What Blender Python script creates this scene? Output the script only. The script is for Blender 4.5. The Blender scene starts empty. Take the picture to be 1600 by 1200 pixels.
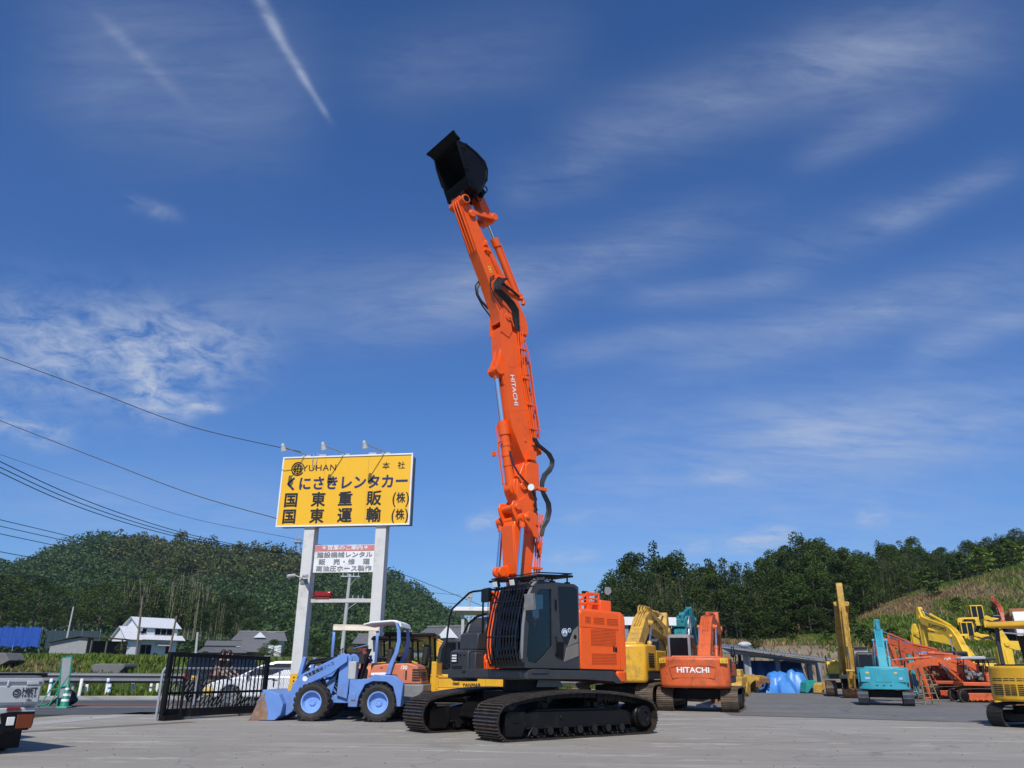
import bpy, math, random
import numpy as np
from mathutils import Matrix, Vector
R = math.radians
PI = math.pi
rnd = random.Random(7)
scene = bpy.context.scene
col = scene.collection

# ------------------------------------------------------------------ camera
CAM_H, PITCH, ROLL, FPX = 1.30, R(20), R(0.5), 1220.0
_f = Vector((0, math.cos(PITCH), math.sin(PITCH)))
_u = Vector((0, -math.sin(PITCH), math.cos(PITCH)))
_r = Vector((1, 0, 0))
CR = _r * math.cos(ROLL) + _u * math.sin(ROLL)
CU = _u * math.cos(ROLL) - _r * math.sin(ROLL)
CF = _f
CAM = Vector((0, 0, CAM_H))
cam_d = bpy.data.cameras.new('camera')
cam_d.sensor_width = 36.0
cam_d.lens = FPX / 1600.0 * 36.0
cam_d.clip_start = 0.05
cam_d.clip_end = 6000
cam = bpy.data.objects.new('camera', cam_d)
col.objects.link(cam)
cam.matrix_world = Matrix(((CR.x, CU.x, -CF.x, CAM.x), (CR.y, CU.y, -CF.y, CAM.y),
                           (CR.z, CU.z, -CF.z, CAM.z), (0, 0, 0, 1)))
scene.camera = cam


def ray(px, py):
    return CF + CR * ((px - 800) / FPX) - CU * ((py - 600) / FPX)


def gnd(px, py, z=0.0):
    "point of the level z seen at a photo pixel"
    d = ray(px, py)
    return CAM + d * ((z - CAM_H) / d.z)


def at(px, py, Y):
    "point at depth Y along the yard seen at a photo pixel"
    d = ray(px, py)
    return CAM + d * (Y / d.y)


# ------------------------------------------------------------------ world, sun, exposure
SUN_EL, SUN_AZ = R(47), R(7)      # shadows run away from the camera, a little to the right
scene.view_settings.view_transform = 'Standard'
scene.view_settings.look = 'None'
scene.view_settings.exposure = 0.0
scene.view_settings.gamma = 1.0
scene.view_settings.use_curve_mapping = False
to_sun = Vector((-math.sin(SUN_AZ) * math.cos(SUN_EL), -math.cos(SUN_AZ) * math.cos(SUN_EL), math.sin(SUN_EL)))
sun_d = bpy.data.lights.new('sun', 'SUN')
sun_d.energy = 4.3
sun_d.angle = R(0.53)
sun_d.color = (1.0, 0.95, 0.87)
sun = bpy.data.objects.new('sun', sun_d)
col.objects.link(sun)
sun.rotation_euler = to_sun.to_track_quat('Z', 'Y').to_euler()

world = bpy.data.worlds.new('World')
scene.world = world
world.use_nodes = True
wn = world.node_tree
wn.nodes.clear()


def N(tree, typ, **kw):
    n = tree.nodes.new(typ)
    for k, v in kw.items():
        if k.startswith('i_'):
            key = k[2:]
            n.inputs[int(key) if key.isdigit() else key.replace('_', ' ')].default_value = v
        else:
            setattr(n, k, v)
    return n


def mth(tree, op, a, b=None, c=None, clamp=False):
    n = tree.nodes.new('ShaderNodeMath')
    n.operation = op
    n.use_clamp = clamp
    for i, x in enumerate((a, b, c)):
        if x is None:
            continue
        if isinstance(x, (int, float)):
            n.inputs[i].default_value = x
        else:
            tree.links.new(x, n.inputs[i])
    return n.outputs[0]


def vdot(tree, vec, const):
    n = tree.nodes.new('ShaderNodeVectorMath')
    n.operation = 'DOT_PRODUCT'
    tree.links.new(vec, n.inputs[0])
    n.inputs[1].default_value = const
    return n.outputs['Value']


L = wn.links.new
sky = N(wn, 'ShaderNodeTexSky', sky_type='NISHITA', sun_disc=False)
sky.sun_elevation = SUN_EL
sky.sun_rotation = math.atan2(to_sun.x, to_sun.y)
sky.altitude = 100
sky.air_density = 1.0
sky.dust_density = 0.4
sky.ozone_density = 3.0
tc = N(wn, 'ShaderNodeTexCoord')
dirv = tc.outputs['Generated']
sep = N(wn, 'ShaderNodeSeparateXYZ')
L(dirv, sep.inputs[0])
# cirrus layer: coordinates on a flat layer high overhead
zz = mth(wn, 'ADD', mth(wn, 'MAXIMUM', sep.outputs[2], 0.0), 0.22)
cx_ = mth(wn, 'DIVIDE', sep.outputs[0], zz)
cy_ = mth(wn, 'DIVIDE', sep.outputs[1], zz)
comb = N(wn, 'ShaderNodeCombineXYZ')
L(cx_, comb.inputs[0])
L(cy_, comb.inputs[1])


def wnoise(rot, scale, nscale, detail, rough, dist):
    mp = N(wn, 'ShaderNodeMapping')
    mp.inputs['Rotation'].default_value = (0, 0, rot)
    mp.inputs['Scale'].default_value = scale
    L(comb.outputs[0], mp.inputs[0])
    nz = N(wn, 'ShaderNodeTexNoise')
    nz.inputs['Scale'].default_value = nscale
    nz.inputs['Detail'].default_value = detail
    nz.inputs['Roughness'].default_value = rough
    nz.inputs['Distortion'].default_value = dist
    L(mp.outputs[0], nz.inputs['Vector'])
    return nz.outputs['Fac']


streaky = wnoise(R(-32), (0.35, 1.5, 1), 2.6, 9, 0.62, 0.5)
wispy = wnoise(R(-25), (0.6, 1.3, 1), 7.0, 9, 0.66, 0.8)
fibre = wnoise(R(-30), (0.45, 1.9, 1), 7.0, 12, 0.72, 1.3)
fluffy = wnoise(0, (1, 1, 1), 13.0, 10, 0.66, 0.5)


def streaks(lst):
    "sum of soft elongated patches on the sky dome: (px, py, px2, py2, half width px, amount)"
    acc = None
    for (x0, y0, x1, y1, w, amp) in lst:
        a, b = ray(x0, y0).normalized(), ray(x1, y1).normalized()
        c = (a + b).normalized()
        t = (b - a)
        ln = t.length / 2
        t.normalize()
        n = c.cross(t).normalized()
        wd = w / FPX * 0.9
        da = vdot(wn, dirv, tuple(t / ln))
        off = c.dot(t) / ln
        da = mth(wn, 'SUBTRACT', da, off)
        db = vdot(wn, dirv, tuple(n / wd))
        e = mth(wn, 'MULTIPLY', da, da)
        e = mth(wn, 'MULTIPLY', e, e)
        e = mth(wn, 'MULTIPLY_ADD', db, db, e)
        g = mth(wn, 'POWER', 0.3679, e)
        acc = mth(wn, 'MULTIPLY', g, amp) if acc is None else mth(wn, 'MULTIPLY_ADD', g, amp, acc)
    return acc


soft = streaks([(560, 520, 1180, 330, 50, .42), (300, 480, 780, 440, 70, .30), (900, 230, 1500, 30, 60, .42),
                (780, 300, 960, 255, 40, .30), (1050, 560, 1640, 420, 42, .50), (850, 560, 1100, 515, 26, .30),
                (1150, 690, 1660, 640, 60, .55), (850, 720, 1500, 690, 110, .34), (980, 470, 1250, 440, 22, .34), (1250, 250, 1480, 150, 30, .30), (1420, 560, 1660, 470, 26, .42), (560, 120, 900, 60, 60, .2), (1180, 420, 1420, 330, 40, .26), (1360, 360, 1580, 260, 22, .45),
                (60, 60, 480, 150, 120, .34), (600, 900, 1700, 860, 130, .30), (0, 790, 500, 800, 60, .34),
                (1250, 110, 1600, 60, 55, .28), (150, 20, 290, 160, 9, .24), (700, 430, 860, 460, 60, .2)])
puffs = streaks([(-60, 520, 330, 590, 70, 1.0), (150, 500, 430, 560, 55, .55), (200, 610, 300, 650, 26, .8), (-40, 650, 110, 690, 20, .8),
                 (290, 628, 350, 642, 9, .8), (190, 310, 280, 340, 12, .35)])
trail = streaks([(390, -30, 440, 62, 9, .80), (428, 45, 480, 130, 7, .72), (470, 115, 514, 186, 5, .6)])
cumul = streaks([(1130, 852, 1240, 832, 15, 1.0), (1340, 812, 1390, 808, 14, .6), (730, 818, 780, 812, 14, .75),
                 (1080, 748, 1170, 742, 12, .5), (850, 876, 930, 868, 12, .5), (1070, 858, 1110, 850, 9, .6), (880, 812, 930, 806, 10, .3)])


def shape(acc, nz, lo, hi):
    m = N(wn, 'ShaderNodeMapRange')
    m.inputs['From Min'].default_value = lo
    m.inputs['From Max'].default_value = hi
    L(nz, m.inputs['Value'])
    return mth(wn, 'MULTIPLY', acc, m.outputs[0])


s1 = shape(soft, mth(wn, 'MULTIPLY_ADD', fibre, .55, mth(wn, 'MULTIPLY', streaky, .45)), .33, .66)
s2 = shape(soft, wispy, .34, .72)
s3 = shape(puffs, fluffy, .36, .62)
s4 = shape(trail, fluffy, .26, .60)
s5 = shape(cumul, fluffy, .34, .58)
cl = mth(wn, 'MULTIPLY_ADD', s1, .54, mth(wn, 'MULTIPLY', s2, .36))
cl = mth(wn, 'ADD', cl, mth(wn, 'MULTIPLY', s3, .62))
cl = mth(wn, 'ADD', cl, mth(wn, 'MULTIPLY', s4, .55))
cl = mth(wn, 'ADD', cl, mth(wn, 'MULTIPLY', s5, .55), clamp=True)
tint = N(wn, 'ShaderNodeMix', data_type='RGBA', blend_type='MULTIPLY')
tint.inputs['Factor'].default_value = 1.0
L(sky.outputs[0], tint.inputs['A'])
tint.inputs['B'].default_value = (0.37, 0.72, 1.20, 1)
mixc = N(wn, 'ShaderNodeMix', data_type='RGBA')
L(cl, mixc.inputs['Factor'])
pale = N(wn, 'ShaderNodeMix', data_type='RGBA')      # thin moist air low over the horizon
L(mth(wn, 'MULTIPLY', mth(wn, 'POWER', 0.3679, mth(wn, 'MULTIPLY', mth(wn, 'MAXIMUM', sep.outputs[2], 0.0), 5.0)), .34), pale.inputs['Factor'])
L(tint.outputs['Result'], pale.inputs['A'])
pale.inputs['B'].default_value = (3.3, 4.5, 6.6, 1)
L(pale.outputs['Result'], mixc.inputs['A'])
mixc.inputs['B'].default_value = (5.3, 6.0, 7.3, 1)
bg = N(wn, 'ShaderNodeBackground')
bg.inputs['Strength'].default_value = 0.100
L(mixc.outputs['Result'], bg.inputs['Color'])
wo = N(wn, 'ShaderNodeOutputWorld')
L(bg.outputs[0], wo.inputs['Surface'])
scene.cycles.max_bounces = 6
scene.cycles.transparent_max_bounces = 24


# ------------------------------------------------------------------ mesh helpers
class MB:
    def __init__(s, M=None):
        s.v, s.f, s.mi, s.cur = [], [], [], 0
        s.M = M.copy() if M else Matrix()

    def add(s, vs, fs):
        o = len(s.v)
        s.v += [tuple(s.M @ Vector(p)) for p in vs]
        for f in fs:
            s.f.append([i + o for i in f])
            s.mi.append(s.cur)
        return s

    def box(s, c, d, rot=None):
        x, y, z = d[0] / 2, d[1] / 2, d[2] / 2
        vs = [Vector((a, b, e)) for a in (-x, x) for b in (-y, y) for e in (-z, z)]
        if rot is not None:
            vs = [rot @ p for p in vs]
        c = Vector(c)
        return s.add([p + c for p in vs], [(0, 1, 3, 2), (4, 6, 7, 5), (0, 4, 5, 1), (2, 3, 7, 6), (0, 2, 6, 4), (1, 5, 7, 3)])

    def bx(s, x0, x1, y0, y1, z0, z1):
        return s.box(((x0 + x1) / 2, (y0 + y1) / 2, (z0 + z1) / 2), (abs(x1 - x0), abs(y1 - y0), abs(z1 - z0)))

    def prism(s, poly, lo, hi, plane='xz', taper=None):
        "poly (u,v) extruded across the third axis; taper = scale of the hi cap about its centroid"
        a = sum(poly[i][0] * poly[(i + 1) % len(poly)][1] - poly[(i + 1) % len(poly)][0] * poly[i][1] for i in range(len(poly)))
        if a < 0:
            poly = poly[::-1]
        n = len(poly)
        cu, cv = sum(p[0] for p in poly) / n, sum(p[1] for p in poly) / n

        def P(u, v, w):
            return {'xz': (u, w, v), 'xy': (u, v, w), 'yz': (w, u, v)}[plane]
        k = taper or 1
        vs = [P(u, v, lo) for u, v in poly] + [P(cu + (u - cu) * k, cv + (v - cv) * k, hi) for u, v in poly]
        fs = [tuple(range(n))[::-1], tuple(range(n, 2 * n))]
        fs += [(i, (i + 1) % n, n + (i + 1) % n, n + i) for i in range(n)]
        if plane == 'xz':
            fs = [f[::-1] for f in fs]
        return s.add(vs, fs)

    def cyl(s, p0, p1, r0, r1=None, n=14, caps=True):
        p0, p1 = Vector(p0), Vector(p1)
        r1 = r0 if r1 is None else r1
        d = (p1 - p0)
        if d.length < 1e-9:
            return s
        q = d.to_track_quat('Z', 'Y')
        vs = [p0 + q @ Vector((math.cos(2 * PI * i / n) * r0, math.sin(2 * PI * i / n) * r0, 0)) for i in range(n)]
        vs += [p1 + q @ Vector((math.cos(2 * PI * i / n) * r1, math.sin(2 * PI * i / n) * r1, 0)) for i in range(n)]
        fs = [(i, (i + 1) % n, n + (i + 1) % n, n + i) for i in range(n)]
        if caps:
            fs += [tuple(range(n))[::-1], tuple(range(n, 2 * n))]
        return s.add(vs, fs)

    def tube(s, pts, r, n=7, closed=False):
        pts = [Vector(p) for p in pts]
        m = len(pts)
        vs, fs = [], []
        up = None
        for i, p in enumerate(pts):
            a = pts[(i - 1) % m] if (closed or i > 0) else p
            b = pts[(i + 1) % m] if (closed or i < m - 1) else p
            t = (b - a).normalized()
            if up is None:
                up = t.orthogonal().normalized()
            up = (up - t * up.dot(t))
            up = up.normalized() if up.length > 1e-6 else t.orthogonal().normalized()
            w = t.cross(up)
            rr = r[i] if isinstance(r, (list, tuple)) else r
            vs += [p + (up * math.cos(2 * PI * k / n) + w * math.sin(2 * PI * k / n)) * rr for k in range(n)]
        for i in range(m if closed else m - 1):
            j = (i + 1) % m
            fs += [(i * n + k, i * n + (k + 1) % n, j * n + (k + 1) % n, j * n + k) for k in range(n)]
        if not closed:
            fs += [tuple(range(n))[::-1], tuple(range((m - 1) * n, m * n))]
        return s.add(vs, fs)

    def loft(s, rings, caps=True, closed=False):
        n = len(rings[0])
        vs = [p for r_ in rings for p in r_]
        fs = []
        m = len(rings)
        for i in range(m if closed else m - 1):
            j = (i + 1) % m
            fs += [(i * n + k, i * n + (k + 1) % n, j * n + (k + 1) % n, j * n + k) for k in range(n)]
        if caps and not closed:
            fs += [tuple(range(n))[::-1], tuple(range((m - 1) * n, m * n))]
        return s.add(vs, fs)

    def lathe(s, prof, origin, axis=(0, 1, 0), n=24, closed=False):
        q = Vector(axis).to_track_quat('Z', 'Y')
        o = Vector(origin)
        rings = [[o + q @ Vector((math.cos(2 * PI * k / n) * max(r, 1e-4), math.sin(2 * PI * k / n) * max(r, 1e-4), h)) for k in range(n)] for r, h in prof]
        return s.loft(rings, closed=closed)

    def ell(s, c, r, n=12, m=8):
        c = Vector(c)
        rings = []
        for i in range(m + 1):
            t = PI * i / m
            rr = max(math.sin(t), 1e-3)
            rings.append([c + Vector((r[0] * rr * math.cos(2 * PI * k / n), r[1] * rr * math.sin(2 * PI * k / n), -r[2] * math.cos(t))) for k in range(n)])
        return s.loft(rings)

    def quad(s, *p):
        return s.add(p, [tuple(range(len(p)))])

    def rim(s, outer, inner, y0, y1, plane='xz', n=56):
        "plate between two loops (a panel with a hole), thickness y0..y1"
        def res(lp):
            c = (sum(p[0] for p in inner) / len(inner), sum(p[1] for p in inner) / len(inner))
            ang = [math.atan2(p[1] - c[1], p[0] - c[0]) for p in lp]
            out = []
            cs = sorted(set([round(a, 4) for a in aout] + [round(2 * PI * k / n - PI, 4) for k in range(n)]))
            for t in cs:
                d = (math.cos(t), math.sin(t))
                best = None
                for i in range(len(lp)):
                    p, q = lp[i], lp[(i + 1) % len(lp)]
                    ex, ey = q[0] - p[0], q[1] - p[1]
                    den = d[0] * ey - d[1] * ex
                    if abs(den) < 1e-12:
                        continue
                    wx, wy = p[0] - c[0], p[1] - c[1]
                    tt = (wx * ey - wy * ex) / den
                    uu = (wx * d[1] - wy * d[0]) / den
                    if tt > 0 and -1e-6 <= uu <= 1 + 1e-6:
                        best = tt if best is None else max(best, tt)
                best = best or 0.001
                out.append((c[0] + d[0] * best, c[1] + d[1] * best))
            return out
        c = (sum(p[0] for p in inner) / len(inner), sum(p[1] for p in inner) / len(inner))
        aout = [math.atan2(p[1] - c[1], p[0] - c[0]) for p in list(outer) + list(inner)]
        A, B = res(outer), res(inner)

        def P(p, w):
            u, v = p
            return {'xz': (u, w, v), 'xy': (u, v, w), 'yz': (w, u, v)}[plane]
        rings = [[P(p, y0) for p in A], [P(p, y0) for p in B], [P(p, y1) for p in B], [P(p, y1) for p in A]]
        return s.loft(rings, closed=True)

    def build(s, name, mat, parent=None, bevel=0.0, smooth=40, seg=2, **tags):
        me = bpy.data.meshes.new(name)
        me.from_pydata(s.v, [], s.f)
        mats = mat if isinstance(mat, (list, tuple)) else [mat]
        for m in mats:
            me.materials.append(m)
        if len(mats) > 1:
            me.polygons.foreach_set('material_index', s.mi)
        if smooth:
            me.polygons.foreach_set('use_smooth', [True] * len(me.polygons))
            me.set_sharp_from_angle(angle=R(smooth))
        me.update()
        o = bpy.data.objects.new(name, me)
        col.objects.link(o)
        if parent:
            o.parent = parent
        if bevel:
            b = o.modifiers.new('edge', 'BEVEL')
            b.width = bevel
            b.segments = seg
            b.limit_method = 'ANGLE'
            b.angle_limit = R(40)
        for k, v in tags.items():
            o[k] = v
        return o


def rotz(a):
    return Matrix.Rotation(a, 4, 'Z')


def roty(a):
    return Matrix.Rotation(a, 4, 'Y')


def tr(*p):
    return Matrix.Translation(Vector(p))


def thing(name, label, cat, loc=(0, 0, 0), rz=0.0, group=None):
    o = bpy.data.objects.new(name, None)
    o.empty_display_size = 0.2
    col.objects.link(o)
    o.location = loc
    o.rotation_euler = (0, 0, rz)
    o['label'] = label
    o['category'] = cat
    if group:
        o['group'] = group
    return o


def tag(o, label, cat, group=None):
    o['label'] = label
    o['category'] = cat
    if group:
        o['group'] = group
    return o


def copy_tree(o, parent=None):
    c = o.copy()
    col.objects.link(c)
    if parent:
        c.parent = parent
    for ch in list(o.children):
        copy_tree(ch, c)
    return c


def text(name, body, size, mat, parent, M, bold=0.0, align='CENTER', wide=1.0, depth=0.004, spacing=1.0, label=None):
    "flat raised lettering; M places it (letters lie in local XY, facing +Z)"
    c = bpy.data.curves.new(name, 'FONT')
    c.body = body
    c.size = size
    c.align_x = align
    c.align_y = 'CENTER'
    c.space_character = spacing
    c.resolution_u = 3
    o = bpy.data.objects.new(name, c)
    col.objects.link(o)
    dg = bpy.context.evaluated_depsgraph_get()
    me = bpy.data.meshes.new_from_object(o.evaluated_get(dg))
    bpy.data.objects.remove(o)
    if bold > 0:        # heavier strokes: the outline laid down again round a small circle, each layer a hair higher
        nv_ = [v.co.copy() for v in me.vertices]
        pf_ = [tuple(p_.vertices) for p_ in me.polygons]
        vs_, fs_ = list(nv_), list(pf_)
        for q in range(8):
            dx_, dy_ = math.cos(q * PI / 4) * bold * size, math.sin(q * PI / 4) * bold * size
            o_ = len(vs_)
            vs_ += [Vector((v.x + dx_, v.y + dy_, v.z + .0005 * (q + 1))) for v in nv_]
            fs_ += [tuple(i + o_ for i in f) for f in pf_]
        me = bpy.data.meshes.new(name)
        me.from_pydata(vs_, [], fs_)
    me.transform(Matrix.Diagonal((wide, 1, 1, 1)))
    me.transform(M)
    me.name = name
    me.materials.clear()
    me.materials.append(mat)
    o = bpy.data.objects.new(name, me)
    col.objects.link(o)
    if parent:
        o.parent = parent
    if label:
        o['label'] = label
    return o


def face_y(sgn, x, y, z):
    "placement matrix for lettering on a face whose normal is +/- local Y, text upright"
    if sgn > 0:
        return tr(x, y, z) @ Matrix.Rotation(PI, 4, 'Z') @ Matrix.Rotation(PI / 2, 4, 'X')
    return tr(x, y, z) @ Matrix.Rotation(PI / 2, 4, 'X')


def face_x(sgn, x, y, z):
    if sgn > 0:
        return tr(x, y, z) @ Matrix.Rotation(PI / 2, 4, 'Z') @ Matrix.Rotation(PI / 2, 4, 'X')
    return tr(x, y, z) @ Matrix.Rotation(-PI / 2, 4, 'Z') @ Matrix.Rotation(PI / 2, 4, 'X')


# ------------------------------------------------------------------ materials
def mat(name, base, rough=0.5, metal=0.0, var=0.12, vscale=3.0, dirt=None, dirt_amt=0.0, dirt_scale=2.0, bump=0.0, bscale=40.0,
        coat=0.0, spec=0.5, rvar=0.1, objrand=0.0):
    m = bpy.data.materials.new(name)
    m.use_nodes = True
    t = m.node_tree
    p = t.nodes['Principled BSDF']
    p.inputs['Roughness'].default_value = rough
    p.inputs['Metallic'].default_value = metal
    p.inputs['Specular IOR Level'].default_value = spec
    p.inputs['Coat Weight'].default_value = coat
    p.inputs['Coat Roughness'].default_value = 0.12
    tcn = N(t, 'ShaderNodeTexCoord')
    nz = N(t, 'ShaderNodeTexNoise')
    nz.inputs['Scale'].default_value = vscale
    nz.inputs['Detail'].default_value = 6
    nz.inputs['Roughness'].default_value = 0.62
    t.links.new(tcn.outputs['Object'], nz.inputs['Vector'])
    mr = N(t, 'ShaderNodeMapRange')
    mr.inputs['From Min'].default_value = 0.3
    mr.inputs['From Max'].default_value = 0.7
    mr.inputs['To Min'].default_value = 1 - var
    mr.inputs['To Max'].default_value = 1 + var
    t.links.new(nz.outputs['Fac'], mr.inputs['Value'])
    mul = N(t, 'ShaderNodeVectorMath', operation='SCALE')
    mul.inputs[0].default_value = base[:3]
    t.links.new(mr.outputs[0], mul.inputs['Scale'])
    out = mul.outputs[0]
    if objrand:
        oi = N(t, 'ShaderNodeObjectInfo')
        m2 = N(t, 'ShaderNodeMapRange')
        m2.inputs['To Min'].default_value = 1 - objrand
        m2.inputs['To Max'].default_value = 1 + objrand
        t.links.new(oi.outputs['Random'], m2.inputs['Value'])
        mu2 = N(t, 'ShaderNodeVectorMath', operation='SCALE')
        t.links.new(out, mu2.inputs[0])
        t.links.new(m2.outputs[0], mu2.inputs['Scale'])
        out = mu2.outputs[0]
    if dirt is not None:
        n2 = N(t, 'ShaderNodeTexNoise')
        n2.inputs['Scale'].default_value = dirt_scale
        n2.inputs['Detail'].default_value = 9
        n2.inputs['Roughness'].default_value = 0.72
        n2.inputs['Distortion'].default_value = 0.4
        t.links.new(tcn.outputs['Object'], n2.inputs['Vector'])
        r2 = N(t, 'ShaderNodeMapRange')
        r2.inputs['From Min'].default_value = 0.62 - dirt_amt * 0.35
        r2.inputs['From Max'].default_value = 0.78 - dirt_amt * 0.2
        t.links.new(n2.outputs['Fac'], r2.inputs['Value'])
        mx = N(t, 'ShaderNodeMix', data_type='RGBA')
        t.links.new(r2.outputs[0], mx.inputs['Factor'])
        t.links.new(out, mx.inputs['A'])
        mx.inputs['B'].default_value = (*dirt[:3], 1)
        out = mx.outputs['Result']
    t.links.new(out, p.inputs['Base Color'])
    if rvar:
        r3 = N(t, 'ShaderNodeMapRange')
        r3.inputs['To Min'].default_value = max(0.02, rough - rvar)
        r3.inputs['To Max'].default_value = min(1, rough + rvar)
        t.links.new(nz.outputs['Fac'], r3.inputs['Value'])
        t.links.new(r3.outputs[0], p.inputs['Roughness'])
    if bump:
        n3 = N(t, 'ShaderNodeTexNoise')
        n3.inputs['Scale'].default_value = bscale
        n3.inputs['Detail'].default_value = 5
        t.links.new(tcn.outputs['Object'], n3.inputs['Vector'])
        b = N(t, 'ShaderNodeBump')
        b.inputs['Strength'].default_value = bump
        b.inputs['Distance'].default_value = 0.02
        t.links.new(n3.outputs['Fac'], b.inputs['Height'])
        t.links.new(b.outputs[0], p.inputs['Normal'])
    return m


def glassmat(name, tint_, alpha=0.45, rough=0.03):
    m = bpy.data.materials.new(name)
    m.use_nodes = True
    t = m.node_tree
    t.nodes.clear()
    gl = N(t, 'ShaderNodeBsdfGlossy')
    gl.inputs['Roughness'].default_value = rough
    gl.inputs['Color'].default_value = (.9, .95, 1, 1)
    tp = N(t, 'ShaderNodeBsdfTransparent')
    tp.inputs['Color'].default_value = (*[alpha * c for c in tint_], 1)
    fr = N(t, 'ShaderNodeFresnel')
    fr.inputs['IOR'].default_value = 1.5
    mx = N(t, 'ShaderNodeMixShader')
    o = N(t, 'ShaderNodeOutputMaterial')
    t.links.new(fr.outputs[0], mx.inputs[0])
    t.links.new(tp.outputs[0], mx.inputs[1])
    t.links.new(gl.outputs[0], mx.inputs[2])
    t.links.new(mx.outputs[0], o.inputs['Surface'])
    return m


GRIME = (.06, .05, .04)
ORANGE = mat('orange_paint', (.85, .108, .005), .40, var=.06, coat=.10, dirt=(.45, .08, .02), dirt_amt=.12, dirt_scale=1.3)
ORANGE_OLD = mat('faded_orange_paint', (.62, .11, .025), .5, var=.12, dirt=(.22, .07, .03), dirt_amt=.35, dirt_scale=2.4)
ORANGE_RED = mat('worn_red_orange_paint', (.52, .075, .02), .5, var=.14, dirt=(.16, .06, .03), dirt_amt=.45, dirt_scale=3)
YELLOW = mat('yellow_machine_paint', (.74, .40, .022), .42, var=.08, coat=.1, dirt=(.30, .17, .05), dirt_amt=.25)
YELLOW_OLD = mat('dusty_yellow_paint', (.62, .36, .045), .55, var=.14, dirt=(.28, .17, .07), dirt_amt=.5, dirt_scale=2.8)
YELLOW_BRIGHT = mat('bright_yellow_paint', (.80, .50, .03), .45, var=.08, dirt=(.42, .27, .06), dirt_amt=.28)
TEAL = mat('turquoise_paint', (.045, .34, .42), .4, var=.08, coat=.15, dirt=(.05, .17, .19), dirt_amt=.25)
TEAL_DARK = mat('dark_teal_paint', (.012, .20, .23), .45, var=.12, dirt=(.05, .1, .1), dirt_amt=.3)
BLUE = mat('light_blue_paint', (.135, .265, .60), .45, var=.1, dirt=(.16, .18, .30), dirt_amt=.3, dirt_scale=2.2)
LOADER_ORANGE = mat('faded_coral_paint', (.60, .17, .075), .5, var=.08, dirt=(.35, .16, .1), dirt_amt=.3)
CHAR = mat('charcoal_paint', (.036, .037, .040), .42, var=.1, dirt=(.07, .065, .06), dirt_amt=.25)
BLACK = mat('black_paint', (.0075, .0072, .0075), .38, var=.2, dirt=(.03, .025, .02), dirt_amt=.22, spec=.22)
BLACK_G = mat('gloss_black_steel', (.010, .010, .011), .26, var=.2)
BUCKET_BLK = mat('black_bucket_steel', (.0042, .0045, .0055), .45, var=.3, bump=.25, bscale=60, spec=.2)
SHOE = mat('worn_track_steel', (.045, .036, .030), .48, metal=.5, var=.35, vscale=6, dirt=(.10, .075, .055), dirt_amt=.4, dirt_scale=5)
TIP = mat('polished_grouser_steel', (.13, .105, .085), .42, metal=.55, var=.4, vscale=9, dirt=(.05, .04, .03), dirt_amt=.4, dirt_scale=6)
SHOE_OLD = mat('dusty_track_steel', (.115, .085, .062), .62, metal=.3, var=.3, vscale=6, dirt=(.20, .14, .09), dirt_amt=.6, dirt_scale=4)
SHOE_CLEAN = mat('bright_track_steel', (.09, .095, .105), .45, metal=.5, var=.3, vscale=6)
RUST = mat('rusty_steel', (.13, .055, .027), .75, var=.4, vscale=4, dirt=(.24, .13, .07), dirt_amt=.6, bump=.3)
STEEL = mat('bare_steel', (.35, .34, .33), .42, metal=.8, var=.15)
CHROME = mat('chrome_rod', (.75, .77, .80), .12, metal=1.0, var=.04, rvar=.02)
GALV = mat('galvanised_steel', (.42, .44, .46), .5, metal=.4, var=.12, vscale=8)
RUBBER = mat('tyre_rubber', (.022, .021, .020), .8, var=.2, dirt=(.09, .075, .06), dirt_amt=.3)
HOSE = mat('hose_rubber', (.012, .012, .013), .5, var=.2)
WHITE = mat('white_paint', (.78, .78, .76), .42, var=.05, dirt=(.5, .47, .42), dirt_amt=.15)
CAR_WHITE = mat('white_car_paint', (.80, .81, .82), .25, var=.02, coat=.6)
CAR_BLACK = mat('black_car_paint', (.012, .012, .014), .22, var=.05, coat=.6)
CREAM = mat('cream_plastic', (.62, .55, .42), .5, var=.08, dirt=(.4, .33, .25), dirt_amt=.3)
GREYM = mat('mid_grey_paint', (.20, .20, .20), .5, var=.1, dirt=(.12, .11, .1), dirt_amt=.25)
LGREY = mat('light_grey_paint', (.45, .46, .46), .45, var=.06, dirt=(.33, .31, .28), dirt_amt=.3)
GLASS = glassmat('cab_glass', (.50, .58, .60), .62)
GLASS_D = glassmat('dark_tinted_glass', (.25, .3, .3), .4)
DARKIN = mat('dark_interior', (.015, .015, .016), .7, var=.2)
BLACKOUT = mat('blacked_out_panel', (.006, .006, .008), .14, var=.05, rvar=.02)
LENS = mat('lamp_lens', (.80, .80, .76), .15, var=.05)
REDLENS = mat('red_lens', (.26, .010, .010), .18, var=.1)
AMBER = mat('amber_lens', (.17, .035, .008), .25, var=.1)
LET_W = mat('white_lettering', (.82, .82, .80), .5, var=.03)
LET_K = mat('black_lettering', (.014, .013, .014), .5, var=.03)
LET_N = mat('navy_lettering', (.018, .022, .10), .5, var=.03)
STICK_Y = mat('warning_sticker_yellow', (.78, .50, .04), .5, var=.05)
SKIN = mat('skin', (.42, .25, .17), .55, var=.06)
CLOTH_D = mat('dark_navy_cloth', (.016, .018, .026), .85, var=.2)
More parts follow.
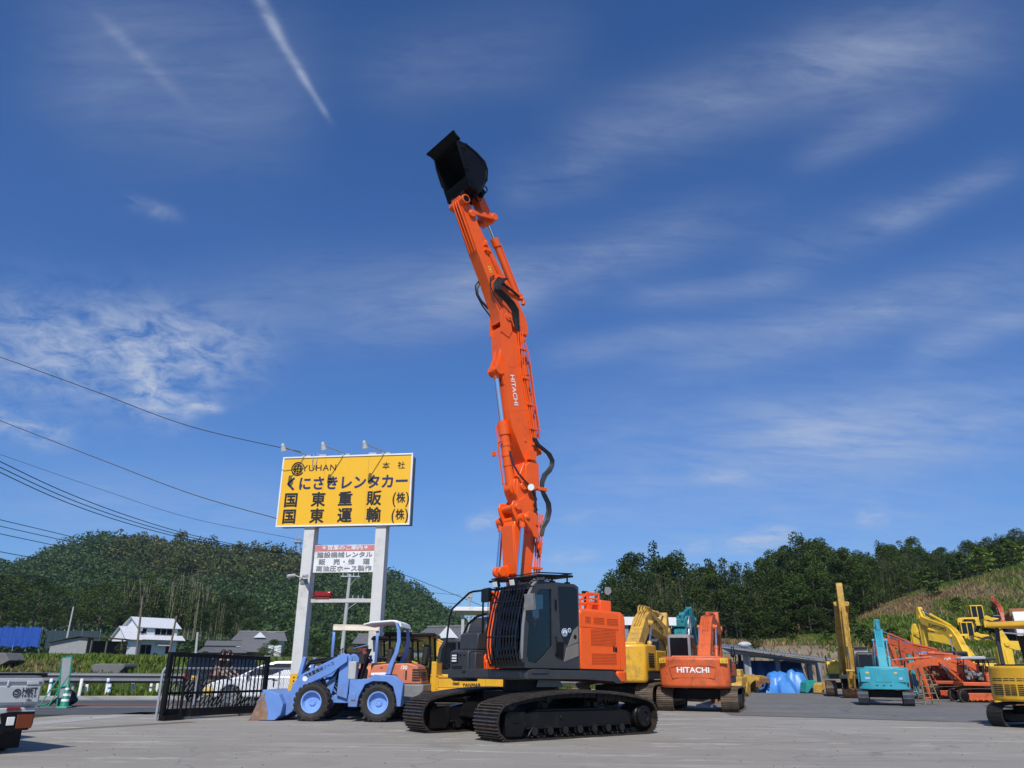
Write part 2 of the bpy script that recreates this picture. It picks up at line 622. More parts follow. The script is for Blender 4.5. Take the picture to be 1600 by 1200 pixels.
# ------------------------------------------------------------------ ground materials
def groundmat(name, c1, c2, c3, rough=.85, s1=.06, s2=.6, bump=.12, streak=None, crack=0.0):
    m = bpy.data.materials.new(name)
    m.use_nodes = True
    t = m.node_tree
    p = t.nodes['Principled BSDF']
    p.inputs['Roughness'].default_value = rough
    p.inputs['Specular IOR Level'].default_value = .3
    g = N(t, 'ShaderNodeNewGeometry')
    pos = g.outputs['Position']

    def nz(scale, det=8, rgh=.65, dist=0, mp=None):
        v = pos
        if mp:
            q = N(t, 'ShaderNodeMapping')
            q.inputs['Rotation'].default_value = (0, 0, mp[0])
            q.inputs['Scale'].default_value = mp[1]
            t.links.new(pos, q.inputs[0])
            v = q.outputs[0]
        n = N(t, 'ShaderNodeTexNoise')
        n.inputs['Scale'].default_value = scale
        n.inputs['Detail'].default_value = det
        n.inputs['Roughness'].default_value = rgh
        n.inputs['Distortion'].default_value = dist
        t.links.new(v, n.inputs['Vector'])
        return n.outputs['Fac']

    def rng(v, lo, hi, a=0, b=1):
        r = N(t, 'ShaderNodeMapRange')
        r.inputs['From Min'].default_value = lo
        r.inputs['From Max'].default_value = hi
        r.inputs['To Min'].default_value = a
        r.inputs['To Max'].default_value = b
        t.links.new(v, r.inputs['Value'])
        return r.outputs[0]

    def mix(f, a, b, bt='MIX'):
        x = N(t, 'ShaderNodeMix', data_type='RGBA', blend_type=bt)
        t.links.new(f, x.inputs['Factor'])
        for s_, v in (('A', a), ('B', b)):
            if isinstance(v, tuple):
                x.inputs[s_].default_value = (*v, 1)
            else:
                t.links.new(v, x.inputs[s_])
        return x.outputs['Result']
    base = mix(rng(nz(s1 * 3, 8, .7, .6), .38, .62), c1, c2)
    base = mix(rng(nz(s2, 9, .7, .3), .55, .72), base, c3)
    base = mix(rng(nz(38, 3, .6), .35, .65, 0, .38), base, tuple(x * .62 for x in c1))
    base = mix(rng(nz(160, 2, .6), .60, .72, 0, .35), base, tuple(x * .45 for x in c1))
    if streak:
        base = mix(rng(nz(.9, 8, .72, .4, (R(12), (.16, 2.2, 1))), .54, .70, 0, .75), base, streak)
        base = mix(rng(nz(.5, 8, .7, .3, (R(-8), (.2, 1.7, 1))), .58, .70, 0, .55), base, tuple(x * .62 for x in c1))
    if streak and crack:      # oil and rubber stains, scuffed lanes
        base = mix(rng(nz(.42, 7, .62, 1.2), .60, .68, 0, .42), base, tuple(x * .5 for x in c1))
        base = mix(rng(nz(1.7, 5, .6, .8), .66, .74, 0, .5), base, tuple(x * .38 for x in c1))
        base = mix(rng(nz(.55, 9, .75, .5, (R(20), (.12, 3.4, 1))), .57, .64, 0, .38), base, tuple(x * .58 for x in c1))
        base = mix(rng(nz(1.1, 9, .78, .6, (R(4), (.3, 1.2, 1))), .565, .66, 0, .85), base, tuple(x * 1.2 for x in streak))
    if crack:
        v = N(t, 'ShaderNodeTexVoronoi', feature='DISTANCE_TO_EDGE')
        v.inputs['Scale'].default_value = .16
        w = N(t, 'ShaderNodeVectorMath', operation='MULTIPLY_ADD')
        nn = N(t, 'ShaderNodeTexNoise')
        nn.inputs['Scale'].default_value = .8
        nn.inputs['Detail'].default_value = 6
        t.links.new(pos, nn.inputs['Vector'])
        t.links.new(nn.outputs['Color'], w.inputs[0])
        w.inputs[1].default_value = (1.6, 1.6, 0)
        t.links.new(pos, w.inputs[2])
        t.links.new(w.outputs[0], v.inputs['Vector'])
        base = mix(rng(v.outputs['Distance'], .0, .0045, crack, 0), base, tuple(x * .35 for x in c1))
    t.links.new(base, p.inputs['Base Color'])
    b = N(t, 'ShaderNodeBump')
    b.inputs['Strength'].default_value = bump
    b.inputs['Distance'].default_value = .02
    t.links.new(nz(24, 6, .7), b.inputs['Height'])
    t.links.new(b.outputs[0], p.inputs['Normal'])
    return m


CONCRETE = groundmat('worn_concrete', (.285, .262, .222), (.345, .320, .275), (.235, .214, .178), s1=.05, s2=.45, streak=(.46, .435, .385), crack=.4)
ASPHALT = groundmat('grey_asphalt', (.155, .150, .142), (.19, .184, .172), (.215, .205, .188), s1=.08, s2=.7, streak=(.255, .245, .225), crack=.8)
ROAD_M = groundmat('road_asphalt', (.085, .087, .092), (.105, .107, .112), (.12, .12, .12), s1=.1, s2=.8, streak=(.125, .125, .125))
EARTH = groundmat('earth', (.15, .115, .075), (.20, .155, .105), (.10, .085, .055), s1=.1, s2=1.2, bump=.4)
PALE = groundmat('pale_worn_concrete', (.42, .405, .375), (.36, .345, .32), (.30, .28, .25), s1=.3, s2=1.4, streak=(.5, .48, .45))
GRASSY = groundmat('grassy_soil', (.045, .075, .018), (.085, .10, .03), (.14, .115, .055), s1=.05, s2=.5, bump=.4)
DRYG = groundmat('dry_grass_soil', (.12, .125, .06), (.07, .105, .03), (.20, .175, .12), s1=.035, s2=.22, bump=.5)
BANK = groundmat('cut_earth_bank', (.17, .135, .095), (.24, .195, .14), (.085, .075, .04), s1=.25, s2=1.0, bump=.6)
HILLM = groundmat('hill_undergrowth', (.022, .040, .014), (.035, .055, .020), (.05, .06, .025), s1=.02, s2=.1, bump=.4)
STONE = groundmat('retaining_stone', (.16, .16, .155), (.21, .205, .20), (.12, .12, .11), s1=.8, s2=3, bump=.6)


def sheet(name, pts, z, m):
    mb = MB()
    mb.add([(p[0], p[1], z) for p in pts], [tuple(range(len(pts)))])
    o = mb.build(name, m, smooth=0, kind='structure')
    if o.data.polygons[0].normal.z < 0:
        o.data.flip_normals()
    return o


sheet('ground', [(-640, -150), (640, -150), (640, 720), (-640, 720)], -.012, GRASSY)
pA = [gnd(x, y) for x, y in ((-240, 1156), (0, 1130), (60, 1121), (205, 1109), (330, 1106), (420, 1098))]
yard = [(-40, -60), (70, -60), (70, 57.2), (-2.5, 57.2), (-8, 40)] + [(p.x, p.y) for p in reversed(pA)] + [(-40, 12)]
sheet('yard', yard, 0, CONCRETE)
# darker asphalt on the right-hand half of the yard
q = [gnd(x, y) for x, y in ((1140, 1117), (1300, 1122), (1610, 1131))]
sheet('asphalt_apron', [(q[0].x, q[0].y), (q[1].x, q[1].y), (q[2].x, q[2].y), (60, 22.5), (60, 57), (9, 57), (8.2, 36)], .004, ASPHALT)
q0, q1 = gnd(1000, 1112), gnd(1600, 1120)
# joints and lines
def strip(name, a, b, w, z, m):
    a, b = Vector((a[0], a[1], 0)), Vector((b[0], b[1], 0))
    n = (b - a).normalized().cross(Vector((0, 0, 1))) * w / 2
    return sheet(name, [a - n, b - n, b + n, a + n], z, m)


JOINT = mat('joint_filler', (.05, .045, .04), .9)
strip('apron_joint', gnd(1140, 1117.5), gnd(1610, 1131.5), .14, .008, groundmat('stained_joint', (.10, .075, .05), (.13, .10, .07), (.07, .06, .05)))
strip('yard_gutter', gnd(-20, 1147), gnd(300, 1128), .38, .004, groundmat('gutter_stain', (.16, .135, .105), (.2, .17, .135), (.12, .1, .08)))
strip('yard_edge', gnd(-20, 1138), gnd(240, 1113), .8, .004, PALE)
strip('worn_strip', gnd(1160, 1112), gnd(1420, 1116), .35, .008, groundmat('pale_scrape', (.25, .24, .225), (.2, .195, .185), (.15, .15, .145), s1=.6, s2=2))
# ------------------------------------------------------------------ road on the left
r0, r1 = gnd(-300, 1141), gnd(420, 1096)
rd_dir = Vector((1, .245, 0)).normalized()
rd_n = Vector((-rd_dir.y, rd_dir.x, 0))
e0 = gnd(100, 1117)


def rp(s_, n_):
    p = Vector((e0.x, e0.y, 0)) + rd_dir * s_ + rd_n * n_
    return (p.x, p.y)


sheet('road', [rp(-90, 0), rp(16, 0), rp(16, 10.6), rp(-90, 10.6)], .004, ROAD_M)
MARK_W = groundmat('road_marking_white', (.62, .62, .60), (.5, .5, .48), (.38, .38, .37), s1=.8, s2=3)
MARK_O = groundmat('road_marking_orange', (.50, .17, .06), (.42, .15, .06), (.3, .13, .07), s1=.8, s2=3)
for (n0, w, m, nm) in ((4.2, .16, MARK_W, 'road_edge_line'), (6.0, .18, MARK_O, 'road_centre_line'), (6.5, .12, MARK_O, 'road_centre_line'), (9.7, .16, MARK_W, 'road_edge_line')):
    sheet(nm, [rp(-90, n0), rp(16, n0), rp(16, n0 + w), rp(-90, n0 + w)], .009, m)
kb = MB()
a, b = Vector((*rp(-90, 10.6), 0)), Vector((*rp(70, 10.6), 0))
kb.M = tr(*a) @ rotz(math.atan2(rd_dir.y, rd_dir.x))
kb.bx(0, 106, 0, .18, -.02, .14)
kb.build('kerb', PALE, bevel=.02, kind='structure')
sheet('verge', [rp(-90, 10.78), rp(16, 10.78), rp(16, 16), rp(-90, 16)], .06, GRASSY)


# ------------------------------------------------------------------ terrain
def smooth(t):
    t = max(0.0, min(1.0, t))
    return t * t * (3 - 2 * t)


def road_n(x, y):
    return (Vector((x, y, 0)) - Vector((e0.x, e0.y, 0))).dot(rd_n)


def road_s(x, y):
    return (Vector((x, y, 0)) - Vector((e0.x, e0.y, 0))).dot(rd_dir)


def hsh(x, y):
    return (math.sin(x * .37 + y * .21) + math.sin(x * .83 - y * .57 + 1.3) * .6 + math.sin(x * 1.9 + y * 1.4) * .3) / 1.9


def left_z(x, y):
    n = road_n(x, y)
    h = 1.55 * smooth((n - 12.6) / 8.0) + 1.0 * smooth((n - 30) / 60)
    return h + .10 * hsh(x, y) * smooth((n - 14) / 4)


def grid(name, xs, ys, fz, m, **k):
    mb = MB()
    nx, ny = len(xs), len(ys)
    vs = [(x, y, fz(x, y)) for y in ys for x in xs]
    fs = [(j * nx + i, j * nx + i + 1, (j + 1) * nx + i + 1, (j + 1) * nx + i) for j in range(ny - 1) for i in range(nx - 1)]
    mb.add(vs, fs)
    return mb.build(name, m, smooth=180, kind='structure', **k)


def lin(a, b, n):
    return [a + (b - a) * i / (n - 1) for i in range(n)]


emb = MB()
SS, NN = lin(-75, 17, 76), [12.2, 13, 14, 15, 16, 17, 18, 19, 20, 21, 22, 24, 27, 31, 36, 45, 55, 70, 90, 110]
vs = []
for n_ in NN:
    for s_ in SS:
        x, y = rp(s_, n_)
        vs.append((x, y, max(.055, left_z(x, y))))
emb.add(vs, [(j * 76 + i, j * 76 + i + 1, (j + 1) * 76 + i + 1, (j + 1) * 76 + i) for j in range(len(NN) - 1) for i in range(75)])
emb.build('embankment', GRASSY, smooth=180, kind='structure')
# dirt terrace road on top of the embankment
tb = MB()
vs, fs = [], []
for i, s_ in enumerate(lin(-60, 16, 40)):
    for n_ in (23.2, 27.5):
        x, y = rp(s_, n_)
        vs.append((x, y, left_z(x, y) + .05))
tb.add(vs, [(2 * i, 2 * i + 2, 2 * i + 3, 2 * i + 1) for i in range(39)])
tb.build('farm_track', EARTH, smooth=180, kind='structure')

# skyline of the wooded hill on the left, as photo pixels
SKY_L = [(-260, 905), (-120, 880), (0, 872), (50, 868), (90, 853), (130, 836), (200, 834), (250, 842), (300, 846), (350, 856), (420, 858), (470, 864), (520, 868), (570, 876), (610, 892),
         (640, 903), (670, 925), (700, 948), (730, 968), (770, 985), (820, 1000), (900, 1015), (1000, 1030)]


def sky_left(px):
    for (x0, y0), (x1, y1) in zip(SKY_L, SKY_L[1:]):
        if x0 <= px <= x1:
            return y0 + (y1 - y0) * (px - x0) / (x1 - x0)
    return SKY_L[0][1] if px < 0 else SKY_L[-1][1]


def px_of(x, y, z):
    d = Vector((x, y, z)) - CAM
    w = d.dot(CF)
    return 800 + FPX * d.dot(CR) / w, 600 - FPX * d.dot(CU) / w


RIDGE_Y, TREE_H = 430.0, 10.5


def ridge_z(x):
    px = px_of(x, RIDGE_Y, 60)[0]
    z = at(px, sky_left(px), RIDGE_Y).z - TREE_H
    return max(z, -2)


RZ = {}


def left_hill(x, y):
    t = (y - 175) / (RIDGE_Y - 175)
    xr = x * (RIDGE_Y / y) if y < RIDGE_Y else x
    k = round(xr / 4)
    if k not in RZ:
        RZ[k] = ridge_z(k * 4)
    z = RZ[k]
    if t <= 1:
        h = z * (smooth(t) * .55 + t * .45) if t > 0 else 0
    else:
        h = z * max(0, 1 - (t - 1) * .9)
    h += (3.5 * hsh(x * .09, y * .09) + 1.5 * hsh(x * .22, y * .2)) * smooth(t * 3) * (1 - smooth((t - .45) / .45))
    return h - .5


grid('hill', lin(-420, 150, 96), lin(170, 620, 60), left_hill, HILLM)


# right-hand slope: cut bank behind the shed, then rising grass land
def right_top(x):
    pts = [(10, 2.0), (20, 3.2), (30, 4.2), (40, 7.6), (50, 11.0), (60, 14.0), (70, 16.5), (90, 20), (130, 26), (200, 32)]
    for (x0, z0), (x1, z1) in zip(pts, pts[1:]):
        if x0 <= x <= x1:
            return z0 + (z1 - z0) * (x - x0) / (x1 - x0)
    return 1.0 if x < 10 else 32


def bank_z(x):
    return 3.1 * smooth((x - 4) / 12) + .5 * smooth((x - 40) / 20)


def right_z(x, y):
    u = x * 90 / max(y, 40)
    e = 57.8 + .5 * hsh(x * .5, 3)
    b = bank_z(x) * smooth((y - e) / 2.6)
    rise = max(0, right_top(u) - bank_z(x)) * smooth((y - 61) / 34) if u > 0 else 0
    shelf = smooth((x - 28) / 6)
    rise2 = max(0, right_top(u) - bank_z(x)) * smooth((y - 71) / 26)
    rise = rise * (1 - shelf) + rise2 * shelf
    far = max(0, y - 97) * (.12 + .10 * smooth((u - 50) / 30)) * smooth((u - 5) / 30)
    return b + rise + far + .16 * hsh(x * .8, y * .8) * smooth((y - 58) / 3) - .02


XS, YS = lin(4, 175, 150), lin(57.2, 64, 18) + lin(65, 110, 46) + lin(113, 190, 24)
o = grid('hillside', XS, YS, right_z, [DRYG, BANK])
for pl in o.data.polygons:
    if pl.center.y < 60.8 or (33 < pl.center.x < 52 and 63 < pl.center.y < 77):
        pl.material_index = 1
# ------------------------------------------------------------------ the big orange excavator
def arcpts(cx, cy, r, a0, a1, n):
    return [(cx + r * math.cos(a0 + (a1 - a0) * i / n), cy + r * math.sin(a0 + (a1 - a0) * i / n)) for i in range(n + 1)]


def track_path(half, rad, bulge, sag=0.0):
    "closed track centre line in XZ: front (+x) idler, bottom run, rear sprocket, top run (first to last, clockwise seen from -Y)"
    p = arcpts(half, rad, rad, PI / 2, -PI / 2, 14)
    p += arcpts(-half, rad, rad, -PI / 2, -3 * PI / 2, 14)
    n = 10
    for i in range(1, n):
        u = i / n
        p.append((-half + 2 * half * u, 2 * rad + bulge * math.sin(PI * u) ** (.8 if bulge < .2 else 1.0)))
    return p


def shoes(mb, path, y0, y1, pitch, th=.028, grouser=.026, inner=True, tips=False):
    m = len(path)
    seg = [math.dist(path[i], path[(i + 1) % m]) for i in range(m)]
    tot = sum(seg)
    n = int(round(tot / pitch))
    pos = []
    i, acc = 0, 0.0
    for k in range(n):
        s_ = tot * k / n
        while acc + seg[i] < s_:
            acc += seg[i]
            i += 1
        u = (s_ - acc) / seg[i]
        a, b = path[i], path[(i + 1) % m]
        pos.append((a[0] + (b[0] - a[0]) * u, a[1] + (b[1] - a[1]) * u))
    L_ = tot / n
    for k in range(n):
        a, b = pos[k], pos[(k + 1) % n]
        t = Vector((b[0] - a[0], 0, b[1] - a[1])).normalized()
        o = Vector((-t.z, 0, t.x))      # outward for a path that runs clockwise in XZ
        c = Vector(((a[0] + b[0]) / 2, (y0 + y1) / 2, (a[1] + b[1]) / 2))
        rot = Matrix((t, Vector((0, 1, 0)), o)).transposed()
        mb.cur = 0
        mb.box(c + o * (-th / 2), (L_ * .95, abs(y1 - y0), th), rot)
        mb.cur = 2 if tips else 0
        for q in (-.36, .0, .36):
            mb.box(c + o * (grouser / 2 - .002) + t * (q * L_), (L_ * .10, abs(y1 - y0) * .985, grouser), rot)
        if inner:
            mb.cur = 1
            for yy in (-.12, .12):
                mb.box(c - o * (th + .045) + Vector((0, yy * abs(y1 - y0) / .75, 0)), (L_ * .92, .045, .10), rot)
    mb.cur = 0


ANG = .669
exc = thing('excavator', 'big bright orange excavator in mid yard, boom and black bucket raised high into the sky',
            'excavator', (.477, 18.41, 0), PI + ANG)


def build_main():
    G2, W2, HALF, RAD = 2.588, .75, 1.86, .350
    path = track_path(HALF, RAD, .165)
    ip = [(HALF * 1.0, RAD)]
    for sgn in (1, -1):
        yc = sgn * G2 / 2
        mb = MB()
        shoes(mb, path, yc - W2 / 2, yc + W2 / 2, .19, grouser=.034, tips=True)
        trk = mb.build('crawler_track', [SHOE, BLACK, TIP], exc, smooth=0)
        f = MB()
        ys = yc
        # side frame: front idler guard, long beam, rear motor bracket
        f.prism([(1.90, .08), (1.92, .45), (1.85, .52), (1.42, .52), (1.38, .30), (1.5, .07)], ys - .24, ys + .24)
        f.prism([(1.43, .22), (1.43, .46), (1.33, .50), (-1.40, .48), (-1.52, .42), (-1.52, .20)], ys - .21, ys + .21)
        f.prism([(1.3, .50), (1.0, .55), (-.9, .54), (-1.35, .48)], ys - .12, ys + .12)
        f.bx(-1.5, 1.4, ys - .25, ys + .25, .195, .23)
        f.bx(1.60, 1.74, ys + sgn * .24, ys + sgn * .262, .32, .36)
        f.cyl((.45, ys, .38), (.45, ys + sgn * .225, .38), .05)
        f.box((1.30, ys + sgn * .27, .17), (.035, .02, .28), roty(R(-38)).to_3x3())
        f.build('track_frame', BLACK, trk, bevel=.012)
        s_ = MB()
        s_.lathe([(.23, -.24), (.25, -.22), (.25, .20), (.23, .24), (.215, .25), (.215, .31), (.10, .33), (.10, .30), (.001, .30)], (-HALF, ys, RAD), (0, sgn, 0), 28)
        for k in range(18):
            a = 2 * PI * k / 18
            s_.cyl((-HALF + .185 * math.cos(a), ys + sgn * .30, RAD + .185 * math.sin(a)), (-HALF + .185 * math.cos(a), ys + sgn * .335, RAD + .185 * math.sin(a)), .016, n=6)
        for k in range(21):
            a = 2 * PI * k / 21
            s_.box((-HALF + .265 * math.cos(a), ys, RAD + .265 * math.sin(a)), (.07, .12, .06), roty(-a).to_3x3())
        s_.build('sprocket', BLACK, trk, bevel=.006)
        idl = MB()
        idl.lathe([(.1, -.12), (.21, -.10), (.27, -.10), (.27, .10), (.21, .10), (.1, .12)], (HALF, ys, RAD), (0, 1, 0), 28)
        idl.build('idler_wheel', BLACK, trk)
        for k in range(7):
            r_ = MB()
            xx = 1.20 - k * .40
            r_.lathe([(.05, -.27), (.075, -.27), (.075, -.2), (.10, -.19), (.10, .19), (.075, .2), (.075, .27), (.05, .27)], (xx, ys, .155), (0, 1, 0), 16)
            r_.build('roller', BLACK_G, trk)
        for xx in (.75, -.65):      # carrier rollers under the raised top run
            c_ = MB()
            c_.cyl((xx, ys - .16, .72), (xx, ys + .16, .72), .07, n=14)
            c_.bx(xx - .06, xx + .06, ys - .05, ys + .05, .50, .70)
            c_.build('carrier_roller', BLACK, trk)
        bo = MB()
        for k in range(19):
            xx = 1.3 - k * .155
            if k % 5 == 3:
                continue
            bo.cyl((xx, ys + sgn * .19, .062), (xx, ys + sgn * .30, .062), .021, n=8)
            bo.ell((xx, ys + sgn * .30, .062), (.021, .02, .021), 8, 5)
        bo.build('track_bolt', BLACK_G, trk)
    cb = MB()
    cb.bx(-.85, .85, -.62, .62, .42, .84)
    cb.cyl((0, 0, .82), (0, 0, 1.10), .62, n=32)
    for sx in (1, -1):
        for sy in (1, -1):
            cb.prism([(sx * .55, .34), (sx * .55, .84), (sx * 1.05, .56), (sx * 1.15, .30)], sy * .5, sy * 1.12)
    cb.build('undercarriage_body', BLACK, exc, bevel=.02)
    mk = MB()
    mk.prism([(-.34, .93), (.42, .93), (.36, 1.07), (-.22, 1.07)], .66, .70)
    mk.build('swing_cover', LGREY, exc, bevel=.01)
    # ---- deck and side skirts
    d = MB()
    d.prism([(1.30, -1.36), (1.22, -1.42), (-1.2, -1.42), (-1.2, 1.40), (1.2, 1.40), (1.28, 1.34)], 1.08, 1.285, 'xy')
    d.build('deck', CHAR, exc, bevel=.03)
    d = MB()
    d.prism([(1.22, 1.10), (1.22, 1.27), (-1.17, 1.235), (-1.38, 1.03), (-.35, 1.085)], 1.40, 1.435)
    d.prism([(1.18, 1.20), (1.18, 1.288), (.72, 1.285), (.76, 1.20)], 1.435, 1.455)
    d.build('side_skirt', CHAR, exc, bevel=.012)
    # ---- counterweight and engine housing
    cw = MB()
    pl = [(-1.25, 1.425), (-1.50, 1.42), (-1.60, 1.36), (-1.80, 1.0), (-1.93, .5), (-1.97, 0), (-1.93, -.5), (-1.80, -1.0), (-1.60, -1.36), (-1.5, -1.42), (-1.25, -1.425)]
    cw.prism(pl, 1.02, 1.26, 'xy')
    pl2 = [(x * .985, y * .985) for x, y in pl]
    cw.prism([(-1.2, 1.40)] + pl2[1:-1] + [(-1.2, -1.40)], 1.262, 2.44, 'xy', taper=.985)
    cw.build('counterweight', ORANGE, exc, bevel=.035)
    ws = MB()
    ws.prism([(-1.10, 1.245), (-1.395, 1.02), (-1.40, 1.005), (-1.2, 1.005), (-1.0, 1.1), (-1.0, 1.24)], 1.30, 1.432)
    ws.build('skirt_corner', CHAR, exc, bevel=.01)
    en = MB()
    en.prism([(-.165, 1.29), (-.165, 2.45), (-.22, 2.53), (-1.46, 2.50), (-1.56, 2.44), (-1.59, 2.34), (-1.58, 1.27)], .25, 1.405)
    en.prism([(-.2, 1.29), (-.2, 2.40), (-1.5, 2.40), (-1.5, 1.29)], -1.40, .25)
    eng = en.build('engine_cover', ORANGE, exc, bevel=.045, seg=3)
    dr = MB()
    dr.prism([(-.19, 1.30), (-.19, 2.13), (-1.36, 2.10), (-1.36, 1.285)], 1.405, 1.419)
    dr.prism([(-.19, 2.145), (-.19, 2.42), (-.24, 2.47), (-1.36, 2.445), (-1.36, 2.115)], 1.405, 1.419)
    dr.prism([(-1.375, 1.28), (-1.375, 2.44), (-1.45, 2.44), (-1.53, 2.36), (-1.53, 1.275)], 1.405, 1.419)
    side = dr.build('engine_door', ORANGE, eng, bevel=.008)
    gm = MB()
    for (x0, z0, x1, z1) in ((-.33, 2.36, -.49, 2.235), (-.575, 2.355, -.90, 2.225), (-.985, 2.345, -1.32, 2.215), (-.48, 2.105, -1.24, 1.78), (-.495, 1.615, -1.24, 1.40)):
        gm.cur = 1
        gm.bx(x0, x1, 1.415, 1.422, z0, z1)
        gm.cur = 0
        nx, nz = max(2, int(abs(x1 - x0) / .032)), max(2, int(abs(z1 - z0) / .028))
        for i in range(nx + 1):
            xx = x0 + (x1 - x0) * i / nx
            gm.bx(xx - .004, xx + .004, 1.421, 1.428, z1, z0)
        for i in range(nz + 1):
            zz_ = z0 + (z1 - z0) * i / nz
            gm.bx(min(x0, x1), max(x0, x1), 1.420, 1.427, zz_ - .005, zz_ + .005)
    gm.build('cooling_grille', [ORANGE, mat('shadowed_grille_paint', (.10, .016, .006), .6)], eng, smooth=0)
    lt = MB()
    lt.bx(-1.15, -1.19, 1.419, 1.435, 1.66, 1.76)
    lt.bx(-1.21, -1.27, 1.419, 1.43, 1.65, 1.75)
    lt.build('latch', BLACK, eng, bevel=.004)
    # ---- top of the hood: step box, guard rails, mirror
    tp = MB()
    tp.bx(-1.36, -1.72, .30, .85, 2.46, 2.79)
    tp.bx(-.75, -1.34, .2, 1.0, 2.50, 2.56)
    tp.build('hood_box', ORANGE, exc, bevel=.02)
    rl = MB()
    for yy in (.45, .80):
        for xx in (-.78, -1.0, -1.36):
            rl.bx(xx - .022, xx + .022, yy - .02, yy + .02, 2.52, 2.93 if xx < -.8 else 2.78)
        rl.prism([(-.76, 2.78), (-.80, 2.80), (-1.0, 2.955), (-1.38, 2.95), (-1.38, 2.90), (-1.01, 2.90), (-.78, 2.74)], yy - .02, yy + .02)
        rl.bx(-.8, -1.36, yy - .02, yy + .02, 2.68, 2.72)
        rl.bx(-1.0, -1.36, yy - .02, yy + .02, 2.80, 2.83)
    rl.bx(-1.34, -1.38, .45, .80, 2.90, 2.95)
    rl.build('hood_rail', ORANGE, exc, bevel=.006)
    br = MB()
    br.bx(-1.25, -1.42, .35, .42, 2.93, 3.02)
    br.bx(-1.36, -1.42, .30, .34, 2.78, 3.02)
    br.build('rail_bracket', BLACK, exc, bevel=.008)
    mr_ = MB()
    mr_.cur = 0
    mr_.tube([(-1.90, .55, 2.42), (-1.90, .55, 2.70), (-1.91, .56, 2.95)], .012)
    q = Vector((.2, .8, -.15)).normalized()
    mr_.cyl(Vector((-1.91, .56, 3.05)) - q * .05, Vector((-1.91, .56, 3.05)), .07, .115, n=22)
    mr_.cur = 1
    mr_.cyl(Vector((-1.91, .56, 3.05)), Vector((-1.91, .56, 3.05)) + q * .012, .10, .095, n=22)
    mr_.build('rear_mirror', [BLACK, CHROME], exc)
    # ---- cab
    cab_out = [(1.33, 1.31), (1.45, 1.47), (1.36, 2.45), (1.18, 2.86), (1.0, 3.02), (-.06, 3.01), (-.155, 2.96), (-.155, 1.30)]
    door_in = [(1.24, 1.42), (1.30, 1.55), (1.21, 2.44), (.97, 2.85), (.62, 2.87), (.61, 1.74), (.86, 1.52), (1.04, 1.40)]
    c = MB()
    c.rim(cab_out, door_in, 1.36, 1.415)
    c.rim(cab_out, [(1.2, 1.7), (1.2, 2.45), (1.0, 2.85), (0.0, 2.85), (0, 1.75)], .42, .47)
    c.prism([(1.15, 2.86), (1.0, 3.03), (-.06, 3.02), (-.16, 2.96), (-.16, 2.88), (1.1, 2.88)], .45, 1.385)
    c.prism([(-.157, 1.3), (-.157, 2.95), (-.10, 2.95), (-.10, 1.3)], .45, 1.38)
    c.prism([(-.1, 1.3), (1.33, 1.3), (1.40, 1.45), (1.3, 1.40), (-.1, 1.40)], .45, 1.38)
    cab = c.build('cab', CHAR, exc, bevel=.02, seg=3)
    g = MB()
    g.prism(door_in, 1.375, 1.385)
    g.build('door_glass', GLASS, cab)
    g = MB()
    g.prism([(1.38, 1.46), (1.41, 1.47), (1.33, 2.44), (1.16, 2.84), (1.13, 2.83), (1.30, 2.44)], .46, 1.37)
    g.build('windscreen', GLASS, cab)
    g = MB()
    g.prism([(.44, 2.94), (-.04, 2.955), (-.11, 2.90), (-.115, 2.10), (.02, 1.98), (.14, 1.74), (.28, 1.80), (.39, 2.0)], 1.4145, 1.422)
    g.build('side_panel', BLACKOUT, cab, bevel=.006)
    g = MB()
    g.prism([(-.12, 2.16), (.02, 2.06), (.20, 1.73), (-.12, 1.83)], 1.4145, 1.426)
    g.prism([(-.12, 1.815), (.22, 1.715), (.30, 1.43), (-.12, 1.55)], 1.4145, 1.426)
    g.build('trim_panel', mat('warm_grey_trim', (.17, .155, .135), .45), cab, bevel=.006)
    g = MB()
    for k in range(3):
        g.prism([(.33 + .07 * k, 1.50 + .02 * k), (.30 + .07 * k, 1.82), (.355 + .07 * k, 1.82), (.385 + .07 * k, 1.47 + .03 * k)], 1.415, 1.437)
    g.tube([(.53, 1.425, 1.92), (.53, 1.46, 1.90), (.53, 1.46, 1.58), (.53, 1.425, 1.56)], .014)
    g.bx(.495, .53, 1.41, 1.44, 2.45, 2.66)
    g.cyl((-.02, 1.42, 1.93), (-.02, 1.432, 1.93), .045, n=20)
    g.build('door_handle', BLACK, cab, bevel=.005)
    g = MB()
    for (x, z, r) in ((.27, 2.01, .085), (.135, 2.06, .045)):
        g.cyl((x, 1.42, z), (x, 1.427, z), r, n=24)
    st = g.build('emblem_sticker', LET_W, cab)
    g = MB()
    ring = [(.27 + .07 * math.cos(t), .0, 2.01 + .07 * math.sin(t)) for t in [2 * PI * k / 24 for k in range(24)]]
    g.tube([(x, 1.428, z) for x, _, z in ring], .009, 5, closed=True)
    g.prism([(.22, 1.995), (.32, 1.995), (.30, 1.965), (.24, 1.965)], 1.427, 1.431)
    g.prism([(.25, 2.0), (.255, 2.05), (.265, 2.02), (.28, 2.055), (.285, 2.0)], 1.427, 1.431)
    g.cyl((.135, 1.426, 2.06), (.135, 1.430, 2.06), .034, n=18)
    g.build('emblem', mat('emblem_blue', (.07, .16, .30), .5), cab)
    # interior: seat, consoles, levers
    s_ = MB()
    s_.bx(.25, .72, .68, 1.12, 1.42, 1.85)
    s_.box((.22, .9, 2.15), (.14, .44, .75), roty(R(-8)).to_3x3())
    s_.bx(.14, .26, .80, 1.02, 2.5, 2.72)
    s_.build('seat', DARKIN, cab, bevel=.04)
    s_ = MB()
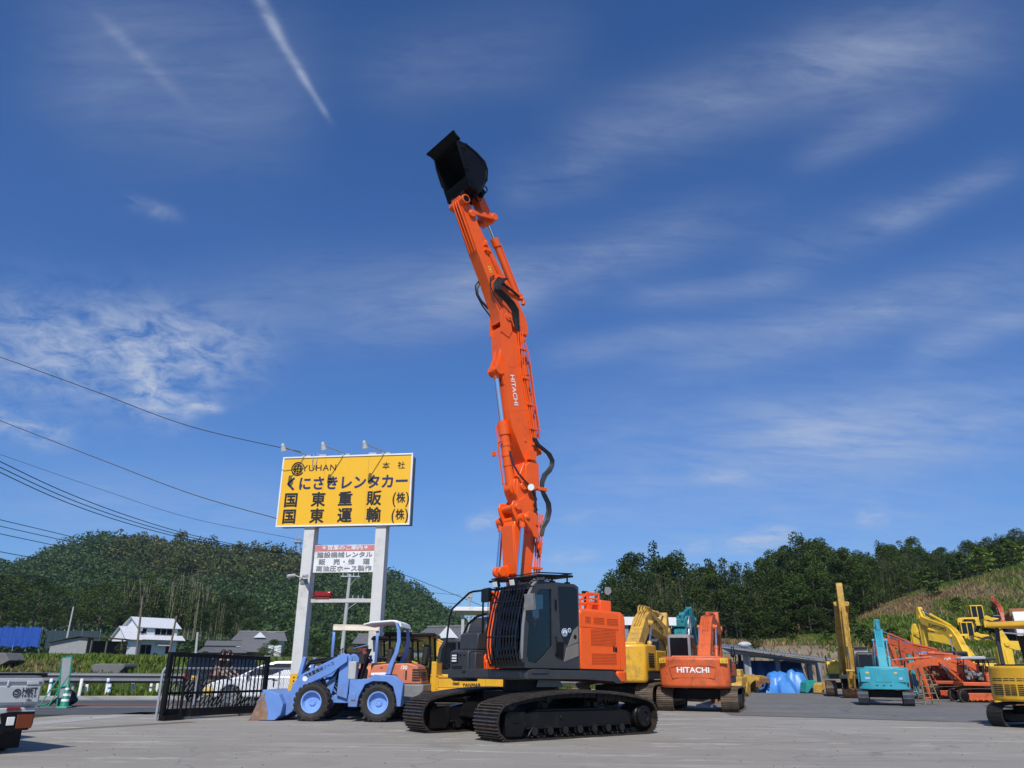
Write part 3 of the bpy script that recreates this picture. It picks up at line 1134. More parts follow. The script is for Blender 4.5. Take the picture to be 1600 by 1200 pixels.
    for yy in (.60, 1.20):
        s_.bx(.35, .95, yy - .07, yy + .07, 1.42, 1.92)
        s_.cyl((.90, yy, 1.9), (.95, yy, 2.12), .022)
        s_.ell((.955, yy, 2.14), (.035, .035, .06))
    s_.cyl((1.12, .82, 1.42), (1.05, .82, 1.75), .02)
    s_.cyl((1.12, 1.0, 1.42), (1.05, 1.0, 1.75), .02)
    s_.bx(1.05, 1.12, .56, .68, 1.9, 2.15)
    s_.build('controls', DARKIN, cab, bevel=.01)
    s_ = MB()
    s_.box((.72, 1.22, 2.36), (.16, .02, .22))
    s_.ell((.80, 1.15, 1.68), (.13, .08, .14), 12, 8)
    s_.build('cab_papers', mat('pale_green_plastic', (.40, .52, .42), .5, var=.2), cab, bevel=.01)
    s_ = MB()
    s_.tube([(1.415, 1.395, 1.48), (1.38, 1.40, 2.1), (1.31, 1.40, 2.56), (1.15, 1.40, 2.90), (.98, 1.40, 3.06), (.80, 1.38, 3.075)], .033, 8)
    s_.tube([(1.10, 1.26, 2.96), (.95, 1.26, 3.07), (.5, 1.26, 3.075)], .02, 6)
    s_.build('door_pillar', GREYM, cab)
    # front grille guard
    prof = [(1.33, 2.92), (1.40, 2.70), (1.50, 2.35), (1.575, 1.98), (1.585, 1.72), (1.545, 1.50), (1.47, 1.335)]
    gd = MB()
    nb = 11
    for k in range(nb):
        yy = .44 + (1.41 - .44) * k / (nb - 1)
        gd.tube([(x, yy, z) for x, z in prof], .018, 6)
    for (x, z) in ((1.34, 2.90), (1.425, 2.60), (1.59, 1.90), (1.475, 1.34)):
        gd.tube([(x - .01, .42, z), (x - .01, 1.43, z)], .017, 6)
    for yy in (.43, 1.42):
        gd.tube([(1.47, yy, 1.36), (1.36, yy, 1.40)], .016, 6)
        gd.tube([(1.34, yy, 2.88), (1.12, yy, 2.90)], .016, 6)
    gd.build('front_guard', BLACK_G, exc)
    # roof guard
    rg = MB()
    fr_ = [(1.46, .36, 3.04), (1.40, 1.20, 3.06), (1.10, 1.50, 3.12), (.06, 1.46, 3.17), (.06, .36, 3.17)]
    rg.tube(fr_, .024, 6, closed=True)
    rg.tube([(p[0] * .97, p[1] * .97 + .03, p[2] + .055) for p in fr_], .014, 6, closed=True)
    for k in range(16):
        xx = .10 + 1.30 * k / 15
        zz_ = 3.17 - .12 * max(0, (xx - .1) / 1.3) ** 1.6
        rg.bx(xx - .009, xx + .009, .38, min(1.46, 1.46 - (xx - 1.1) * 1.1 if xx > 1.1 else 1.46), zz_ - .02, zz_ + .02)
    for yy in (.6, .9, 1.2):
        rg.prism([(.06, 3.16), (.06, 3.19), (1.36, 3.08), (1.36, 3.05)], yy - .008, yy + .008)
    for (xx, yy) in ((.12, .5), (.12, 1.36), (.55, 1.36), (.95, 1.36)):
        rg.cyl((xx, yy, 2.98), (xx, yy, 3.14), .018, n=8)
        rg.bx(xx - .05, xx + .05, yy - .04, yy + .04, 3.0, 3.05)
    rgo = rg.build('roof_guard', BLACK, exc)
    for yy in (.62, 1.20):
        h = MB()
        h.cur = 0
        h.box((1.47, yy, 2.97), (.07, .17, .13), roty(R(14)).to_3x3())
        h.cyl((1.44, yy, 2.98), (1.40, yy, 3.05), .014, n=6)
        h.cur = 1
        h.box((1.512, yy, 2.96), (.012, .15, .11), roty(R(14)).to_3x3())
        h.build('work_light', [BLACK, LENS], rgo, bevel=.008)
    # wing mirror on the door pillar
    mi = MB()
    mi.tube([(1.26, 1.41, 2.66), (1.33, 1.50, 2.63), (1.37, 1.55, 2.58)], .015, 6)
    mi.box((1.36, 1.60, 2.56), (.10, .20, .32), (roty(R(6)) @ rotz(R(18))).to_3x3())
    mi.build('wing_mirror', GREYM, exc, bevel=.035, seg=3)
    # ---- right front: fender boxes, fuel tank hump, handrail
    fb = MB()
    fb.prism([(1.28, 1.16), (1.28, 1.64), (1.18, 1.68), (.3, 1.68), (.3, 1.1), (1.2, 1.1)], -1.32, -.62)
    fb.prism([(1.05, 1.68), (1.02, 2.02), (.92, 2.06), (.2, 2.06), (.2, 1.68)], -1.30, -.62)
    fb.prism([(.85, 2.06), (.80, 2.22), (.62, 2.38), (.35, 2.44), (-1.1, 2.44), (-1.1, 1.4), (.2, 1.4)], -1.28, -.60)
    fb.bx(1.0, 1.24, -.62, -.40, 1.10, 1.62)
    fb.prism([(1.30, 1.09), (1.30, 1.14), (.9, 1.30), (.9, 1.02), (1.2, 1.02)], -1.30, -.75)
    fen = fb.build('front_fender', CHAR, exc, bevel=.03, seg=2)
    st_ = MB()
    st_.tube([(.95, -1.32, 1.7), (.93, -1.33, 2.0), (.80, -1.32, 2.26), (.55, -1.30, 2.44), (.3, -1.3, 2.50)], .03, 7)
    for k in range(3):
        st_.bx(1.275, 1.295, -1.22, -.84, 1.22 + k * .05, 1.24 + k * .05)
    st_.build('step_edge', BLACK, fen)
    hl = MB()
    hl.cur = 0
    hl.bx(1.275, 1.30, -1.24, -1.0, 1.40, 1.60)
    hl.cur = 1
    for k in range(3):
        hl.bx(1.30, 1.306, -1.21, -1.03, 1.425 + k * .056, 1.46 + k * .056)
    hl.build('headlight', [BLACK, LENS], fen, bevel=.004)
    vs = MB()
    for k in range(6):
        vs.bx(1.281, 1.296, -1.25 + k * .10, -1.19 + k * .10, 1.19, 1.25)
    for (yy, zz_) in ((-.75, 1.56), (-.75, 1.2), (-.9, 1.56)):
        vs.cyl((1.275, yy, zz_), (1.30, yy, zz_), .018, n=8)
    vs.build('bumper_rib', BLACK, fen)
    hr = MB()
    hr.tube([(1.22, -1.42, 1.30), (1.26, -1.55, 1.34), (1.26, -1.56, 1.5), (1.22, -1.48, 2.40), (1.19, -1.42, 2.58), (1.02, -1.0, 2.92), (.98, -.90, 2.95), (.92, -.55, 2.96), (.9, -.12, 2.95)], .024, 7)
    hr.tube([(.90, -.62, 2.05), (.90, -.62, 2.80), (.92, -.52, 2.94)], .022, 7)
    hr.tube([(1.26, -1.55, 1.34), (1.1, -1.33, 1.42)], .02, 6)
    hr.build('handrail', BLACK, exc)
    mb2 = MB()
    mb2.box((.96, -.40, 2.84), (.08, .34, .30), rotz(R(-12)).to_3x3())
    mb2.bx(.88, .96, -.62, -.54, 2.70, 2.98)
    mb2.tube([(.92, -.40, 2.70), (.92, -.40, 2.45), (.85, -.5, 2.25), (.82, -.58, 2.1)], .012, 5)
    mb2.build('camera_box', BLACK, exc, bevel=.015)
    # ---- boom foot, lift cylinders
    bf = MB()
    for yy in (-.30, .26):
        bf.prism([(.75, 1.28), (.62, 1.75), (.32, 2.05), (.02, 2.0), (-.5, 1.28)], yy, yy + .05)
    bf.cyl((.22, -.36, 1.82), (.22, .36, 1.82), .09, n=16)
    for yy in (-.48, .25):
        bf.prism([(1.0, 1.10), (1.04, 1.42), (.92, 1.60), (.72, 1.55), (.6, 1.28)], yy, yy + .05)
        bf.prism([(1.0, 1.10), (1.04, 1.42), (.92, 1.60), (.72, 1.55), (.6, 1.28)], yy + .16, yy + .21)
    bf.build('boom_bracket', ORANGE, exc, bevel=.012)
    for sg, tip in ((1, (.56, .40, 4.52)), (-1, (.56, -.40, 4.52))):
        base = Vector((.86, sg * .36, 1.42))
        tipv = Vector(tip)
        dv = (tipv - base).normalized()
        cy = MB()
        cy.cyl(base, base + dv * 1.45, .105, n=20)
        cy.cyl(base + dv * 1.36, base + dv * 1.50, .125, n=20)
        cy.cyl(base - Vector((0, .1, 0)), base + Vector((0, .1, 0)), .11, n=18)
        cy.tube([base + dv * .2 + Vector((.12, 0, 0)), base + dv * 1.3 + Vector((.13, 0, 0)), base + dv * 1.38 + Vector((.09, 0, 0))], .02, 6)
        cyo = cy.build('lift_cylinder', ORANGE, exc)
        rd = MB()
        rd.cyl(base + dv * 1.4, tipv, .05, n=16)
        rd.build('rod', CHROME, cyo)
        ey = MB()
        ey.cyl(tipv - Vector((0, .08, 0)), tipv + Vector((0, .08, 0)), .115, n=20)
        ey.cyl(tipv - dv * .22, tipv, .075, .09, n=16)
        ey.cyl(tipv - Vector((0, .12, 0)), tipv + Vector((0, .12, 0)), .05, n=14)
        ey.build('rod_eye', ORANGE, cyo)
    # ---- lower boom
    LBp = [(.03, 5.94), (.03, 5.35), (-.03, 4.71), (.02, 4.26), (.17, 3.31), (.12, 2.4), (.08, 1.75), (.22, 1.66), (.38, 1.78), (.50, 2.5), (.58, 3.26),
           (.69, 4.30), (.66, 4.45), (.50, 4.60), (.50, 4.9), (.60, 5.08), (.60, 5.40), (.40, 5.88)]
    b = MB()
    b.prism(LBp, -.215, .215)
    for sy in (1, -1):     # head cheek plates with the big pin
        b.prism([(.76, 4.66), (.80, 4.80), (.74, 4.92), (.62, 4.92), (.40, 5.06), (.12, 4.98), (-.02, 4.62), (.02, 4.30), (.30, 4.22), (.62, 4.40)], sy * .215, sy * .265)
        b.prism([(.70, 5.28), (.66, 5.44), (.50, 5.50), (.38, 5.36), (.36, 5.04), (.50, 4.98), (.64, 5.10)], sy * .05, sy * .19)
        b.prism([(.40, 5.42), (.40, 5.80), (.18, 5.98), (-.0, 5.90), (-.02, 5.30), (.2, 5.22)], sy * .215, sy * .29)
        b.prism([(.30, 4.36), (.22, 4.50), (.30, 4.64), (.50, 4.66), (.66, 4.56), (.60, 4.40), (.42, 4.22), (.36, 4.10), (.26, 4.06), (.20, 4.14)], sy * .49, sy * .54)
    b.cyl((.64, -.34, 4.78), (.64, .34, 4.78), .085, n=18)
    b.cyl((.56, -.55, 4.52), (.56, .55, 4.52), .075, n=18)
    b.cyl((.56, -.58, 4.52), (.56, .58, 4.52), .05, n=12)
    b.cyl((.42, -.27, 5.30), (.42, .27, 5.30), .10, n=18)
    b.prism([(.585, 3.28), (.70, 4.38), (.73, 4.37), (.70, 3.95), (.64, 3.28)], -.215, .215)
    for yy in (-.20, -.02):   # tie lugs low on the front
        b.lathe([(.055, -.05), (.115, -.05), (.115, .05), (.055, .05)], (.79, yy - .05, 3.34), (0, 1, 0), 18)
        b.prism([(.58, 3.18), (.80, 3.24), (.80, 3.44), (.62, 3.50)], yy - .09, yy - .01)
    b.bx(.66, .70, -.24, -.10, 4.28, 4.34)
    low = b.build('lower_boom', ORANGE, exc, bevel=.014)
    # ---- upper boom (box section with cheeks at the top and a gusset for the positioning cylinder)
    MBp = [(.89, 9.43), (.84, 9.17), (.64, 9.12), (.47, 8.11), (.25, 7.44), (.15, 6.72), (.06, 5.96), (.20, 5.72), (.41, 6.0), (.79, 6.73), (.86, 7.18), (1.06, 8.35), (1.11, 9.03), (1.11, 9.18)]
    b = MB()
    b.prism(MBp, -.215, .215)
    for sy in (1, -1):
        b.prism([(1.14, 9.05), (1.17, 9.62), (1.06, 9.72), (.96, 9.66), (.87, 9.50), (.80, 9.15), (.9, 8.95)], sy * .20, sy * .235)
        b.prism([(1.00, 8.78), (1.06, 8.78), (1.12, 8.40), (1.20, 8.20), (1.22, 8.06), (1.13, 7.98), (1.02, 7.95), (.98, 7.75), (.95, 7.72)], sy * .06, sy * .15)
        b.lathe([(.02, 0), (.13, 0), (.13, .03), (.02, .03)], (1.10, sy * .15, 8.09), (0, sy, 0), 18)
    b.cyl((.93, -.27, 9.5), (.93, .27, 9.5), .10, n=18)
    b.cyl((.93, -.285, 9.5), (.93, .285, 9.5), .055, n=12)
    b.lathe([(.001, 0), (.155, 0), (.155, .004), (.001, .004)], (.80, .216, 8.34), (0, 1, 0), 28)
    b.cyl((.36, .215, 6.42), (.36, .235, 6.42), .03, n=10)
    b.bx(.10, .32, .215, .33, 5.95, 6.17)
    upo = b.build('upper_boom', ORANGE, exc, bevel=.014)
    sm = MB()
    sm.prism([(.83, 7.05), (.845, 7.062), (.22, 7.242), (.20, 7.232)], .215, .2185)
    sm.build('weld_seam', ORANGE, upo)
    M = tr(.715, .2185, 7.62) @ roty(R(10.5)) @ Matrix.Rotation(PI, 4, 'Z') @ Matrix.Rotation(PI / 2, 4, 'X') @ Matrix.Rotation(-PI / 2, 4, 'Z')
    text('lettering', 'HITACHI', .178, LET_W, upo, M, bold=.018, wide=1.12)
    # ---- positioning cylinder in front of the upper boom
    base, tipv = Vector((.60, 0, 5.24)), Vector((1.10, 0, 8.09))
    dv = (tipv - base).normalized()
    cy = MB()
    cy.cyl(base, base + dv * 1.42, .118, n=24)
    cy.cyl(base + dv * 1.30, base + dv * 1.58, .14, n=24)
    cy.cyl(base + dv * 1.56, base + dv * 1.64, .12, n=24)
    cy.cyl(base - Vector((0, .12, 0)), base + Vector((0, .12, 0)), .14, n=20)
    for k in (.55, .78, 1.02):
        cy.cyl(base + dv * k, base + dv * (k + .05), .13, n=24)
    cy.tube([base + dv * .12 + Vector((.15, -.1, 0)), base + dv * .6 + Vector((.17, -.08, 0)), base + dv * 1.5 + Vector((.16, -.06, 0))], .022, 6)
    cy.tube([base + dv * .12 + Vector((.10, -.16, 0)), base + dv * .9 + Vector((.12, -.15, 0)), base + dv * 1.1 + Vector((.16, -.05, 0)), base + dv * 1.12 + Vector((.16, .08, 0))], .02, 6)
    cy.bx(.98, 1.05, -.2, -.1, 6.0, 6.1)
    cyo = cy.build('positioning_cylinder', ORANGE, exc)
    rd = MB()
    rd.cyl(base + dv * 1.6, tipv, .062, n=18)
    rd.build('rod', CHROME, cyo)
    ey = MB()
    ey.cyl(tipv - Vector((0, .06, 0)), tipv + Vector((0, .06, 0)), .13, n=20)
    ey.cyl(tipv - dv * .2, tipv, .08, .1, n=16)
    ey.build('rod_eye', ORANGE, cyo)
    # ---- arm
    AP = [(2.48, 12.40), (2.30, 12.42), (2.14, 12.28), (1.83, 11.74), (1.20, 10.86), (.66, 10.22), (.30, 9.62), (.22, 9.25), (.31, 9.20), (.58, 9.20), (.73, 9.34), (.86, 9.42),
          (1.02, 9.36), (1.13, 9.33), (1.16, 9.53), (1.56, 10.42), (1.87, 11.01), (2.46, 12.30)]
    b = MB()
    b.prism(AP, -.175, .175)
    for sy in (.06, -.14):
        b.prism([(.44, 9.22), (.26, 9.22), (.28, 9.06), (.38, 8.96), (.48, 9.02), (.56, 9.2)], sy, sy + .08)
    b.cyl((.36, -.16, 9.08), (.36, .16, 9.08), .05, n=14)
    for yy in (-.10, 0, .10):      # stiffening ribs down the front of the tip
        b.tube([(2.485, yy, 12.28), (2.10, yy, 11.48), (1.90, yy, 11.06)], .024, 6)
    b.cyl((2.35, -.30, 12.30), (2.35, .30, 12.30), .12, n=20)
    b.cyl((2.10, -.24, 12.02), (2.10, .24, 12.02), .10, n=18)
    b.bx(1.62, 1.70, .175, .26, 11.25, 11.38)
    b.tube([(.40, .16, 10.02), (.38, .16, 10.08), (.42, .16, 10.2), (.5, .16, 10.14)], .05, 8)
    armo = b.build('arm', ORANGE, exc, bevel=.014)
    g = MB()
    g.box((1.475, .1775, 10.66), (.07, .006, .17), roty(R(-26)).to_3x3().inverted())
    wl = g.build('warning_label', STICK_Y, armo)
    g = MB()
    for dz in (-.035, .035):
        g.box((1.475 + dz * .5, .1815, 10.66 + dz), (.035, .002, .03), roty(R(26)).to_3x3())
    g.build('warning_mark', LET_K, wl)
    # ---- arm cylinder behind the boom
    base, tipv = Vector((-.12, 0, 6.3)), Vector((.36, 0, 9.08))
    dv = (tipv - base).normalized()
    cy = MB()
    cy.cyl(base, base + dv * 2.3, .10, n=20)
    cy.cyl(base + dv * 2.2, base + dv * 2.44, .12, n=20)
    for k in (.8, 1.4, 1.9):
        cy.cyl(base + dv * k, base + dv * (k + .05), .115, n=20)
    cy.tube([base + dv * .3 + Vector((-.16, .04, 0)), base + dv * 1.4 + Vector((-.16, .05, 0)), base + dv * 2.3 + Vector((-.15, .04, 0))], .02, 6)
    cy.tube([base + dv * .3 + Vector((-.02, .16, 0)), base + dv * 1.6 + Vector((-.03, .16, 0))], .018, 6)
    cy.prism([(.1, 6.2), (-.2, 6.18), (-.24, 6.4), (.1, 6.6)], -.15, .15)
    cyo = cy.build('arm_cylinder', ORANGE, exc)
    rd = MB()
    rd.cyl(base + dv * 2.4, tipv, .055, n=16)
    rd.build('rod', CHROME, cyo)
    # ---- bucket cylinder and linkage
    base, tipv = Vector((.50, 0, 10.32)), Vector((1.46, 0, 12.10))
    dv = (tipv - base).normalized()
    cy = MB()
    cy.cyl(base, base + dv * 1.42, .085, n=20)
    cy.cyl(base + dv * 1.34, base + dv * 1.56, .108, n=20)
    cy.tube([base + dv * .1 + Vector((-.11, .05, 0)), base + dv * 1.45 + Vector((-.11, .05, 0))], .02, 6)
    cy.bx(.36, .62, -.10, .10, 10.22, 10.36)
    cyo = cy.build('bucket_cylinder', ORANGE, exc)
    rd = MB()
    rd.cyl(base + dv * 1.5, tipv, .05, n=14)
    rd.build('rod', CHROME, cyo)
    lk = MB()
    pin = Vector((1.42, 0, 12.16))
    bp = Vector((1.84, 0, 12.72))
    for sy in (1, -1):
        a = Vector((2.10, sy * .215, 12.02))
        lk.prism([(2.17, 11.98), (2.15, 12.08), (1.44, 12.25), (1.34, 12.16), (1.40, 12.08)], sy * .19, sy * .245)
    lk.prism([(1.36, 12.05), (1.30, 12.16), (1.42, 12.30), (1.74, 12.78), (1.92, 12.74), (1.90, 12.62), (1.68, 12.2), (1.66, 11.98), (1.55, 11.96)], -.13, .13)
    lk.cyl((1.42, -.27, 12.16), (1.42, .27, 12.16), .10, n=18)
    lk.build('bucket_linkage', ORANGE, exc, bevel=.014)
    # ---- bucket: two side plates, curved back, lip
    BKp = [(2.85, 13.70), (2.60, 13.70), (2.26, 13.60), (1.98, 13.44), (1.89, 13.23), (1.90, 12.91), (2.02, 12.59), (2.12, 12.48), (2.39, 12.57), (2.52, 12.86), (2.74, 13.40)]
    bk = MB()
    hw = .50
    for sy in (1, -1):
        bk.prism(BKp, sy * hw, sy * (hw - .03))
        bk.prism([(2.83, 13.66), (2.60, 13.66), (2.56, 13.58), (2.66, 13.45), (2.48, 12.98), (2.56, 12.94), (2.76, 13.40)], sy * hw, sy * (hw + .035))
        for q in range(6):
            u = q / 5
            bk.cyl((2.70 - .22 * u, sy * (hw + .03), 13.52 - .52 * u), (2.70 - .22 * u, sy * (hw + .055), 13.52 - .52 * u), .026, n=8)
    bo_ = [(2.85, 13.72), (2.60, 13.72), (2.26, 13.62), (1.96, 13.455), (1.865, 13.23), (1.88, 12.90), (2.0, 12.575), (2.12, 12.455), (2.40, 12.56)]
    bi_ = [(2.85, 13.68), (2.61, 13.68), (2.28, 13.58), (2.0, 13.42), (1.915, 13.22), (1.93, 12.91), (2.04, 12.61), (2.14, 12.50), (2.38, 12.595)]
    for i in range(len(bo_) - 1):
        bk.prism([bo_[i], bo_[i + 1], bi_[i + 1], bi_[i]], -hw - .005, hw + .005)
    for sy in (1, -1):    # wear strips round the heel
        for i in range(1, 5):
            a0, a1 = bo_[i], bo_[i + 1]
            bk.prism([(a0[0] - .012, a0[1] + .012), (a1[0] - .02, a1[1] + .004), bi_[i + 1], bi_[i]], sy * (hw - .10), sy * (hw + .02))
    for yy in (-.24, .19):    # ears for the arm pin and the link pin
        bk.prism([(2.36, 12.62), (2.46, 12.44), (2.45, 12.26), (2.34, 12.18), (2.22, 12.24), (1.96, 12.60), (1.80, 12.58), (1.74, 12.70), (1.82, 12.84), (1.96, 12.80)], yy, yy + .05)
    bk.prism([(2.50, 12.80), (2.36, 12.55), (2.28, 12.50), (2.10, 12.50), (2.2, 12.62)], -hw, hw)
    bk.cyl((2.35, -.31, 12.30), (2.35, .31, 12.30), .085, n=16)
    bk.cyl((1.84, -.30, 12.71), (1.84, .30, 12.71), .075, n=16)
    bk.tube([(1.98, .12, 12.60), (1.86, .12, 12.50), (1.78, .12, 12.56), (1.86, .12, 12.68)], .022, 6)
    bk.tube([(2.0, .5, 12.62), (1.90, .5, 12.55), (1.85, .5, 12.66), (1.92, .5, 12.74)], .02, 6)
    bko = bk.build('bucket', BUCKET_BLK, exc, bevel=.006)
    lp = MB()
    lp.prism([(2.78, 13.735), (2.78, 13.695), (2.98, 13.78), (2.98, 13.80), (2.94, 13.82)], -.58, .58)
    lp.prism([(2.94, 13.80), (2.97, 13.775), (3.03, 13.83), (3.02, 13.845)], -.62, .62)
    for k in range(5):
        yy = -.44 + .22 * k
        lp.prism([(2.72, 13.70), (2.76, 13.66), (2.90, 13.735), (2.96, 13.79), (2.80, 13.78)], yy - .055, yy + .055)
    lp.build('cutting_edge', BUCKET_BLK, bko, bevel=.005)
    # ---- pipes and hoses
    pp = MB()
    for k, (off, yy) in enumerate(((0, .235), (.07, .235), (.14, .235))):
        pp.tube([(.62 - off, yy, 9.20), (.60 - off, yy + .01, 8.9), (.52 - off, yy, 8.1), (.32 - off * .9, yy, 7.3), (.20 - off * .8, yy, 6.6), (.15 - off * .7, yy, 6.35)], .019, 6)
    pp.tube([(.36, .20, 9.0), (.22, .20, 8.6), (.06, .20, 7.6), (-.06, .20, 7.0), (-.12, .2, 6.75)], .018, 6)
    for (x, z) in ((.46, 8.75), (.36, 8.0), (.22, 7.35), (.12, 6.75)):
        pp.bx(x - .12, x + .12, .215, .275, z - .025, z + .025)
    pp.build('boom_pipe', ORANGE, upo, bevel=0)
    pp = MB()
    for k in range(3):
        pp.tube([(1.66 - k * .07, .195, 11.3 - k * .06), (1.3 - k * .06, .2, 10.72 - k * .03), (1.15 - k * .06, .2, 10.45)], .017, 6)
    pp.bx(1.50, 1.68, .175, .24, 11.12, 11.2)
    pp.bx(1.10, 1.26, .175, .24, 10.50, 10.58)
    pp.tube([(1.5, .2, 11.16), (1.58, .2, 11.08), (1.62, .2, 11.18)], .03, 6)
    pp.build('arm_pipe', ORANGE, armo)
    pp = MB()
    for k in range(3):
        x0 = .02 - .07 * k
        pp.tube([(x0 - .02, .24, 4.7), (x0 + .0, .25, 4.2), (x0 + .07, .25, 3.6), (x0 + .11, .25, 3.15)], .022, 6)
        pp.cyl((x0 + .02, .25, 4.05), (x0 + .05, .25, 3.8), .034, n=8)
    pp.bx(-.10, .16, .2, .3, 3.42, 3.47)
    pp.build('lower_boom_pipe', ORANGE, low)
    hs = MB()
    for k in range(4):
        dy = .035 * k
        e = .05 * k
        hs.tube([(1.12 - e * .6, .20 + dy, 10.50), (1.28 - e * .5, .235 + dy, 10.44 - e * .5), (1.40 - e * .7, .25 + dy, 10.26 - e * .4), (1.40 - e * .8, .26 + dy, 10.10),
                 (1.22 - e, .27 + dy, 9.98), (1.02 - e, .27 + dy, 9.86), (.84 - e * .7, .27 + dy, 9.70), (.74 - e * .5, .26 + dy * .5, 9.46), (.68 - e * .5, .24, 9.2)], .027, 7)
    hs.tube([(1.30, .22, 10.36), (1.10, .27, 10.33), (.80, .24, 10.25), (.56, .2, 10.18)], .035, 7)
    hs.tube([(1.36, .20, 10.52), (1.48, .21, 10.42), (1.50, .22, 10.20), (1.36, .22, 9.94), (1.12, .24, 9.68)], .016, 6)
    hs.build('arm_hose', HOSE, armo)
    hs = MB()
    hs.tube([(1.40, -.15, 10.50), (1.50, -.22, 10.42), (1.57, -.24, 10.26), (1.55, -.24, 10.10), (1.44, -.24, 9.96), (1.22, -.22, 9.80), (1.05, -.18, 9.7)], .033, 7)
    hs.tube([(1.32, -.15, 10.55), (1.50, -.26, 10.50), (1.60, -.27, 10.34), (1.56, -.27, 10.12), (1.38, -.25, 9.84), (1.10, -.2, 9.55)], .02, 7)
    hs.build('far_arm_hose', HOSE, armo)
    hs = MB()
    for k in range(3):
        e = .045 * k
        hs.tube([(.16 - e, .24, 6.52), (.05 - e, .25, 6.38), (-.12 - e, .26, 6.30), (-.30 - e, .26, 6.21), (-.42 - e * .8, .26, 6.06), (-.41 - e * .7, .26, 5.92), (-.30 - e, .26, 5.78), (-.17 - e, .26, 5.66), (-.10 - e * .7, .26, 5.48), (-.09 - e * .5, .26, 5.30)], .034, 7)
        hs.tube([(-.09 - e * .5, .26, 5.30), (-.16 - e, .27, 5.14), (-.26 - e, .28, 4.98), (-.28 - e, .28, 4.80), (-.22 - e, .27, 4.58), (-.10 - e, .25, 4.40), (-.04 - e, .25, 4.2)], .032, 7)
    hs.tube([(.78, .16, 6.10), (.72, .2, 5.80), (.62, .3, 5.55), (.42, .32, 5.38), (.22, .31, 5.26), (.12, .29, 5.06), (.10, .29, 4.85), (.14, .28, 4.7)], .024, 7)
    hs.tube([(.14, .28, 5.2), (.08, .3, 5.02), (.16, .3, 4.9), (.06, .3, 4.78), (.2, .3, 4.66)], .02, 6)
    hs.tube([(.0, .24, 4.46), (.14, .26, 4.05), (.02, .27, 3.85), (-.02, .27, 3.7)], .014, 6)
    hs.build('boom_hose', HOSE, low)
    cl_ = MB()
    cl_.bx(-.26, .02, .2, .3, 5.26, 5.34)
    cl_.bx(-.05, .08, .215, .30, 4.42, 4.50)
    cl_.cyl((.0, .29, 4.46), (-.02, .29, 3.9), .02, n=7)
    cl_.build('hose_clamp', ORANGE, low, bevel=.008)
    wl2 = MB()
    wl2.cur = 0
    wl2.cyl((.24, .30, 5.28), (.30, .36, 5.27), .055, .085, n=14)
    wl2.cur = 1
    wl2.cyl((.30, .36, 5.27), (.312, .372, 5.268), .08, .075, n=14)
    wl2.build('work_light', [GREYM, LENS], low)


build_main()
# ------------------------------------------------------------------ excavators parked round the yard
def limb(pts, M, w, mb, y0=None):
    mb.M = M
    mb.prism(pts, -w / 2, w / 2)


def plane_mat(org, ang, s, slim=1.0):
    "local frame of a boom/arm: x along it, z square to it, in the machine's XZ plane"
    return tr(*org) @ roty(-ang) @ Matrix.Diagonal((s, s, s * slim, 1))


BOOM = [(-.22, -.12), (-.12, .20), (.6, .62), (1.9, 1.22), (2.6, 1.36), (3.2, 1.24), (5.2, .34), (5.72, .17), (5.86, .0), (5.72, -.17), (5.2, -.20), (3.0, .60), (2.4, .66), (1.6, .42), (.2, -.22)]
ARM = [(-.78, .10), (-.70, .30), (-.2, .42), (.5, .36), (2.7, .14), (2.92, .05), (2.92, -.09), (2.75, -.15), (.6, -.22), (-.05, -.22), (-.3, -.1)]
BUCK = [(0, .12), (.16, -.10), (.10, -.45), (.0, -.62), (-.18, -.95), (-.22, -1.18), (-.10, -1.22), (.16, -1.05), (.52, -.85), (.62, -.55), (.52, -.22), (.36, .06), (.2, .2)]


def wheel_part(name, x, y, z, r, w, side, parent, rim_m, lugs=22, rim_r=.56):
    t = MB()
    t.lathe([(r * .58, -w / 2 * .8), (r * .80, -w / 2), (r * .95, -w / 2 * .92), (r * .985, 0), (r * .95, w / 2 * .92), (r * .80, w / 2), (r * .58, w / 2 * .8)], (x, y, z), (0, 1, 0), 36, closed=True)
    for k in range(lugs):
        for sg in (1, -1):
            a = 2 * PI * (k + (.25 if sg > 0 else -.25)) / lugs
            c = Vector((x + math.cos(a) * r * .975, y + sg * w * .24, z + math.sin(a) * r * .975))
            t.box(c, (r * .085, w * .5, r * .13), (roty(-a) @ Matrix.Rotation(sg * .5, 4, 'X')).to_3x3())
    to = t.build(name, RUBBER, parent, smooth=30)
    f = MB()
    f.lathe([(r * rim_r, -w * .42), (r * (rim_r + .03), -w * .44), (r * rim_r, w * .40), (r * (rim_r + .03), w * .44), (r * (rim_r - .04), w * .42), (r * (rim_r - .12), w * .1), (r * .2, w * .05), (r * .2, w * .14), (.001, w * .14)], (x, y, z), (0, side, 0), 30)
    for k in range(6):
        a = 2 * PI * k / 6
        f.cyl((x + math.cos(a) * r * .13, y + side * w * .1, z + math.sin(a) * r * .13), (x + math.cos(a) * r * .13, y + side * w * .18, z + math.sin(a) * r * .13), r * .03, n=6)
    f.build('rim', rim_m, to)
    return to


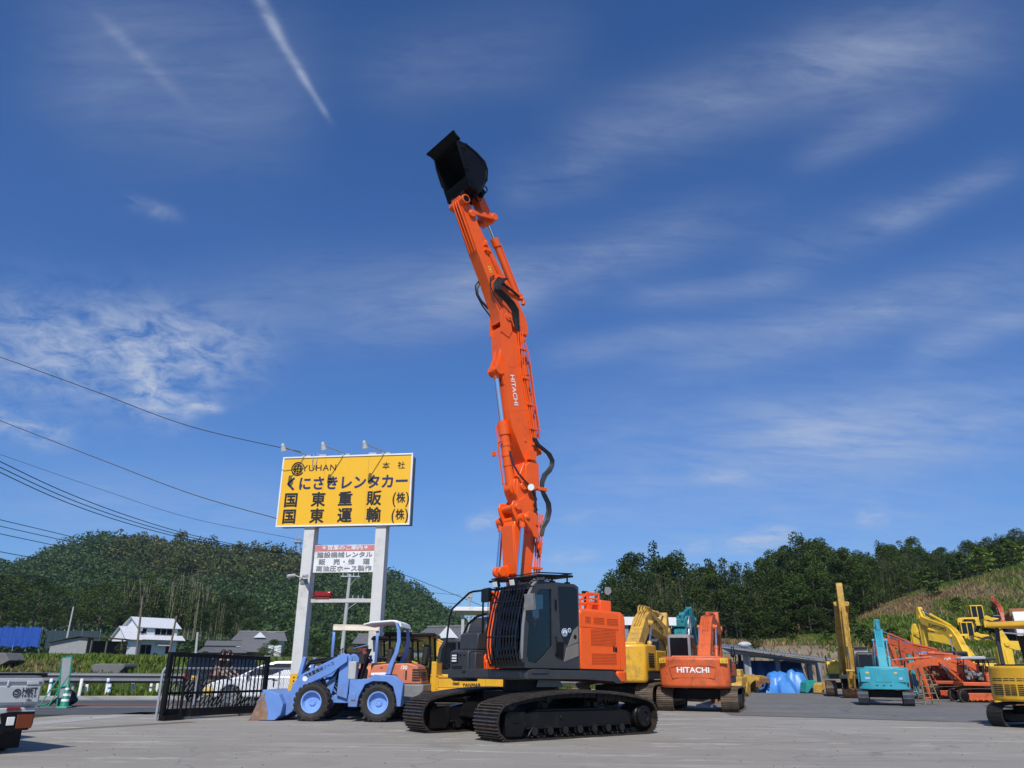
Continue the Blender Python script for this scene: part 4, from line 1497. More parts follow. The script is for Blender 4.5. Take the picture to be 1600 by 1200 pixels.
def excavator(label, px, py_or_Y, heading, s=1.0, paint=YELLOW, cabm=GREYM, shoe=SHOE_OLD, yaw=0.0, boom=R(12), arm=R(-62), buck=R(-40), z=0.0, byY=False,
              boom_k=1.0, arm_k=1.0, bw=.52, cw=(-1.75, -2.42, 1.02, 2.02), hood=2.05, canopy=None, boom_text=None, boomm=None, buckm=RUST, group=None, name='excavator',
              gauge=2.3, half=1.55, show_bucket=True, fine=True, zs=1.0, slim=1.0, deckm=None, swing_off=0.0, tw=.6):
    """heading: direction the tracks face, degrees clockwise from straight away (+Y); yaw: upper structure turned left"""
    p = at(px, 1000, py_or_Y) if byY else gnd(px, py_or_Y, z)
    rz = R(90 - heading)
    t = thing(name, label, 'excavator' if s > .7 else 'mini excavator', (p.x, p.y, z), rz, group)
    S = Matrix.Diagonal((s, s, s * zs, 1))
    U = S @ rotz(yaw)
    boomm = boomm or paint
    path = track_path(half, .41, .05)
    for sg in (1, -1):
        yc = sg * gauge / 2
        mb = MB(S)
        shoes(mb, path, yc - tw / 2, yc + tw / 2, .20 if fine else .26, th=.03, grouser=.03, inner=False)
        tk = mb.build('crawler_track', shoe, t, smooth=0)
        f = MB(S)
        f.prism([(half + .05, .25), (half, .58), (-half, .60), (-half - .02, .28), (-half + .5, .16), (half - .4, .16)], yc - tw * .36, yc + tw * .36)
        for k in range(6):
            xx = half - .45 - k * (2 * half - .9) / 5
            f.cyl((xx, yc - tw * .42, .2), (xx, yc + tw * .42, .2), .10, n=10)
        f.build('track_frame', paint if s < .7 else BLACK, tk, bevel=.02)
        for xx in (half, -half):
            sp = MB(S)
            sp.lathe([(.25, -tw * .42), (.34, -tw * .36), (.34, tw * .36), (.25, tw * .42), (.10, tw * .45), (.001, tw * .45)], (xx, yc, .41), (0, sg, 0), 18)
            sp.build('sprocket' if xx < 0 else 'idler_wheel', BLACK, tk)
    m = MB(S)
    m.bx(-.8, .8, -gauge / 2 + .2, gauge / 2 - .2, .42, .78)
    m.cyl((0, 0, .7), (0, 0, 1.02), .55, n=24)
    m.build('undercarriage_body', BLACK, t, bevel=.02)
    dm = deckm or CHAR
    m = MB(U)
    m.prism([(1.45, -1.22), (1.45, 1.22), (-1.7, 1.26), (-1.7, -1.26)], 1.0, 1.24, 'xy')
    m.build('deck', dm, t, bevel=.03)
    x1, x0, z0, z1 = cw
    m = MB(U)
    pl = [(x1, -1.30), (x0 + .35, -1.30), (x0 + .12, -1.05), (x0, -.5), (x0, .5), (x0 + .12, 1.05), (x0 + .35, 1.30), (x1, 1.30)]
    m.prism(pl, z0, z1, 'xy')
    cwo = m.build('counterweight', paint, t, bevel=.10, seg=4)
    m = MB(U)
    m.bx(x1 + .01, -.35, -1.27, 1.26, 1.245, hood - .05)
    m.bx(-.35, 1.15, -1.27, -.50, 1.245, hood - .22)
    m.bx(x1 + .05, -.6, -.9, .9, hood - .06, hood + .04)
    ho = m.build('engine_hood', paint, t, bevel=.05, seg=3)
    for (xa, ya, yb) in ((-.75, -1.285, -1.262), (-.95, 1.252, 1.275)):
        m = MB(U)
        for k in range(6):
            m.bx(-1.5, xa, ya, yb, 1.42 + k * .08, 1.46 + k * .08)
        m.build('louvre', DARKIN, ho)
    if canopy is None:
        m = MB(U)
        m.prism([(1.38, 1.25), (1.45, 1.5), (1.30, 2.45), (1.05, 2.84), (-.20, 2.84), (-.25, 2.75), (-.25, 1.25)], .32, 1.24)
        cabo = m.build('cab', cabm, t, bevel=.06, seg=3)
        for nm, pts, y0, y1, pl_ in (('side_window', [(1.25, 1.55), (1.15, 2.42), (.95, 2.70), (.48, 2.70), (.48, 1.55)], 1.235, 1.25, 'xz'),
                                     ('side_window', [(.38, 1.85), (.38, 2.70), (-.12, 2.70), (-.12, 1.85)], 1.235, 1.25, 'xz'),
                                     ('side_window', [(1.25, 1.7), (1.12, 2.45), (.9, 2.70), (-.12, 2.70), (-.12, 1.85)], .31, .325, 'xz'),
                                     ('rear_window', [(.42, 1.92), (1.14, 1.92), (1.14, 2.70), (.42, 2.70)], -.262, -.245, 'yz')):
            w_ = MB(U)
            w_.prism(pts, y0, y1, pl_)
            w_.build(nm, BLACKOUT, cabo, bevel=.006)
        w_ = MB(U)
        w_.loft([[(1.455, .40, 1.52), (1.455, 1.16, 1.52), (1.465, 1.16, 1.52), (1.465, .40, 1.52)], [(1.305, .40, 2.44), (1.305, 1.16, 2.44), (1.315, 1.16, 2.44), (1.315, .40, 2.44)],
                 [(1.07, .42, 2.80), (1.07, 1.14, 2.80), (1.085, 1.14, 2.81), (1.085, .42, 2.81)]])
        w_.build('windscreen', BLACKOUT, cabo)
    else:
        m = MB(U)
        m.prism([(1.35, 2.62), (1.30, 2.74), (1.1, 2.80), (-.5, 2.84), (-.62, 2.74), (-.6, 2.64)], -.2, 1.25)
        m.build('canopy_roof', canopy, t, bevel=.05, seg=3)
        m = MB(U)
        for (xx, yy) in ((-.45, -.1), (-.45, 1.15)):
            m = MB(U)
            m.tube([(xx, yy, 1.9), (xx - .02, yy, 2.3), (xx, yy, 2.66)], .05, 6)
            m.build('canopy_post', BLACK, t)
        for yy in (-.1, 1.15):
            m = MB(U)
            m.tube([(1.15, yy, 1.25), (1.22, yy, 1.9), (1.1, yy, 2.66)], .04, 6)
            m.build('canopy_post', BLACK, t)
        m = MB(U)
        m.bx(-.35, .2, .3, .85, 1.25, 1.72)
        m.box((-.38, .57, 1.98), (.14, .5, .6), roty(R(-8)).to_3x3())
        m.build('seat', DARKIN, t, bevel=.04)
        m = MB(U)
        m.tube([(.75, .57, 1.25), (.7, .57, 1.75)], .05, 6)
        m.bx(.6, .8, .3, .84, 1.68, 1.76)
        for yy in (.3, .84):
            m.tube([(.65, yy, 1.7), (.55, yy, 2.02)], .02, 5)
        m.build('control_stand', BLACK, t, bevel=.02)
    # boom, arm, bucket
    bs = boom_k
    foot = Vector((.25, 0, 1.62))
    y_b = -.12
    bm = MB()
    FB = U @ tr(0, y_b, 0) @ plane_mat(foot, boom, bs, slim)
    bm.M = FB
    bw_ = bw / bs
    bm.prism(BOOM, -bw_ / 2, bw_ / 2)
    for yy in (-1, 1):
        bm.cyl((2.35, yy * (bw_ / 2 + .06), .95), (2.35, 0, .95), .13, n=12)
        bm.cyl((5.68, yy * (bw_ / 2 + .05), 0), (5.68, 0, 0), .14, n=12)
    for k in range(3):
        bm.tube([(1.4, .1 * k - .1, 1.06), (2.4, .1 * k - .1, 1.42), (3.3, .1 * k - .1, 1.27), (5.0, .1 * k - .1, .48)], .022, 5)
    bo = bm.build('boom', boomm, t, bevel=.02)
    if boom_text:
        for sg in (1, -1):
            M = FB @ tr(3.75, sg * (bw_ / 2 + .006), .62) @ roty(R(27)) @ (Matrix.Rotation(PI, 4, 'Z') if sg > 0 else Matrix()) @ Matrix.Rotation(PI / 2, 4, 'X')
            text('lettering', boom_text, .34, LET_K if paint not in (ORANGE_OLD, ORANGE_RED) else LET_W, bo, M, bold=.015, wide=1.05)
    tip = foot + Vector((math.cos(boom), 0, math.sin(boom))) * 5.68 * bs
    knee = foot + (roty(-boom) @ Vector((2.35, 0, .95 * slim))) * bs
    for sg in (1, -1):
        a_ = Vector((1.15, y_b + sg * .36, 1.22))
        b_ = Vector((knee.x, y_b + sg * .36, knee.z))
        d_ = (b_ - a_).normalized()
        ln = (b_ - a_).length
        c_ = MB(U)
        c_.cyl(a_, a_ + d_ * ln * .58, .085, n=12)
        c_.cyl(a_ + d_ * ln * .54, a_ + d_ * ln * .60, .10, n=12)
        co = c_.build('lift_cylinder', boomm, t)
        c_ = MB(U)
        c_.cyl(a_ + d_ * ln * .58, b_, .045, n=10)
        c_.cur = 1
        c_.cyl(b_ - Vector((0, .06, 0)), b_ + Vector((0, .06, 0)), .10, n=12)
        c_.build('rod', [CHROME, boomm], co)
    ak = arm_k
    FA = U @ tr(0, y_b, 0) @ plane_mat(tip, boom + arm, ak, slim)
    am = MB(FA)
    aw = .34 / ak
    am.prism(ARM, -aw / 2, aw / 2)
    am.tube([(.3, aw / 2 + .03, .2), (2.2, aw / 2 + .03, .05)], .025, 5)
    ao = am.build('arm', boomm, t, bevel=.02)
    ua, va = boom + arm, boom
    horn = tip + (roty(-ua) @ Vector((-.66, 0, .2 * slim))) * ak
    kt = foot + (roty(-boom) @ Vector((2.9, 0, 1.40 * slim))) * bs
    d_ = (horn - kt).normalized()
    ln = (horn - kt).length
    c_ = MB(U @ tr(0, y_b, 0))
    c_.cyl(kt, kt + d_ * ln * .62, .085, n=12)
    c_.cyl(kt + d_ * ln * .58, kt + d_ * ln * .64, .10, n=12)
    co = c_.build('arm_cylinder', boomm, t)
    c_ = MB(U @ tr(0, y_b, 0))
    c_.cyl(kt + d_ * ln * .62, horn, .045, n=10)
    c_.build('rod', CHROME, co)
    end = tip + (roty(-ua) @ Vector((2.80, 0, 0))) * ak
    a_ = tip + (roty(-ua) @ Vector((.15, 0, .5))) * ak
    lp = tip + (roty(-ua) @ Vector((2.35, 0, .45))) * ak
    d_ = (lp - a_).normalized()
    ln = (lp - a_).length
    c_ = MB(U @ tr(0, y_b, 0))
    c_.cyl(a_, a_ + d_ * ln * .6, .075, n=12)
    c_.cyl(a_ + d_ * ln * .56, a_ + d_ * ln * .62, .09, n=12)
    co = c_.build('bucket_cylinder', boomm, t)
    c_ = MB(U @ tr(0, y_b, 0))
    c_.cyl(a_ + d_ * ln * .6, lp, .04, n=10)
    c_.build('rod', CHROME, co)
    if show_bucket:
        ba = ua + buck
        bk = MB(U @ tr(0, y_b, 0) @ plane_mat(end, ba + PI / 2, 1.0))
        hw = .52
        for sg in (1, -1):
            bk.prism(BUCK, sg * hw, sg * (hw - .03))
        n_ = len(BUCK)
        for i in range(5, 11):
            p0, p1 = BUCK[i], BUCK[i + 1]
            cxm, czm = .2, -.5
            q0 = (p0[0] + (cxm - p0[0]) * .05, p0[1] + (czm - p0[1]) * .05)
            q1 = (p1[0] + (cxm - p1[0]) * .05, p1[1] + (czm - p1[1]) * .05)
            bk.prism([p0, p1, q1, q0], -hw, hw)
        for k in range(5):
            yy = -hw + .08 + k * (2 * hw - .16) / 4
            bk.prism([(-.20, -1.12), (-.1, -1.24), (-.36, -1.36)], yy - .05, yy + .05)
        for yy in (-.2, .16):
            bk.prism([(0, .12), (.3, .25), (.42, .08), (.3, -.2), (.05, -.12)], yy, yy + .04)
        bk.build('bucket', buckm, t, bevel=.008)
        lk = MB(U @ tr(0, y_b, 0))
        e2 = end + (roty(-ua - buck - PI / 2) @ Vector((.30, 0, .12)))
        lk.cyl(lp - Vector((0, .22, 0)), lp + Vector((0, .22, 0)), .07, n=10)
        for yy in (-.17, .17):
            lk.tube([lp + Vector((0, yy, 0)), e2 + Vector((0, yy * .8, 0))], .055, 6)
            lk.tube([lp + Vector((0, yy * 1.1, 0)), tip + (roty(-ua) @ Vector((2.45, yy * 1.1 / ak, .0))) * ak], .045, 6)
        lk.build('bucket_linkage', boomm, t)
    hr = MB(U)
    hr.tube([(1.2, -1.25, 1.25), (1.2, -1.28, 2.0), (.6, -1.28, 2.35), (.1, -1.25, 2.35), (.1, -1.2, 2.0)], .022, 5)
    hr.build('handrail', BLACK if s > .7 else paint, t)
    return t, U


# orange excavator seen from behind
hit, U = excavator('faded orange excavator seen from behind, white lettering across its counterweight', 1092, 29.3, 20, byY=True,
                   s=.88, paint=ORANGE_OLD, cabm=GREYM, shoe=SHOE_OLD, boom=R(17), arm=R(-95), buck=R(-60), bw=.50, hood=1.95, cw=(-1.7, -2.40, .84, 1.94), gauge=2.38, tw=.62)
cwo = [c for c in hit.children if c.name.startswith('counterweight')][0]
text('lettering', 'HITACHI', .27, LET_W, cwo, U @ face_x(-1, -2.408, 0, 1.46), bold=.025, wide=1.15)
for sy in (1, -1):
    g = MB(U @ tr(-2.30, sy * 1.12, 1.80) @ rotz(-sy * R(31)))
    g.box((-.035, 0, 0), (.012, .30, .17))
    wl = g.build('warning_label', STICK_Y, cwo)
    g = MB(U @ tr(-2.30, sy * 1.12, 1.80) @ rotz(-sy * R(31)))
    tri = [(-.10, -.05), (-.02, -.05), (-.06, .03)]
    g.tube([(-.045, -u, v) for u, v in tri], .007, 4, closed=True)
    g.tube([(-.045, -.02, .0), (-.045, -.05, -.02)], .008, 4)
    g.tube([(-.045, -.09, .05), (-.045, -.09, -.05)], .012, 4)
    g.build('warning_mark', LET_K, wl)
g = MB(U)
g.rim([(-.78, 1.20), (.78, 1.20), (.88, 1.64), (-.88, 1.64)], [(-.75, 1.225), (.75, 1.225), (.85, 1.615), (-.85, 1.615)], -2.41, -2.402, 'yz')
g.build('cast_border', ORANGE_OLD, cwo)
# yellow one between it and the big excavator
yx, U = excavator('dusty yellow excavator close behind the big orange one, boom folded, arm hanging down', 976, 30.2, 24, byY=True, s=.98, cw=(-1.7, -2.35, .9, 2.16), hood=2.2,
                  paint=YELLOW, cabm=LGREY, boomm=YELLOW_OLD, boom=R(13), arm=R(-104), buck=R(-70), bw=.5, boom_text='SUMITOMO', arm_k=1.05)
g = MB(U)
for k in range(9):
    yy = -.2 + (k % 3) * .14
    g.tube([(2.2 + k * .09, yy, 3.55 - .02 * k), (2.3 + k * .09, yy, 3.66 + .03 * (k % 3)), (2.5 + k * .1, yy, 3.74 + .03 * (k % 3)), (2.9 + k * .1, yy, 3.64), (3.3 + .1 * k, yy, 3.35)], .03, 5)
g.build('hydraulic_pipe', YELLOW_OLD, yx, kind='stuff') if False else g.build('hydraulic_pipes', YELLOW_OLD, yx)
# turquoise one seen from behind
kob, U = excavator('small bright turquoise excavator with its back turned and a dark cab, narrow boom raised', 1371, 35.0, 24, byY=True, s=.73, paint=TEAL, cabm=CHAR, shoe=SHOE_CLEAN,
                   boom=R(27), arm=R(-85), buck=R(-60), bw=.46, cw=(-1.5, -1.92, .84, 1.98), hood=2.0, gauge=2.28, tw=.55)
cwo = [c for c in kob.children if c.name.startswith('counterweight')][0]
g = MB(U)
for y0, y1 in ((-1.15, -.5), (-.40, .40), (.5, 1.15)):
    g = MB(U)
    x_ = -1.925 if abs(y0 + y1) < .1 else -1.87
    g.prism([(y0, 1.22), (y1, 1.22), (y1, 1.90), (y0, 1.90)], x_ - .012, x_ + .05, 'yz')
    g.build('service_door', TEAL, cwo, bevel=.012)
PALE_D = mat('pale_decal', (.40, .50, .56), .5)
for y0, y1 in ((.66, .92), (-.98, -.80)):
    g = MB(U)
    g.bx(-1.90, -1.885, y0, y1, 1.36, 1.48)
    g.build('decal', PALE_D, cwo)
for y0, y1 in ((.68, .86), (-.74, -.56)):
    g = MB(U)
    g.bx(-1.90, -1.884, y0, y1, 1.66, 1.75)
    g.build('warning_label', STICK_Y, cwo)
for yy in (-.35, 0, .35):
    g = MB(U)
    g.cyl((-1.93, yy, 1.05), (-1.915, yy, 1.05), .04, n=10)
    g.build('drain_plug', BLACK, cwo)
# tall yellow one facing the camera
la, U = excavator('tall dusty yellow excavator facing the camera, boom high, rusty bucket on the ground', 1320, 46.5, 200, byY=True, s=.9, paint=YELLOW_BRIGHT, cabm=CHAR,
                  boomm=YELLOW_OLD, boom=R(38), arm=R(-129), buck=R(-65), arm_k=1.55, bw=.74)
# teal clamshell machine behind the orange one
tc_, U = excavator('dark teal excavator with hose reels on its boom, half hidden behind the faded orange one', 1054, 38.5, 20, byY=True, s=.94, paint=TEAL_DARK, cabm=CHAR,
                   boom=R(25), arm=R(-70), buck=R(-60), bw=.6)
for (x, y, z, r) in ((1.6, .46, 3.55, .42), (2.3, -.40, 3.6, .45)):
    g = MB(U)
    g.lathe([(r * .5, -.06), (r * .55, -.1), (r, -.12), (r, -.08), (r * .6, -.05), (r * .6, .05), (r, .08), (r, .12), (r * .55, .1), (r * .5, .06)], (x, y, z), (0, 1, 0), 26)
    g.build('hose_reel', GALV, tc_)
g = MB(U)
g.bx(1.2, 1.6, -.4, .3, 3.45, 3.85)
g.bx(1.15, 1.65, -.35, -.20, 3.7, 4.1)
g.cyl((1.4, -.4, 4.05), (1.4, -.1, 4.05), .14, n=12)
g.build('boom_winch', TEAL_DARK, tc_, bevel=.03)
# yellow one on the left behind the carriers
km, U = excavator('yellow excavator with dark lettering on its low folded boom, behind the yellow dump carrier', 742, 30.5, -74, byY=True, s=.80, paint=YELLOW, cabm=CHAR,
                  boom=R(3), arm=R(-120), buck=R(-60), boom_text='KOMATSU', bw=.5)
# two big yellow booms on the right
s1_, U = excavator('yellow excavator with large black lettering on its raised boom, behind the small orange diggers', 1512, 47, -8, byY=True, s=.85, paint=YELLOW_BRIGHT, cabm=CHAR,
                   boom=R(40), arm=R(-128), buck=R(-60), boom_text='SUMITOMO', bw=.5, z=0)
s2_, U = excavator('plain yellow excavator, rearmost of the boom row below the grassy slope', 1530, 52.5, -36, byY=True, s=.80, paint=YELLOW_BRIGHT, cabm=CHAR, boom=R(33), arm=R(-118), buck=R(-60), bw=.5)
# small orange diggers in a row
MINI = [('small orange digger with grey canopy and cluttered seat, nearest the stepladder', 1514, 38.6, ORANGE_OLD, LGREY, R(4), R(-118)),
        ('small orange digger with a black canopy, just behind the grey canopied one', 1543, 40.6, ORANGE_OLD, CHAR, R(9), R(-112)),
        ('small red-orange digger with its folded arm above the stepladder', 1513, 42.4, ORANGE_RED, CHAR, R(17), R(-108)),
        ('small turquoise digger squeezed between orange ones', 1524, 44.2, TEAL, CHAR, R(12), R(-104)),
        ('worn red-orange digger with its arm up high beside the turquoise excavator', 1470, 43.5, ORANGE_RED, CHAR, R(27), R(-118)),
        ('faded orange digger deep in the row, in front of the lettered yellow boom', 1486, 45.6, ORANGE_OLD, CHAR, R(23), R(-124)),
        ('small yellow digger deep in the row behind the orange ones', 1506, 46.4, YELLOW_BRIGHT, CHAR, R(9), R(-92))]
for lb, px, Y, pt, cn, b_, a_ in MINI:
    mn, U = excavator(lb, px, Y, -80 if pt is not TEAL else -74, byY=True, s=.56, zs=1.26, slim=.66, paint=pt, canopy=cn, boom=b_, arm=a_, buck=R(-50), bw=.34, group='small diggers in the crowded row', name='mini_excavator', fine=False,
                      boom_k=1.02, cw=(-1.2, -1.75, 1.0, 1.75), hood=1.8, boom_text='HITACHI' if px in (1513, 1543) else None, deckm=pt)
    if px == 1514:
        g = MB(U)
        for k in range(14):
            g.box((-.2 + .09 * k + rnd.uniform(-.1, .1), .9 + rnd.uniform(-.4, .35), 1.4 + rnd.random() * .5), (.3, .25, .2), rotz(rnd.random() * 3).to_3x3())
        g.build('clutter_on_seat', mat('mixed_rags', (.20, .20, .19), .9, var=.8, vscale=9), mn, bevel=.03)
        text('lettering', 'HITA', .22, LET_W, mn, U @ face_y(1, -1.1, 1.275, 1.62), bold=.02)
# yellow one behind the small digger at the right edge
dz, U = excavator('yellow excavator mostly hidden behind the canopied digger at the yard edge', 1745, 31, -72, byY=True, s=.66, paint=YELLOW_BRIGHT, cabm=CHAR, boom=R(20), arm=R(-110), buck=R(-40), bw=.4)
# detached dozer blade frame standing behind the canopied digger
p = at(1552, 1000, 33)
bf_ = thing('dozer_blade', 'yellow dozer blade frame with a bright steel ram behind the canopied digger', 'dozer blade', (p.x, p.y, 0), R(24))
m = MB()
m.bx(-.55, .95, -.06, .06, .15, .95)
m.bx(-.60, .98, -.12, .02, .90, 1.0)
m.bx(-.60, .98, -.12, .02, .10, .2)
m.build('blade_plate', YELLOW_BRIGHT, bf_, bevel=.02)
m = MB()
m.prism([(-.18, .2), (-.30, 1.95), (-.20, 2.1), (-.02, 2.1), (.06, 1.2), (.3, 1.0), (.3, .6)], -.3, -.12)
m.build('upright', YELLOW_BRIGHT, bf_, bevel=.02)
m = MB()
m.cyl((.0, -.2, 1.45), (.45, -.2, 1.43), .06, n=12)
m.cur = 1
m.cyl((.45, -.2, 1.43), (.9, -.2, 1.42), .11, n=14)
m.build('ram', [CHROME, TEAL_DARK], bf_)
# orange one up on the terrace
ox, U = excavator('orange excavator up on the hillside terrace with its boom raised', 1574, 80, 20, byY=True, s=.72, paint=ORANGE_RED, cabm=CHAR, boom=R(36), arm=R(-110), buck=R(-40), z=4.6, fine=False)


# ------------------------------------------------------------------ canopied digger at the right edge
def pc45():
    p = gnd(1612, 1137)
    t = thing('mini_excavator', 'yellow digger with yellow canopy and slotted rear panel, cut off by the frame edge', 'mini excavator', (p.x + .56, p.y, 0), R(90 - 62))
    path = track_path(.82, .27, .03)
    for sg in (1, -1):
        yc = sg * .80
        mb = MB()
        shoes(mb, path, yc - .2, yc + .2, .10, th=.035, grouser=.014, inner=False)
        tk = mb.build('crawler_track', [RUBBER], t, smooth=0)
        f = MB()
        f.prism([(.86, .17), (.84, .40), (-.84, .40), (-.86, .17), (-.6, .1), (.6, .1)], yc - .13, yc + .13)
        f.build('track_frame', BLACK, tk, bevel=.02)
        f = MB()
        for xx in (-.35, .1):
            f.bx(xx, xx + .1, yc + sg * .13, yc + sg * .14, .24, .32)
        f.build('frame_stop', STICK_Y, tk)
    m = MB()
    m.bx(-.5, .5, -.65, .65, .3, .5)
    m.cyl((0, 0, .45), (0, 0, .66), .35, n=20)
    m.build('undercarriage_body', BLACK, t, bevel=.02)
    m = MB()
    out = [(-.62, .94), (-.86, .90), (-1.08, .70), (-1.20, .35), (-1.22, 0), (-1.20, -.35), (-1.08, -.70), (-.86, -.90), (-.62, -.94)]
    m.prism(out, .62, 1.46, 'xy', taper=.97)
    cwo = m.build('counterweight', YELLOW, t, bevel=.06, seg=4)
    m = MB()
    # vent panels on the rear corner facing left of the picture
    for j in range(2, 6):
        (xa, ya), (xb, yb) = out[j], out[j + 1]
        ex, ey = xb - xa, yb - ya
        ln_ = math.hypot(ex, ey)
        for r_ in range(2):
            m = MB()
            for k in range(6):
                zz_ = .78 + r_ * .33 + k * .045
                kk = 1 - .03 * (zz_ - .62) / .84
                for u in (.27, .73):
                    m.box(((xa + ex * u) * kk - .004, (ya + ey * u) * kk, zz_), (.03, ln_ * .40, .022), rotz(math.atan2(ey, ex) - PI / 2).to_3x3())
            m.build('vent_slot', DARKIN, cwo)
    m = MB()
    m.bx(-.62, .75, -.93, .93, .60, .80)
    m.bx(-.62, .2, .35, .93, .8, 1.46)
    m.bx(-.62, .9, -.93, -.35, .8, 1.40)
    m.build('body', YELLOW, t, bevel=.05, seg=3)
    m = MB()
    for sg in (1, -1):
        m.bx(-.60, .05, sg * .93, sg * .945, .86, 1.05)
        m.bx(-.60, .05, sg * .93, sg * .945, 1.12, 1.17)
        m.bx(-.60, .05, sg * .93, sg * .945, 1.22, 1.27)
    m.bx(-.7, .2, -.8, .8, 1.44, 1.50)
    m.build('black_panel', BLACKOUT, t, bevel=.01)
    for sg in (1, -1):
        text('lettering', 'PC\n45', .12, LET_W, t, face_y(sg, -.42, sg * .95, .955), bold=.015)
    m = MB()
    m.prism([(.95, 2.42), (.90, 2.52), (-.7, 2.56), (-.86, 2.50), (-.88, 2.40)], -.72, .72)
    m.build('canopy_roof', YELLOW, t, bevel=.05, seg=3)
    for yy in (-.60, .60):
        m = MB()
        m.tube([(-.62, yy, 1.45), (-.64, yy, 2.0), (-.58, yy, 2.44)], .055, 8)
        m.build('canopy_post', CHAR, t)
        m = MB()
        m.tube([(.75, yy, .8), (.82, yy, 1.6), (.7, yy, 2.44)], .04, 8)
        m.build('canopy_post', CHAR, t)
    m = MB()
    m.bx(-.25, .25, -.25, .25, 1.0, 1.62)
    m.box((-.30, 0, 1.85), (.14, .46, .62), roty(R(-10)).to_3x3())
    m.build('seat', DARKIN, t, bevel=.04)
    m = MB()
    b_ = [(.95, .75), (1.2, 1.5), (1.6, 2.3), (2.0, 2.45), (3.0, 2.2), (3.0, 2.05), (2.0, 2.2), (1.75, 2.05), (1.4, 1.4), (1.15, .7)]
    m.prism(b_, -.15, .15)
    m.build('boom', YELLOW, t, bevel=.02)
    m = MB()
    m.prism([(2.8, 2.25), (3.1, 2.3), (3.3, 1.0), (3.15, .6), (3.05, 1.0)], -.12, .12)
    m.build('arm', YELLOW, t, bevel=.02)


pc45()


